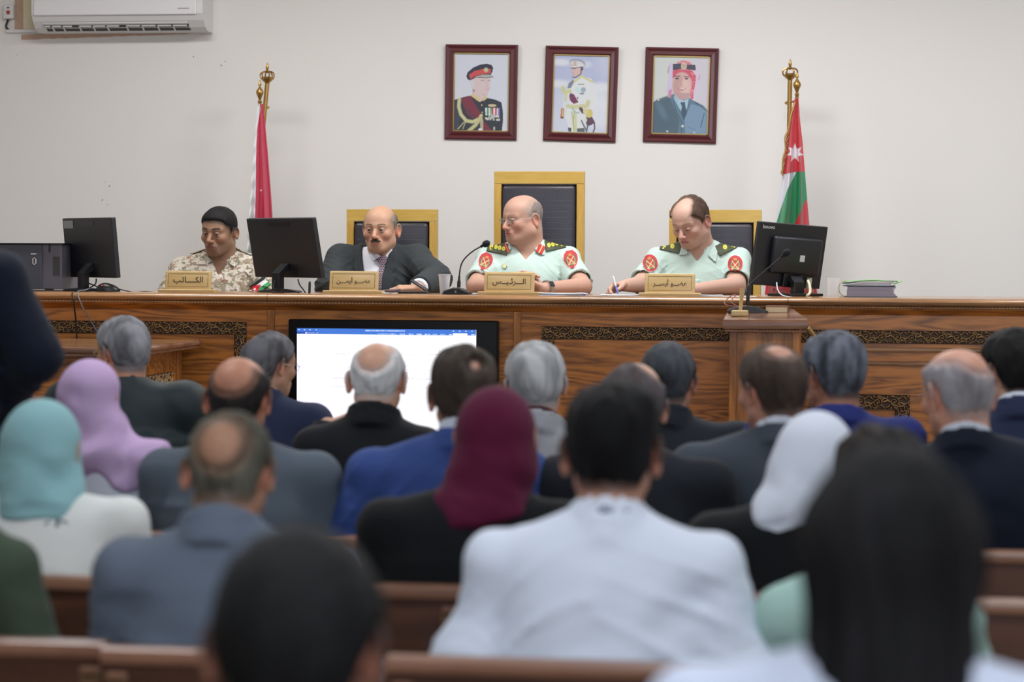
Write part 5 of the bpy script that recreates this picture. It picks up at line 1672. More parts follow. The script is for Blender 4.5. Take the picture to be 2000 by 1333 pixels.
def hijab_sdf(p, o):
    Hj = o['hijab']; t = Hj.get('t', .014)
    q = ((p - o['H']) / o['hs']) @ o['Rh']
    d = s_ell(q, (0, -.014, .026), (.078 + t, .100 + t, .089 + t * .7))
    d = smin(d, s_ell(q, (0, .02, -.035), (.068 + t, .072 + t, .085)), .03)
    d = smin(d, s_cone(q, (0, -.026, .0), (0, -.040, -.15), .076 + t, .074 + t), .03) * o['hs']
    C_ = o['C']
    lo = s_cone(p, o['H'] + o['Rh'] @ V3(0, -.03, -.08), C_ + V3(Hj.get('dx', 0), -.014, -.02), .082 + t * .5, Hj.get('flare', .105))
    d = smin(d, lo, .05)
    cape = torso(p, o, Hj.get('capeoff', .022), 0)
    x = p[:, 0] - C_[0]
    hem = C_[2] - Hj.get('hem', .06) + Hj.get('hemx', 0) * x + Hj.get('hemw', .010) * np.sin(x * 38 + 1) + Hj.get('hemc', 3.0) * x * x
    cape = smax(cape, hem.astype(F4) - p[:, 2], .008)
    cape = smax(cape, np.abs(x - Hj.get('cx', 0)) - Hj.get('capew', .15), .02)
    d = smin(d, cape, .035)
    a = np.arctan2(p[:, 0] - C_[0], p[:, 1] - C_[1] + .2)
    zz = p[:, 2] - C_[2]
    f = np.sin(zz * 60 + p[:, 0] * 30 + 2.2 * np.sin(p[:, 0] * 17 + Hj.get('seed', 0))) * .5 + np.sin(zz * 34 - p[:, 0] * 46 + Hj.get('seed', 0)) * .5 + .6 * nz(p, 38, Hj.get('seed', 0) + 3, 2)
    d = d - Hj.get('fold', .0035) * f * sstep(.20, .08, zz)
    face = s_ell(q, (0, .125, -.025), (.060, .075, .085)) * o['hs']
    d = smax(d, -face, .006)
    return smax(d, hem.astype(F4) - .05 - p[:, 2], .01)


def longhair_sdf(p, o):
    Lh = o['longhair']; q = ((p - o['H']) / o['hs']) @ o['Rh']; t = Lh.get('t', .022)
    d = s_ell(q, (0, -.016, .030), (.078 + t, .098 + t, .089 + t * .8))
    d = smin(d, s_cone(q, (0, -.034, 0), (0, -.050, -.17), .074 + t, Lh.get('w', .085)), .04)
    d = smax(d, -s_ell(q, (0, .125, -.045), (.070, .10, .10)), .01)
    d = smax(d, Lh.get('end', -.24) + q[:, 2] * -1 * 0 - 0 * q[:, 2] - q[:, 2] if False else (Lh.get('end', -.24) - q[:, 2]), .02)
    n = np.sin(np.arctan2(q[:, 0], -q[:, 1] + .02) * 26 + 3 * np.sin(q[:, 2] * 14)) * .0022 + nz(q * V3(1, 1, .4), 60, 4, 2) * .004
    return (d - n) * o['hs']


TROU = {}


def trousers(o, root, m, stand=False):
    key = (round(o['hipz'], 2), stand)
    if key not in TROU:
        hz = o['hipz']

        def fn(p):
            a = np.stack([np.abs(p[:, 0]), p[:, 1], p[:, 2]], -1)
            d = s_ell(p, (0, -.0, hz + .04), (.182, .142, .11 if not stand else .16))
            if stand:
                d = smin(d, s_cone(a, (.085, 0, hz - .02), (.10, .01, .10), .095, .062), .04)
                sh = s_ell(a, (.10, .07, .045), (.045, .13, .045))
            else:
                d = smin(d, s_cone(a, (.09, .03, hz + .012), (.12, .40, hz + .012), .082, .066), .05)
                d = smin(d, s_cone(a, (.12, .40, hz + .005), (.12, .43, .09), .062, .050), .03)
                sh = s_ell(a, (.12, .50, .042), (.045, .13, .042))
            d = smin(d, sh, .012)
            return smax(d, .002 - p[:, 2], .004)
        zhi = hz + .24
        P_, Q = nets(fn, axis([(-.26, .26, .016)]), axis([(-.20, .68, .018)]), axis([(-.02, zhi, .016)]))
        TROU[key] = (P_, Q)
    P_, Q = TROU[key]
    return mkmesh('trousers', P_, Q, m, root)


def eyes(o, root, gaze):
    for s in (-1, 1):
        bm = bmesh.new(); bmesh.ops.create_uvsphere(bm, u_segments=28, v_segments=20, radius=.0122)
        g = Vector((math.sin(R(gaze[0])) * math.cos(R(gaze[1])), math.cos(R(gaze[0])) * math.cos(R(gaze[1])), math.sin(R(gaze[1]))))
        rt = g.to_track_quat('Z', 'Y').to_matrix(); vs = []; cols = []
        for v in bm.verts:
            a = math.acos(max(-1, min(1, v.co.z / .0122))); loc = rt @ v.co
            cols.append((14, 10, 10) if a < .21 else (o['head'].get('iris', (58, 36, 24)) if a < .50 else (160, 150, 144)))
            h = V3(s * .031, .0800, 0) + np.array(loc, F4)
            vs.append((o['Rh'] @ h) * o['hs'] + o['H'])
        bm.verts.ensure_lookup_table(); fs = [[v.index for v in f.verts] for f in bm.faces]; bm.free()
        obj('eye', vs, fs, m_eye, root, True, nlin(np.array(cols)))


def trace(fn, org, dr, n=44, tmax=1.2):
    t = np.zeros(len(org), F4)
    for _ in range(n):
        d = fn(org + dr * t[:, None]); t = np.minimum(t + d * .75, tmax)
    return t


def conform(name, fn, org, dr, up, W, H, nx, ny, m, parent, mask=None, colf=None, off=.0015, th=.0015, smooth=True, drf=None):
    """lay a small piece of cloth or metal over a surface: rays from org along dr"""
    dr = np.asarray(dr, float); dr /= np.linalg.norm(dr); up = np.asarray(up, float); up = up - dr * (up @ dr); up /= np.linalg.norm(up)
    rt = np.cross(dr, up)
    X, Y = np.meshgrid(np.linspace(-1, 1, nx), np.linspace(1, -1, ny)); X = X.ravel(); Y = Y.ravel()
    o_ = (np.asarray(org, float)[None] + rt[None] * (X * W / 2)[:, None] + up[None] * (Y * H / 2)[:, None]).astype(F4)
    D = np.tile(dr.astype(F4), (len(X), 1)); t = trace(fn, o_, D)
    ok = t < 1.1
    P_ = o_ + D * (t - off)[:, None]
    i = np.arange(nx * ny).reshape(ny, nx)
    Q = np.stack([i[:-1, :-1], i[1:, :-1], i[1:, 1:], i[:-1, 1:]], -1).reshape(-1, 4)
    k = ok.copy()
    if mask is not None: k &= mask(X, Y)
    Q = Q[k[Q].all(1)]
    jump = np.abs(t[Q].max(1) - t[Q].min(1)) < .03; Q = Q[jump]
    used = np.zeros(len(P_), bool); used[Q.ravel()] = True; mp = np.cumsum(used) - 1
    cols = None
    if colf is not None: cols = nlin(colf(X, Y))[used]
    ob = obj(name, P_[used].tolist(), mp[Q].tolist(), m, parent, smooth, cols)
    if th: s = ob.modifiers.new('s', 'SOLIDIFY'); s.thickness = th; s.offset = 0
    return ob


def glasses(o, root, m, lens=True, col=None, zoff=.0):
    g = lambda x, y, z: tuple((o['Rh'] @ V3(x, y, z + zoff)) * o['hs'] + o['H'])
    gl = empty('glasses_tmp'); bpy.data.objects.remove(gl)
    parts = MB()
    for s in (-1, 1):
        ring = [g(s * .032 + .021 * math.cos(a), .104 - .006 * abs(math.cos(a)) * (1 if s * math.cos(a) > 0 else .2), .0 + .0145 * math.sin(a)) for a in np.linspace(0, 2 * math.pi, 25)]
        parts.tube(ring, .0009, 6, False)
        parts.tube([g(s * .053, .100, .004), g(s * .070, .085, .006), g(s * .0815, .03, .006), g(s * .0845, -.008, .006), g(s * .0835, -.026, -.008)], .0011, 6)
    parts.tube([g(-.012, .107, .003), g(0, .109, .006), g(.012, .107, .003)], .0009, 6)
    fr = parts.build('glasses', m, root, True)
    if lens:
        lm = MB()
        for s in (-1, 1):
            lm.add([g(s * .032 + .020 * math.cos(a), .1035 - .004 * abs(math.cos(a)), .0 + .0138 * math.sin(a)) for a in np.linspace(0, 2 * math.pi, 24, endpoint=False)], [tuple(range(24))])
        lm.build('lens', LENS, fr, True)
    return fr


LENS = glassmat('spectacle lens', (200, 206, 204), .05, .22)


def person(o, label, loc, rz=0.0, group=None, h=(.0085, .0042), bodyh=None):
    """h: (coarse, head) grid steps"""
    build_frame(o); hc, hf = h
    hd = o.setdefault('head', {}); hd.setdefault('skin', (176, 132, 108))
    root = empty('person', loc, rz, label, 'person', group)
    H = o['H']; js = [o['SH']['R'], o['SH']['L'], o['E']['R'], o['E']['L'], o['W']['R'], o['W']['L'], H]
    lo = np.min(js, 0) - .12; hi = np.max(js, 0) + .14; hi[1] += .06
    lo[0] = min(lo[0], -.24); hi[0] = max(hi[0], .24); lo[1] = min(lo[1], -.20); hi[1] = max(hi[1], .2)
    lo[2] = o['hipz'] - .08
    f0, f1 = H - .125, H + .135; f0[2] = H[2] - .16
    hb = bodyh or .014
    if o.get('hands'):
        xs = axfor(lo[0], hi[0], f0[0], f1[0], hf * 1.35, hf); ys = axfor(lo[1], hi[1] + .12, f0[1], f1[1], hf * 1.5, hf); zs = axfor(o.get('zlo', lo[2]), hi[2], f0[2], f1[2], hf * 1.35, hf)
    else:
        xs = axfor(lo[0], hi[0], f0[0], f1[0], hb, hf); ys = axfor(lo[1], hi[1], f0[1], f1[1], hb, hf); zs = axfor(lo[2], hi[2], f0[2], f1[2], hb, hf)
    P_, Q = nets(lambda p: body_sdf(p, o), xs, ys, zs)
    mkmesh('body', P_, Q, m_skin, root, skin_cols(P_, o))
    gx, gy, gz = axis([(lo[0], hi[0], hc)]), axis([(lo[1] - .02, hi[1] + .02, hc)]), axis([(o['hipz'] - .06, H[2] + .03, hc)])
    for nm, key, fn in (('jacket', 'jacket', jacket_sdf), ('shirt', 'shirt', shirt_sdf)):
        if key in o:
            P_, Q = nets(lambda p: fn(p, o), gx, gy, gz)
            ob = mkmesh(o[key].get('name', nm), P_, Q, o[key]['m'], root)
            if o[key].get('label'): ob['label'] = o[key]['label']
    if 'collar' in o:      # shirt collar showing above a jacket
        c_ = o['collar']; N = o['N']; k = .12
        P_, Q = nets(lambda p: smax(band(p, o, .068, .0615, -.03, c_.get('ch', .058), .003, open_front=c_.get('of', -.45)), (p[:, 1] - N[1] - .045) if c_.get('front') else np.full(len(p), -1, F4), .004), axis([(N[0] - k, N[0] + k, .0045)]), axis([(N[1] - k, N[1] + k, .0045)]), axis([(N[2] - .08, N[2] + .11, .0045)]))
        mkmesh('shirt_collar', P_, Q, c_['m'], root)
    if 'hijab' in o:
        P_, Q = nets(lambda p: hijab_sdf(p, o), axis([(lo[0], hi[0], .0065)]), axis([(lo[1] - .04, hi[1], .0065)]), axis([(o['C'][2] - .42, H[2] + .14, .0065)]))
        mkmesh('headscarf', P_, Q, o['hijab']['m'], root)
    if 'longhair' in o:
        P_, Q = nets(lambda p: longhair_sdf(p, o), axis([(H[0] - .15, H[0] + .15, .005)]), axis([(H[1] - .17, H[1] + .15, .005)]), axis([(H[2] - .33, H[2] + .15, .005)]))
        q = ((P_ - H) / o['hs']) @ o['Rh']; n = .5 + .5 * nz(q * V3(1, 1, .2), 50, 7, 2)
        cols = nlin(o['longhair']['c1'])[None] * (1 - n[:, None]) + nlin(o['longhair']['c2'])[None] * n[:, None]
        mkmesh('hair', P_, Q, hair_mat(), root, cols)
    if hd.get('hair'):
        hr = hd['hair']; hh = min(.0042, hf)
        k = hr.get('pad', .0); P_, Q = nets(lambda q: hair_sdf(q, hd, hr), axis([(-.105 - k, .105 + k, hh)]), axis([(-.14 - k, .12, hh)]), axis([(-.11, .145 + k, hh)]))
        n = np.clip(.5 + .6 * nz(P_ * V3(1, 1, .25), hr.get('cf', 70), hr.get('seed', 1) + 5, 3), 0, 1)
        n = np.clip(n + hr.get('greyside', 0) * sstep(.03, -.04, P_[:, 2]) + hr.get('greytop', 0) * sstep(.02, .1, P_[:, 2]), 0, 1)
        cols = nlin(hr['c1'])[None] * (1 - n[:, None]) + nlin(hr['c2'])[None] * n[:, None]
        m_ = hair_m(P_, hr); bl = sstep(-.002, hr.get('blend', .016), m_)[:, None] * (1 - hr.get('thin', 0)); cols = cols * bl + (nlin(hd['skin']) * (1 - hr.get('tint', .85) * .6) + nlin(hr['c1']) * hr.get('tint', .85) * .6)[None] * (1 - bl); W_ = (P_ @ o['Rh'].T) * o['hs'] + H
        kp = m_ > -.004
        mk = mkmesh('hair', W_.astype(F4), Q, hair_mat(curly=hr.get('curly', False)), root, cols, keep=(lambda P__: kp))
    if not o.get('noeyes'): eyes(o, root, hd.get('gaze', (0, -5)))
    if hd.get('mous'):
        mc = hd['mous']
        def ms(q): return smax(head_sdf(q, hd) - .0032, smin(s_ell(q, (0, .098, -.0505), (.017, .012, .0055)), s_ell(np.stack([np.abs(q[:, 0]), q[:, 1], q[:, 2]], -1), (.017, .090, -.0545), (.012, .012, .0045)), .006), .002) - nz(q, 500, 2, 1) * .0006
        P_, Q = nets(ms, axis([(-.036, .036, .0016)]), axis([(.07, .118, .0016)]), axis([(-.068, -.038, .0016)]))
        mkmesh('moustache', ((P_ @ o['Rh'].T) * o['hs'] + H).astype(F4), Q, mat('moustache hair', mc, .8, bump=(900, .5), stretch=(1, 1, .3)), root)
    trousers(o, root, o.get('tm', M_TROU), o.get('stand', False))
    return root


M_TROU = cloth('dark trousers', (38, 40, 46))

def camray(o, uv, Yg, back=.30):
    tgt = o['_L'](uv[0], uv[1], Yg); cl = np.array([o['loc'][0], OY, CAMZ - DZ], F4)
    dr = tgt - cl; dr = dr / np.linalg.norm(dr); return dr, tgt - dr * back


def pixpoly(o, root, name, pts, fn, m, off=.007, th=.0035, Yg=11.08, step=.9):
    us = [p[0] for p in pts]; vs_ = [p[1] for p in pts]; u0, u1, v0, v1 = min(us), max(us), min(vs_), max(vs_)
    dr, org = camray(o, ((u0 + u1) / 2, (v0 + v1) / 2), Yg); k = 1 / 425.0
    cu, cv_ = (u0 + u1) / 2, (v0 + v1) / 2; W, H = (u1 - u0) * k, (v1 - v0) * k

    def mask(X, Y):
        U = cu + X * (u1 - u0) / 2; V = cv_ - Y * (v1 - v0) / 2; ins = np.zeros(len(X), bool); n = len(pts)
        for i in range(n):
            x0, y0 = pts[i]; x1, y1 = pts[(i + 1) % n]
            if y0 == y1: continue
            ins ^= ((y0 > V) != (y1 > V)) & (U < (x1 - x0) * (V - y0) / (y1 - y0) + x0)
        return ins
    return conform(name, fn, org, dr, (0, 0, 1), W, H, int((u1 - u0) / step * 1.6) + 3, int((v1 - v0) / step * 1.6) + 3, m, root, mask=mask, off=off, th=th)


def board(o, root, uv, style, fn, tilt, side):
    cv = Canvas(-1, -1, 1, 1, 70, 34, (62, 68, 44)); dr_ = np.random.RandomState(4)
    Y = (226, 216, 70) if style == 'stars' else (214, 206, 84)
    if style == 'stars':
        for x in (-.62, -.22, .16): cv.ell(x, 0, .17, .40, Y, 1, .3); cv.ell(x, 0, .06, .14, (150, 140, 50))
        cv.ell(.62, 0, .17, .74, Y, 1, .3); cv.ell(.66, -.3, .09, .2, (70, 74, 46)); cv.ell(.58, .35, .09, .2, (70, 74, 46))
    else:
        cv.ell(-.18, 0, .20, .42, Y, 1, .4); cv.ell(-.18, 0, .08, .18, (176, 170, 60)); cv.line([(-.0, -.25), (.05, -.45)], .08, Y)
        for t in np.linspace(-.8, .8, 9): cv.ell(.58 + .12 * t * t, t, .09, .10, Y, 1, .4)
        cv.line([(.46, -.5), (.46, .5)], .06, Y)
    for i in range(40): cv.ell(dr_.uniform(-.9, .95), dr_.uniform(-.9, .9), .02, .05, (74, 80, 54), .5)

    def colf(X, Y_):
        i = np.clip(np.rint((X * side + 1) / 2 * 69), 0, 69).astype(int); j = np.clip(np.rint((1 - Y_) / 2 * 33), 0, 33).astype(int)
        return cv.c[j, i]
    dr, org = camray(o, uv, 11.16); up = (-math.sin(R(tilt)), 0, math.cos(R(tilt)))
    # local x runs to the image left, so the board's own axis is turned with it
    return conform('epaulette', fn, org, dr, up, .094, .050, 70, 34, m_gilt, root, colf=colf, off=.007, th=.005)


# ------------------------------------------------------------------ the four men at the bench
OY = 11.20


def official(uc, **k):
    X = P(uc, 500, OY).x
    k['_L'] = lambda u, v, Y: np.array([-(P(u, v, Y).x - X), -(Y - OY), P(u, v, Y).z - DZ], F4)
    k['loc'] = (X, OY, DZ); k.setdefault('hipz', .535)
    return k


HF = (.0052, .0024)
# --- man in the dark suit
o = official(745, S=.925, sw=.180, lean=.07, hunch=.03, girth=1.06, yaw=-5, pitch=3, roll=0, drop=.024, zlo=.50, hs=.94, nz=-.043, nx=-.024)
L = o['_L']
o['elbow'] = {'L': L(853, 545, 10.98), 'R': L(641, 560, 10.98)}; o['wrist'] = {'L': L(817, 563, 10.72), 'R': L(700, 566, 10.76)}
fw = o['wrist']['L'] - o['elbow']['L']
o['hands'] = {'L': hand_parts(o['wrist']['L'], (.10, .022, -.002), (.1, -.2, -1), -1, [.45, .55, .62, .70], 1.0, (.7, .5, .35)),
              'R': hand_parts(o['wrist']['R'], (-.8, .5, -.05), (0, 0, -1), 1, [.4, .45, .5, .5])}
o['head'] = dict(skin=(188, 148, 124), jaw=1.02, fat=.003, mous=(58, 50, 46), brow=(70, 56, 48), browt=.0042, iris=(60, 42, 30), gaze=(2, -2), ulid=.0030,
                 hair=dict(c1=(126, 118, 110), c2=(96, 88, 80), t=.006, fade=.03, tint=.7, blend=.02, bald=[(0, .055, .10, .075, .115, .085), (0, -.02, .125, .07, .09, .07)]), lip=(160, 104, 96))
M_SUIT = cloth('charcoal green suit', (52, 57, 60), .75)
M_SHIRTW = cloth('white striped shirt', (214, 216, 226), .7, sheen=0)
o['jacket'] = dict(m=M_SUIT, front=True, fold=.010, seed=3, pad=.006, ch=.03)
o['shirt'] = dict(m=M_SHIRTW, sleeve='long', cuff=True, off=.006, fold=.0015, ch=.062, of=-.40, nk=.052)
suit = person(o, 'man in a dark suit, white shirt and patterned tie, with a moustache, at the bench', o['loc'], math.pi, None, HF)
O_SUIT = o


def shirt_fn(o): return lambda p: shirt_sdf(p, o)


m_tie, nt, b = newmat('patterned tie'); b.inputs['Roughness'].default_value = .5
tc = node(nt, 'ShaderNodeTexCoord'); mp = node(nt, 'ShaderNodeMapping'); mp.inputs['Rotation'].default_value = (R(90), 0, 0)
br = node(nt, 'ShaderNodeTexBrick'); br.offset = .5; br.inputs['Scale'].default_value = 1; br.inputs['Brick Width'].default_value = .010; br.inputs['Row Height'].default_value = .008; br.inputs['Mortar Size'].default_value = .0011
br.inputs['Color1'].default_value = (*lin((62, 40, 62)), 1); br.inputs['Color2'].default_value = (*lin((52, 36, 58)), 1); br.inputs['Mortar'].default_value = (*lin((170, 150, 160)), 1)
nt.links.new(tc.outputs['Object'], mp.inputs[0]); nt.links.new(mp.outputs[0], br.inputs['Vector']); nt.links.new(br.outputs['Color'], b.inputs['Base Color'])
N = o['N']; S = float(o['C'][2])
fnS = shirt_fn(o)
pixpoly(o, suit, 'tie', [(741, 499), (754, 499), (761, 507), (752, 517), (757, 533), (758, 566), (738, 566), (739, 533), (743, 517), (734, 506)], fnS, m_tie, .009, .005)
pixpoly(o, suit, 'collar_point', [(723, 484), (727, 485), (744, 501), (730, 510), (723, 500)], fnS, M_SHIRTW, .022, .003)
pixpoly(o, suit, 'collar_point', [(774, 479), (771, 480), (751, 501), (765, 516), (770, 498)], fnS, M_SHIRTW, .009, .003)

# --- officer wearing glasses
M_MINT = cloth('pale green uniform shirt', (184, 205, 198), .75, sheen=.1)
m_deco = attr_mat('embroidered cloth', .7, bump=(700, .4))
m_gilt = attr_mat('embroidered badge', .6, bump=(500, .4))


def patch(o, root, uv, Yg, fn, shape, sc=1.0, name='sleeve_patch', tilt=0.0):
    L = o['_L']; tgt = L(uv[0], uv[1], Yg); cl = np.array([-(0 - o['loc'][0]), -(0 - OY), CAMZ - DZ], F4)
    dr = tgt - cl; dr = dr / np.linalg.norm(dr); org = tgt - dr * .30
    cv = Canvas(-1, -1, 1, 1, 44, 52, (176, 54, 60))
    cv.ell(0, .08, .70, .66, (112, 78, 58), 1, .15); cv.ell(0, -.52, .22, .13, (222, 120, 56)); cv.ell(0, .08, .56, .52, (142, 146, 112), .9, .1); cv.ell(0, .02, .42, .42, (158, 54, 54), 1, .1)
    cv.line([(-.40, .56), (.40, -.30)], .09, (206, 184, 130)); cv.line([(.40, .56), (-.40, -.30)], .09, (206, 184, 130)); cv.line([(-.46, .50), (-.28, .62)], .08, (206, 184, 130)); cv.line([(.46, .50), (.28, .62)], .08, (206, 184, 130))
    edge = (230, 214, 212)
    if shape == 'round': mask = lambda X, Y: X * X + Y * Y < 1
    else: mask = lambda X, Y: (np.abs(X) < np.interp(Y, [-1, -.75, -.2, .3, .7, 1], [.2, .62, .95, 1, .86, .5]))
    def colf(X, Y):
        i = np.clip(np.rint((X + 1) / 2 * 43), 0, 43).astype(int); j = np.clip(np.rint((1 - Y) / 2 * 51), 0, 51).astype(int); c = cv.c[j, i].copy()
        if shape == 'round': e = (X * X + Y * Y) > .88
        else: e = ~mask(X * 1.10, Y * 1.08)
        c[e] = edge; return c
    up = np.array((math.sin(R(tilt)), 0, math.cos(R(tilt))), float)
    ob = conform(name, fn, org, dr, up, .076 * sc, .088 * sc, 66, 76, m_deco, root, mask=mask, colf=colf, off=.004, th=.002)
    ob['label'] = 'red shoulder patch with an embroidered crest'; return ob


o = official(1035, S=.945, sw=.186, lean=.05, hunch=.02, girth=1.16, yaw=-44, pitch=5, roll=0, drop=.040, armg=1.0, zlo=.50, hs=.95, nz=-.014)
L = o['_L']
o['elbow'] = {'L': L(1137, 560, 10.92), 'R': L(930, 560, 10.92)}; o['wrist'] = {'L': L(1062, 564, 10.70), 'R': L(985, 560, 10.72)}
o['hands'] = {'L': hand_parts(o['wrist']['L'], (.9, .0, .30), (0, .5, -.8), -1, [.45, .5, .5, .5]),
              'R': hand_parts(o['wrist']['R'], (-.75, .05, .45), (0, .6, -.7), 1, [.4, .4, .45, .5])}
o['head'] = dict(skin=(186, 146, 128), jaw=1.12, fat=.010, brow=(120, 100, 88), brow_a=.55, gaze=(-12, -6), ulid=.003, mouth=.002, flush=(214, 130, 112), lip=(176, 108, 100),
                 hair=dict(c1=(150, 140, 134), c2=(120, 110, 106), t=.0030, fade=.04, tint=.50, rough=.0008, blend=.03, bald=[(0, .065, .09, .078, .095, .075), (0, .01, .13, .066, .09, .06)]))
o['shirt'] = dict(m=M_MINT, sleeve='short', open=.045, fold=.009, seed=5, off=.010, ch=.035, name='uniform_shirt', sl=.80)
pres = person(o, 'officer in a pale green uniform shirt in thin glasses, seated below the tallest chair back', o['loc'], math.pi, None, HF)
fnP = shirt_fn(o)
pixpoly(o, pres, 'collar_flap', [(1055, 455), (1062, 456), (1067, 462), (1064, 497), (1060, 499), (1044, 488), (1048, 474)], fnP, M_MINT)
pixpoly(o, pres, 'collar_flap', [(989, 470), (994, 471), (999, 486), (989, 496), (981, 493), (983, 480)], fnP, M_MINT)
board(o, pres, (1084, 477), 'stars', fnP, -13, 1); board(o, pres, (972, 484), 'stars', fnP, 12, -1)
patch(o, pres, (1115, 507), 11.1, fnP, 'shield', .95, tilt=12); patch(o, pres, (948, 511), 11.1, fnP, 'shield', .92, tilt=-22)
red = lambda X, Y: np.where((np.abs(X + .0) < .14)[:, None], np.array([[214, 186, 120.]]), np.array([[186, 44, 44.]]))
N = o['N']; S = float(o['C'][2])
for uv, ww, tl in (((1056, 487), .032, 28), ((990, 485), .014, -24)):
    dr, org = camray(o, uv, 11.08); conform('collar_tab', fnP, org, dr, (-math.sin(R(tl)), 0, math.cos(R(tl))), ww, .040, 14, 16, m_deco, pres, colf=red, off=.012, th=.002)
conform('badge', fnP, L(983, 520, 11.0) + V3(0, .4, 0), (0, -1, 0), (0, 0, 1), .030, .034, 16, 16, m_gilt, pres, mask=lambda X, Y: np.hypot(X, Y) < .8 + .18 * np.cos(8 * np.arctan2(Y, X)), colf=lambda X, Y: np.where((np.hypot(X, Y) < .4)[:, None], np.array([[216, 206, 140.]]), np.array([[190, 190, 160.]])), off=.004, th=.003)
conform('placket', fnP, (N[0] + .004, .5, S - .26), (0, -1, 0), (0, 0, 1), .034, .26, 8, 40, M_MINT, pres, off=.003, th=.002)
for zz in (.19, .27): conform('button', fnP, (N[0] + .004, .5, S - zz), (0, -1, 0), (0, 0, 1), .010, .010, 8, 8, MT['ivory'], pres, mask=lambda X, Y: X * X + Y * Y < 1, off=.006, th=.002)
glasses(o, pres, MT['steel'], True, zoff=.000)
# wrist watch
e, w_ = o['E']['L'], o['W']['L']; ax = (w_ - e) / np.linalg.norm(w_ - e); c0 = w_ - ax * .022
wt = empty('wt'); bpy.data.objects.remove(wt)
Rm = Vector(ax.tolist()).to_track_quat('Z', 'Y').to_matrix().to_4x4()
MB().lathe([(.0345, -.009), (.0365, -.009), (.0370, 0), (.0365, .009), (.0345, .009)], tuple(float(v) for v in c0), 28, Rm).build('wristwatch', mat('steel watch bracelet', (196, 196, 194), .3, .9, bump=(400, .6)), pres, True)
fwd = Vector((0, 1, .35)).normalized(); fwd = (fwd - Vector(ax.tolist()) * fwd.dot(Vector(ax.tolist()))).normalized()
cc = Vector(c0.tolist()) + fwd * .036
MB().box(-.012, -.013, -.003, .012, .013, .004, .002, xf=Matrix.Translation(cc) @ fwd.to_track_quat('Z', 'Y').to_matrix().to_4x4()).build('watch_face', mat('dark watch face', (52, 54, 60), .2), bpy.data.objects['wristwatch'])

# --- officer writing
o = official(1366, S=.948, sw=.184, lean=.07, hunch=.03, girth=1.08, yaw=-27, pitch=25, roll=2, drop=.045, armg=1.0, zlo=.50, hs=.94, nz=-.010)
L = o['_L']
o['elbow'] = {'R': L(1252, 556, 11.00), 'L': L(1437, 558, 10.94)}; o['wrist'] = {'R': L(1221, 558, 10.74), 'L': L(1352, 567, 10.74)}
o['hands'] = {'R': hand_parts(o['wrist']['R'], (.50, .50, -.12), (-.75, .2, -.6), 1, [.70, .80, .9, .95], .5, (.8, .25, .5)),
              'L': hand_parts(o['wrist']['L'], (1, .2, -.02), (0, 0, -1), -1, [.3, .35, .4, .4])}
o['head'] = dict(skin=(188, 152, 136), jaw=1.05, fat=.006, brow=(110, 84, 70), brow_a=.6, gaze=(-4, -30), ulid=-.003, llid=-.0055, flush=(214, 128, 116), lip=(172, 104, 98),
                 hair=dict(c1=(84, 66, 54), c2=(64, 50, 42), t=.010, fade=.022, tint=.75, bald=[(0, .078, .095, .054, .085, .060), (0, .028, .128, .052, .05, .05)], vol=.002))
o['shirt'] = dict(m=M_MINT, sleeve='short', open=.050, fold=.009, seed=9, off=.010, ch=.038, name='uniform_shirt', sl=.84)
wri = person(o, 'officer in a pale green uniform shirt looking down and writing with a pen', o['loc'], math.pi, None, HF)
fnW = shirt_fn(o)
pixpoly(o, wri, 'collar_flap', [(1399, 459), (1405, 467), (1399, 511), (1395, 511), (1383, 499), (1392, 480)], fnW, M_MINT)
pixpoly(o, wri, 'collar_flap', [(1333, 474), (1338, 473), (1344, 495), (1338, 499), (1326, 499)], fnW, M_MINT)
board(o, wri, (1310, 481), 'crown', fnW, 13, -1); board(o, wri, (1419, 482), 'crown', fnW, -27, 1)
patch(o, wri, (1270, 514), 11.1, fnW, 'round', .95, tilt=12); patch(o, wri, (1436, 516), 11.1, fnW, 'round', .95)
conform('placket', fnW, (o['N'][0] + .004, .5, float(o['C'][2]) - .26), (0, -1, 0), (0, 0, 1), .034, .26, 8, 40, M_MINT, wri, off=.003, th=.002)
a, b_ = P(1207, 574.5, 10.58), P(1198, 541, 10.66)
d = (a - b_).normalized()
pen = empty('pen', tuple(a), 0, 'blue and clear ballpoint pen held by the officer who is writing', 'pen')
z = Vector(a)
MB().tube([(0, 0, 0), tuple(-d * .012), tuple(-d * .05)], [.001, .004, .004], 10).build('grip', mat('blue pen grip', (70, 90, 190), .4), pen, True)
MB().tube([tuple(-d * .05), tuple((b_ - a) * .96)], .0038, 10).build('barrel', mat('clear pen barrel', (190, 196, 214), .2), pen, True)
MB().tube([tuple((b_ - a) * .96), tuple(b_ - a)], .0042, 10).build('cap', MT['white'], pen, True)

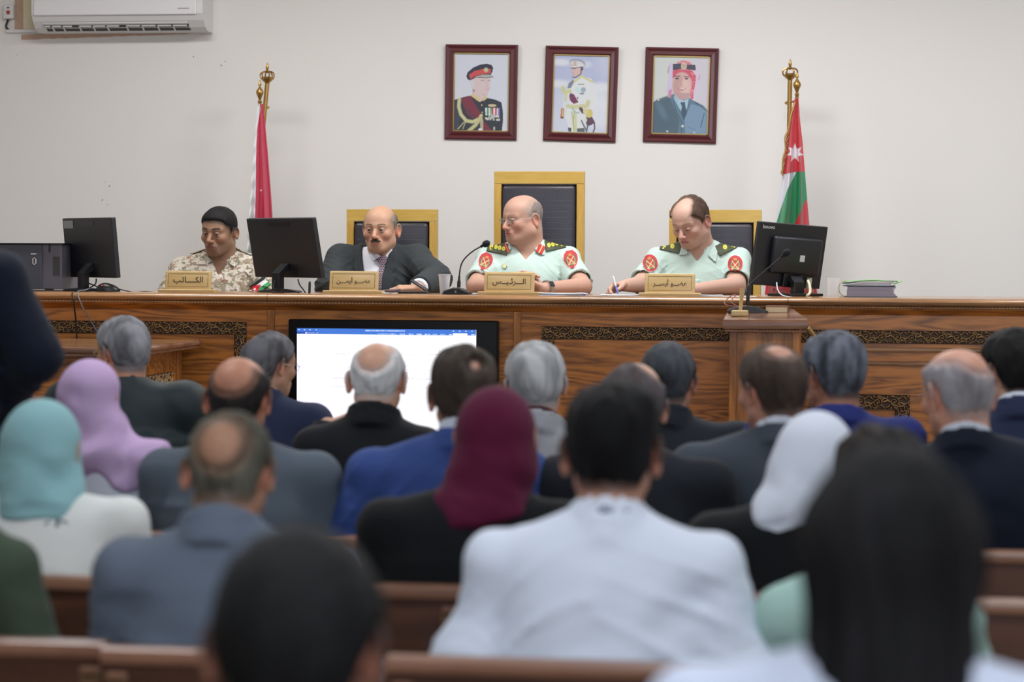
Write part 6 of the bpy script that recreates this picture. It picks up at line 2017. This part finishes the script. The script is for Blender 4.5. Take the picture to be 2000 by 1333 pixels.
# --- man in camouflage
m_camo, nt, b = newmat('desert camouflage cloth'); b.inputs['Roughness'].default_value = .85
tc = node(nt, 'ShaderNodeTexCoord')
mpn = node(nt, 'ShaderNodeMapping'); mpn.inputs['Scale'].default_value = (1, 1, 1.3)
nt.links.new(tc.outputs['Object'], mpn.inputs[0])
cur = None
cols = [(202, 194, 182), (150, 136, 116), (124, 126, 108), (140, 108, 88), (92, 84, 72)]
prev = node(nt, 'ShaderNodeRGB'); prev.outputs[0].default_value = (*lin(cols[0]), 1); prev = prev.outputs[0]
for i, (sc_, th_, c_) in enumerate([(26, .53, cols[1]), (30, .56, cols[2]), (34, .58, cols[3]), (60, .62, cols[4]), (22, .60, (222, 216, 206))]):
    n = node(nt, 'ShaderNodeTexNoise', noise_dimensions='4D'); n.inputs['W'].default_value = i * 3.7; n.inputs['Scale'].default_value = sc_; n.inputs['Detail'].default_value = 5; n.inputs['Roughness'].default_value = .65
    nt.links.new(mpn.outputs[0], n.inputs['Vector'])
    g = node(nt, 'ShaderNodeMath', operation='GREATER_THAN'); g.inputs[1].default_value = th_; nt.links.new(n.outputs[0], g.inputs[0])
    mx = node(nt, 'ShaderNodeMix', data_type='RGBA'); nt.links.new(g.outputs[0], mx.inputs[0]); nt.links.new(prev, mx.inputs[6]); mx.inputs[7].default_value = (*lin(c_), 1); prev = mx.outputs[2]
nt.links.new(prev, b.inputs['Base Color']); noise_bump(nt, b, 300, .4)
o = official(438, S=.890, sw=.188, lean=.05, hunch=.03, girth=1.05, yaw=-14, pitch=8, roll=-2, drop=.045, hs=.94, nz=-.020, nx=-.014)
L = o['_L']
o['elbow'] = {'R': L(338, 570, 11.02), 'L': L(524, 572, 11.04)}; o['wrist'] = {'R': L(395, 600, 11.0), 'L': L(470, 600, 11.0)}
o['head'] = dict(skin=(152, 118, 96), jaw=1.0, fat=.002, brow=(34, 28, 26), browt=.0058, brow_a=.95, gaze=(-20, -5), ulid=.0028, stubble=(92, 74, 62), stub_a=.40, lip=(140, 92, 80), flush=(178, 118, 96), shade=(90, 62, 50), ear=.88,
                 hair=dict(c1=(26, 25, 27), c2=(34, 32, 34), t=.0045, vol=.007, fade=.034, hl=-.010, rough=.0012, blend=.012))
o['shirt'] = dict(m=m_camo, sleeve='long', open=.07, fold=.010, seed=11, off=.012, ch=.036, name='camouflage_shirt')
cam_ = person(o, 'man in desert camouflage with short black hair, seated at the left of the bench', o['loc'], math.pi, None, HF)
fnC = shirt_fn(o)
pixpoly(o, cam_, 'collar_flap', [(452, 485), (458, 487), (470, 508), (458, 523), (445, 514), (450, 500)], fnC, m_camo)
pixpoly(o, cam_, 'collar_flap', [(397, 486), (402, 488), (403, 518), (384, 518), (391, 503)], fnC, m_camo)
for k, s in (('L', -1), ('R', 1)):
    org = (o['C'] + o['SH'][k]) / 2 + V3(s * .03, .012, .25)
    conform('shoulder_strap', fnC, org, V3(-s * .18, -.14, -1), (0, 1, 0), .12, .05, 30, 12, m_camo, cam_, off=.008, th=.004)
tgt = L(508, 558, 11.0); cl = np.array([-(0 - o['loc'][0]), OY, CAMZ - DZ], F4); dr = (tgt - cl) / np.linalg.norm(tgt - cl)


def flagcol(X, Y):
    c = np.zeros((len(X), 3)); c[:] = (222, 222, 224); c[Y > .36] = (30, 30, 36); c[Y < -.30] = (44, 150, 84)
    t = (X < -1 + 1.15 * (1 - np.abs(Y))); c[t] = (200, 40, 56); c[np.hypot(X + .72, Y) < .14] = (240, 236, 238)
    c[(np.abs(X) > .94) | (np.abs(Y) > .92)] = (36, 60, 50); return c


conform('flag_patch', fnC, tgt - dr * .3, dr, (.62, 0, .80), .085, .052, 50, 32, m_deco, cam_, colf=flagcol, off=.004, th=.003)['label'] = 'embroidered flag patch of black, white, green and a red triangle'

# black wallet-like phone cover and folded glasses case by the suited man's hand
a = P(812, 573, 10.62)
ph = empty('phone_in_case', (a.x, 10.62, ZT), 0, 'black phone in an open flip case, under the suited man\'s hand', 'phone')
MB().box(-.075, -.04, 0, .055, .04, .010, .004).build('case_back', MT['black'], ph)
T = Matrix.Translation((.050, 0, .010)) @ Matrix.Rotation(R(32), 4, 'Y')
MB().box(-.085, -.035, 0, .0, .035, .008, .003, xf=T).build('case_flap', MT['black_m'], ph)
a = P(752, 573, 10.56)
MB().tube([(a.x - .05, 10.56, ZT + .007), (a.x, 10.56, ZT + .010), (a.x + .035, 10.57, ZT + .011), (a.x + .06, 10.60, ZT + .014)], [.004, .007, .008, .006], 10).build('rolled_case', mat('dull purple cloth', (92, 74, 78), .7), None, True)
tag(bpy.data.objects['rolled_case'], 'small rolled dark pouch on the bench, below the suited man\'s tie', 'pouch')

# ================================================================== the public
DARKHAIR = dict(c1=(12, 12, 13), c2=(24, 23, 24))


def aud(u, vt, row, label, dY=0.0, uc=None, **k):
    """u, vt: where the crown of the head is seen; row: index of the pew sat on (or a Y distance); uc: column of the torso"""
    Yp = PEWY[row] if isinstance(row, int) else row
    Yt = Yp + .19 + dY; Yh = Yt + k.get('lean', 0) + .02
    hs = k.setdefault('hs', .97); hair_t = .010 if k.get('head', {}).get('hair') else 0.0
    if 'hijab' in k: hair_t = .012
    if 'longhair' in k: hair_t = .02
    p = P(u, vt, Yh); X = p.x if uc is None else P(uc, vt, Yt).x
    base = k.pop('base', 0.0)
    if k.get('stand'): k.setdefault('hipz', .92)
    else: k.setdefault('hipz', .505)
    k.setdefault('S', p.z - (.118 * hs + .145 + hair_t + .02) - k.get('sd', 0) - base)
    k.pop('sd', None)
    k['nx'] = k.get('nx', 0) + (p.x - X) - k.get('shift', 0)
    if k.pop('facecam', False): pass
    k.setdefault('noeyes', True)
    k.setdefault('girth', 1.0)
    for key in ('jacket', 'shirt'):
        if key in k: k[key].setdefault('seed', (u * 7) % 13)
    hd = k.setdefault('head', {}); hd.setdefault('skin', (170, 128, 106)); hd.setdefault('lids', False)
    if 'hair' in hd: hd['hair'].setdefault('seed', u % 17)
    gl = k.pop('glasses', None); global LAST; LAST = k
    r = person(k, label, (X, Yt, base), 0.0, k.pop('group', None), k.pop('res', (.0095, .0046)))
    if gl: glasses(k, r, gl, False)
    return r


GREY = dict(c1=(90, 90, 96), c2=(144, 145, 150)); WHITEH = dict(c1=(170, 172, 174), c2=(206, 208, 210))
SALT = dict(c1=(48, 50, 56), c2=(104, 108, 116))
C_ROBE = cloth('black lawyer gown', (36, 46, 50), .55)
C_NAVY = cloth('navy jacket', (34, 42, 68)); C_BLACK = cloth('black jacket', (17, 19, 24)); C_GREYJ = cloth('pale grey jacket', (140, 142, 148))
C_DARK = cloth('dark charcoal jacket', (30, 34, 42)); C_ROYAL = cloth('royal blue suit', (52, 74, 134)); C_ROYAL2 = cloth('deep blue suit', (34, 44, 106)); C_MID = cloth('slate grey jacket', (84, 94, 106))
C_SLATE = cloth('dark slate jacket', (62, 70, 80)); C_NAVY2 = cloth('dark navy jacket', (15, 22, 38)); C_BLUEG = cloth('blue grey jacket', (96, 106, 122)); C_WHITE = cloth('white shirt', (216, 224, 240), .7, sheen=.1)
C_CREAM = cloth('cream top', (222, 224, 222), .8); C_WCOAT = cloth('white coat', (214, 220, 236), .75); C_BLK = cloth('black coat', (13, 15, 19)); C_OLIVE = cloth('olive green top', (62, 74, 60)); C_MINTS = cloth('mint green top', (160, 192, 184)); C_WSH = cloth('bluish white shirt', (210, 218, 240), .7)
H_TEAL = cloth('pale teal headscarf', (138, 180, 186), .85, 260, .5); H_LILAC = cloth('lilac headscarf', (184, 158, 196), .9, 200, .6); H_MAROON = cloth('maroon headscarf', (86, 20, 50), .85, 260, .5); H_WHITE = cloth('white headscarf', (214, 220, 234), .85, 260, .4)
W_COL = cloth('white collar', (206, 212, 226), .7, sheen=0)

# front row (and the lawyers seated just ahead of it)
aud(253, 625, 7.85, 'person in a gathered black gown with grey hair and glasses, near the side table', yaw=52, pitch=4, sw=.200, lean=-.02, S=1.07, base=0.0,
    head=dict(skin=(166, 118, 92), hair=dict(GREY, t=.010, rough=.002, vol=.004, greyside=-.1)), jacket=dict(m=C_ROBE, name='gown', pleats=True, collar=True, ch=.03, pad=.02, off=.026, fold=.008), glasses=MT['gold'], girth=1.1, drop=.03,
    elbow={'R': V3(.27, .10, .86), 'L': V3(-.27, .08, .86)})
aud(514, 642, 8.12, 'person in a navy suit with grey hair, turned to the right towards the television', yaw=-34, pitch=6, sw=.182, roll=0, uc=512,
    head=dict(skin=(168, 128, 106), hair=dict(SALT, t=.009, greyside=.25, thin=.1, blend=.03, bald=[(-.035, -.055, .098, .020, .03, .022)])), jacket=dict(m=C_NAVY), glasses=MT['steel'])
_x = P(722, 660, PEWY[0] + .19).x
_w = P(640, 832, 7.50); _w = V3(_w.x - _x, 7.50 - PEWY[0] - .19, _w.z); _e = P(606, 925, 7.36); _e = V3(_e.x - _x, 7.36 - PEWY[0] - .19, _e.z)
hp = aud(735, 660, 0, 'white-haired person in a black jacket, in front of the television', sw=.166, pitch=9, uc=722,
    elbow={'L': _e}, wrist={'L': _w}, hands={'L': hand_parts(_w, (.85, .10, .30), (.1, .4, -1), -1, [.6, .65, .7, .75], .6, (.7, .4, .3))},
    head=dict(skin=(186, 142, 120), ear=1.1, hair=dict(WHITEH, t=.009, fade=.03, bald=[(0, -.050, .112, .052, .062, .052), (0, -.086, .066, .042, .05, .044)], tint=.5, blend=.03)), jacket=dict(m=C_BLACK, ch=.050), drop=.055)
aud(1052, 670, 0, 'person with thick silvery hair in a pale grey jacket, left of the carved panel', sw=.175, yaw=8, pitch=4, roll=-3,
    head=dict(skin=(180, 136, 116), hair=dict(c1=(132, 134, 136), c2=(176, 178, 180), t=.015, vol=.006, rough=.0035, freq=90)), jacket=dict(m=C_GREYJ), collar=dict(m=cloth('dark maroon collar', (70, 34, 40), .8)))
aud(1303, 664, 0, 'person with dark greying hair and charcoal suit, just left of the lectern', dY=.2, sw=.200, pitch=5, uc=1312, yaw=-4,
    head=dict(skin=(150, 110, 90), hair=dict(c1=(40, 42, 46), c2=(66, 70, 76), t=.011, greytop=.35)), jacket=dict(m=C_DARK, ch=.05), drop=.03)
aud(1640, 648, 0, 'person with thick salt-and-pepper hair in a deep blue suit, right of the lectern', yaw=36, pitch=3, sw=.200, uc=1632,
    head=dict(skin=(150, 104, 82), ear=1.1, hair=dict(c1=(42, 44, 52), c2=(100, 105, 117), t=.014, vol=.006, rough=.002, greyside=.1)), jacket=dict(m=C_ROYAL2, fold=.009, ch=.03), drop=.03, tiltsh=-.0)
aud(1992, 640, 0, 'dark-haired person in a navy suit with white collar, at the far right', yaw=30, pitch=6, sw=.185, uc=2010,
    head=dict(skin=(186, 146, 126), hair=dict(DARKHAIR, t=.013, vol=.004)), jacket=dict(m=C_NAVY), collar=dict(m=W_COL), drop=.04)
aud(22, 690, 8.2, 'person in a dark blue jacket, mostly hidden behind the standing figure', sw=.185, head=dict(hair=dict(DARKHAIR)), jacket=dict(m=C_NAVY), res=(.012, .008))

# second row
aud(172, 700, 1, 'person in a lilac headscarf and white coat, between the gown and the teal headscarf', hs=.86, dY=.12, sw=.165, yaw=-4, roll=3, uc=195, S=1.03, nz=-.01,
    hijab=dict(m=H_LILAC, t=.016, flare=.115, hem=.045, hemx=-.52, capew=.15, cx=.05, hemc=1.0, seed=2, fold=.009, capeoff=.026), shirt=dict(m=C_WCOAT, name='white_coat', collar=False, fold=.008), drop=.05)
aud(463, 687, 1, 'person with a shiny bald head and black fringe, in a slate grey jacket', sw=.205, pitch=8, uc=468,
    head=dict(skin=(176, 122, 98), ear=1.05, hair=dict(c1=(28, 26, 26), c2=(44, 40, 38), t=.008, fade=.03, tint=.75, blend=.03, bald=[(0, .01, .125, .070, .105, .085), (0, -.085, .070, .054, .06, .056)])), jacket=dict(m=C_MID, fold=.007, ch=.035), drop=.045, girth=1.08,
    elbow={'R': V3(.245, .05, .78), 'L': V3(-.235, .05, .78)})
aud(908, 678, 1, 'person in a royal blue suit with dark wavy hair, left of the maroon headscarf', sw=.205, yaw=12, pitch=-1, uc=880, ear=1, shift=0.0,
    head=dict(skin=(186, 134, 112), ear=1.15, hair=dict(c1=(38, 36, 34), c2=(62, 56, 50), t=.012, vol=.010, rough=.004, freq=95, greyside=.5, thin=.05, bald=[(.030, -.084, .086, .008, .02, .007)])), jacket=dict(m=C_ROYAL, fold=.013, ch=.034), collar=dict(m=W_COL, ch=.062), drop=.055,
    elbow={'R': V3(.27, .02, .78), 'L': V3(-.275, .0, .80)})
aud(1237, 697, 1, 'balding person in a dark jacket, just beyond the man in the white shirt', yaw=24, roll=6, pitch=8, sw=.195, uc=1240,
    head=dict(skin=(190, 150, 128), hair=dict(c1=(34, 38, 46), c2=(70, 76, 86), t=.009, fade=.03, thin=.2, blend=.03, bald=[(0, .065, .11, .075, .085, .08), (.035, -.045, .100, .036, .050, .030)])), jacket=dict(m=C_DARK, ch=.03), drop=.045)
aud(1527, 668, 1, 'person in a slate grey suit with thinning brown hair, head turned to the left', dY=.2, yaw=36, roll=-3, pitch=4, sw=.190, uc=1500, hs=1.0, S=1.05,
    head=dict(skin=(178, 130, 110), hair=dict(c1=(40, 38, 36), c2=(66, 60, 54), t=.008, fade=.03, blend=.03, thin=.1, bald=[(-.005, -.060, .108, .030, .036, .024)])), jacket=dict(m=C_SLATE, fold=.010, ch=.03), collar=dict(m=W_COL, ch=.052), drop=.055,
    elbow={'R': V3(.25, .02, .76), 'L': V3(-.29, .04, .76)})
aud(1888, 672, 1, 'person with bald crown, grey fringe and glasses in a dark navy jacket', yaw=32, pitch=9, sw=.225, uc=1940, hs=1.0,
    head=dict(skin=(196, 144, 122), ear=1.1, hair=dict(c1=(104, 108, 116), c2=(150, 154, 162), t=.007, fade=.035, tint=.5, blend=.04, thin=.15, bald=[(.005, -.012, .125, .062, .095, .080), (.012, -.070, .090, .044, .05, .042)])), jacket=dict(m=C_NAVY2, fold=.010, ch=.03), collar=dict(m=W_COL, ch=.050), glasses=MT['steel'], drop=.04, girth=1.15)

# third row
tl = aud(82, 780, 2, 'person in a pale teal headscarf and a cream top printed with a dark star', sw=.190, uc=88, hs=.97, S=.975, nz=-.027,
    hijab=dict(m=H_TEAL, t=.012, flare=.096, hem=-.03, hemw=.003, capew=.07, hemc=.4, seed=5, fold=.006), shirt=dict(m=C_CREAM, name='top', collar=False, fold=.010), drop=.030, girth=1.08)
O_TEAL = LAST
aud(969, 745, 2, 'person in a maroon headscarf and black coat, in the middle', sw=.195, uc=925, hs=.97, yaw=-2,
    hijab=dict(m=H_MAROON, t=.012, flare=.104, hem=.02, hemw=.005, capew=.075, cx=.045, hemx=.12, hemc=1.0, seed=9, fold=.007), jacket=dict(m=C_BLK, name='coat', collar=False), drop=.05, girth=1.1)
aud(1583, 797, 2, 'person in a white headscarf and black coat, leaning to the left', sw=.178, uc=1556, roll=15, yaw=12, hs=.90, S=.975, nz=-.012, nx=-.015,
    hijab=dict(m=H_WHITE, t=.015, flare=.088, hem=-.045, hemx=.35, hemw=.004, capew=.03, cx=-.05, dx=-.025, hemc=.5, seed=4, fold=.006), jacket=dict(m=C_BLK, name='coat', collar=False), drop=.05)

# fourth row
aud(443, 790, 3, 'person with a bald patch in a blue grey jacket, in the left foreground', sw=.200, pitch=12, uc=450,
    head=dict(skin=(160, 118, 94), ear=1.05, hair=dict(c1=(58, 56, 48), c2=(96, 94, 84), t=.006, fade=.03, tint=.85, blend=.035, bald=[(0, -.085, .045, .040, .05, .044)])), jacket=dict(m=C_BLUEG, fold=.010, ch=.048), collar=dict(m=C_BLUEG, ch=.058), drop=.045,
    elbow={'R': V3(.235, .03, .76), 'L': V3(-.235, .03, .76)}, res=(.0095, .005))
aud(1195, 752, 3, 'person in a white shirt with thick black hair, in the centre foreground', sw=.204, pitch=3, uc=1182, hs=.98,
    head=dict(skin=(170, 124, 104), ear=1.15, hair=dict(c1=(9, 9, 11), c2=(20, 20, 23), t=.014, vol=.014, rough=.006, freq=60, curly=True)), shirt=dict(m=C_WHITE, sleeve='long', fold=.014, ch=.048, belt=.80, off=.012, r0=.090, r1=.070, z0=-.055), drop=.05, girth=1.05,
    elbow={'R': V3(.252, .0, .76), 'L': V3(-.252, .0, .76)}, res=(.0095, .005))
aud(1718, 838, 3, 'person in a mint green top with dark curly hair, beyond the long black hair', sw=.152, uc=1700, hs=.98, elbow={'R': V3(.175, .06, .80), 'L': V3(-.175, .06, .80)},
    head=dict(skin=(150, 112, 94), hair=dict(c1=(18, 15, 15), c2=(40, 32, 28), t=.014, vol=.008, rough=.006, freq=60, curly=True)), shirt=dict(m=C_MINTS, sleeve='long', fold=.006, collar=False, name='top'), drop=.065, res=(.011, .006))
aud(-150, 905, 3, 'person in an olive green top at the left edge, only one shoulder in view', sw=.185, hs=.95, S=1.035, head=dict(hair=dict(DARKHAIR)), shirt=dict(m=C_OLIVE, name='top', collar=False, fold=.004), drop=.085, res=(.011, .008),
    elbow={'R': V3(.240, .0, .78), 'L': V3(-.22, .0, .78)})

# rearmost row, closest to the camera
aud(574, 1050, 5, 'person with close-cropped black hair in the near foreground, very blurred', sw=.20, hs=1.12, pitch=6,
    head=dict(skin=(120, 88, 70), hair=dict(c1=(14, 14, 16), c2=(28, 29, 31), t=.012, rough=.002, vol=.0)), jacket=dict(m=C_BLACK), drop=.05, res=(.012, .006))
aud(1745, 897, 5, 'person with long black hair and a white shirt in the near right foreground', sw=.200, uc=1715, hs=1.0, S=1.095, nz=-.034,
    longhair=dict(c1=(8, 8, 10), c2=(26, 25, 29), t=.020, w=.098, end=-.26), head=dict(skin=(140, 98, 82), ear=1.1), shirt=dict(m=C_WSH, fold=.006, ch=.03), drop=.05, res=(.012, .006))

# standing person at the left edge
aud(-146, 330, 5.72, 'person standing at the left edge in a dark navy suit, one arm bent', sw=.200, hs=.98, S=1.545, stand=True, hipz=.93, girth=1.1,
    head=dict(hair=dict(DARKHAIR)), jacket=dict(m=C_NAVY2, fold=.010, off=.020), drop=.045, res=(.012, .009),
    elbow={'R': V3(.305, -.02, 1.31), 'L': V3(-.26, -.02, 1.26)}, wrist={'R': V3(.12, .20, 1.16), 'L': V3(-.12, .2, 1.1)})

# dark star printed on the cream top
o = O_TEAL; fnT = lambda p: shirt_sdf(p, o)
rt_ = [x for x in bpy.data.objects if x.name.startswith('person') and str(x.get('label', '')).startswith('person in a pale teal')][0]


def starmask(n, k, seed):
    rs = np.random.RandomState(seed); ph = rs.uniform(0, 6, 4)
    def f(X, Y):
        a = np.arctan2(Y, X); r = np.hypot(X, Y)
        rad = .42 + .30 * np.cos(n * a + ph[0]) + .16 * np.sin(3 * a + ph[1]) + .10 * np.sin(11 * a + ph[2])
        return (r < rad) & (np.sin(9 * X + 7 * Y + ph[3]) + np.sin(12 * Y - 5 * X) > -1.2)
    return f


m_print2 = mat('grey fabric print', (98, 108, 116), .85)
for uv, w_, sd in (((110, 1012), .085, 1), ((200, 1108), .05, 3)):
    q_ = P(uv[0], uv[1], float(rt_.location.y) - .1); org = (q_.x - rt_.location.x, -.6, q_.z - rt_.location.z)
    conform('printed_star', fnT, org, (0, 1, 0), (0, 0, 1), w_, w_, 40, 40, m_print2, rt_, mask=starmask(6, 0, sd), off=.002, th=.001)

a, b_ = P(670, 824, 7.50), P(694, 806, 7.46)
tag(MB().tube([a, a + (b_ - a) * .1, b_], [.001, .0035, .0035], 8).build('pen', MT['black'], None, True), 'dark pen held up by the person with white hair, against the television', 'pen')
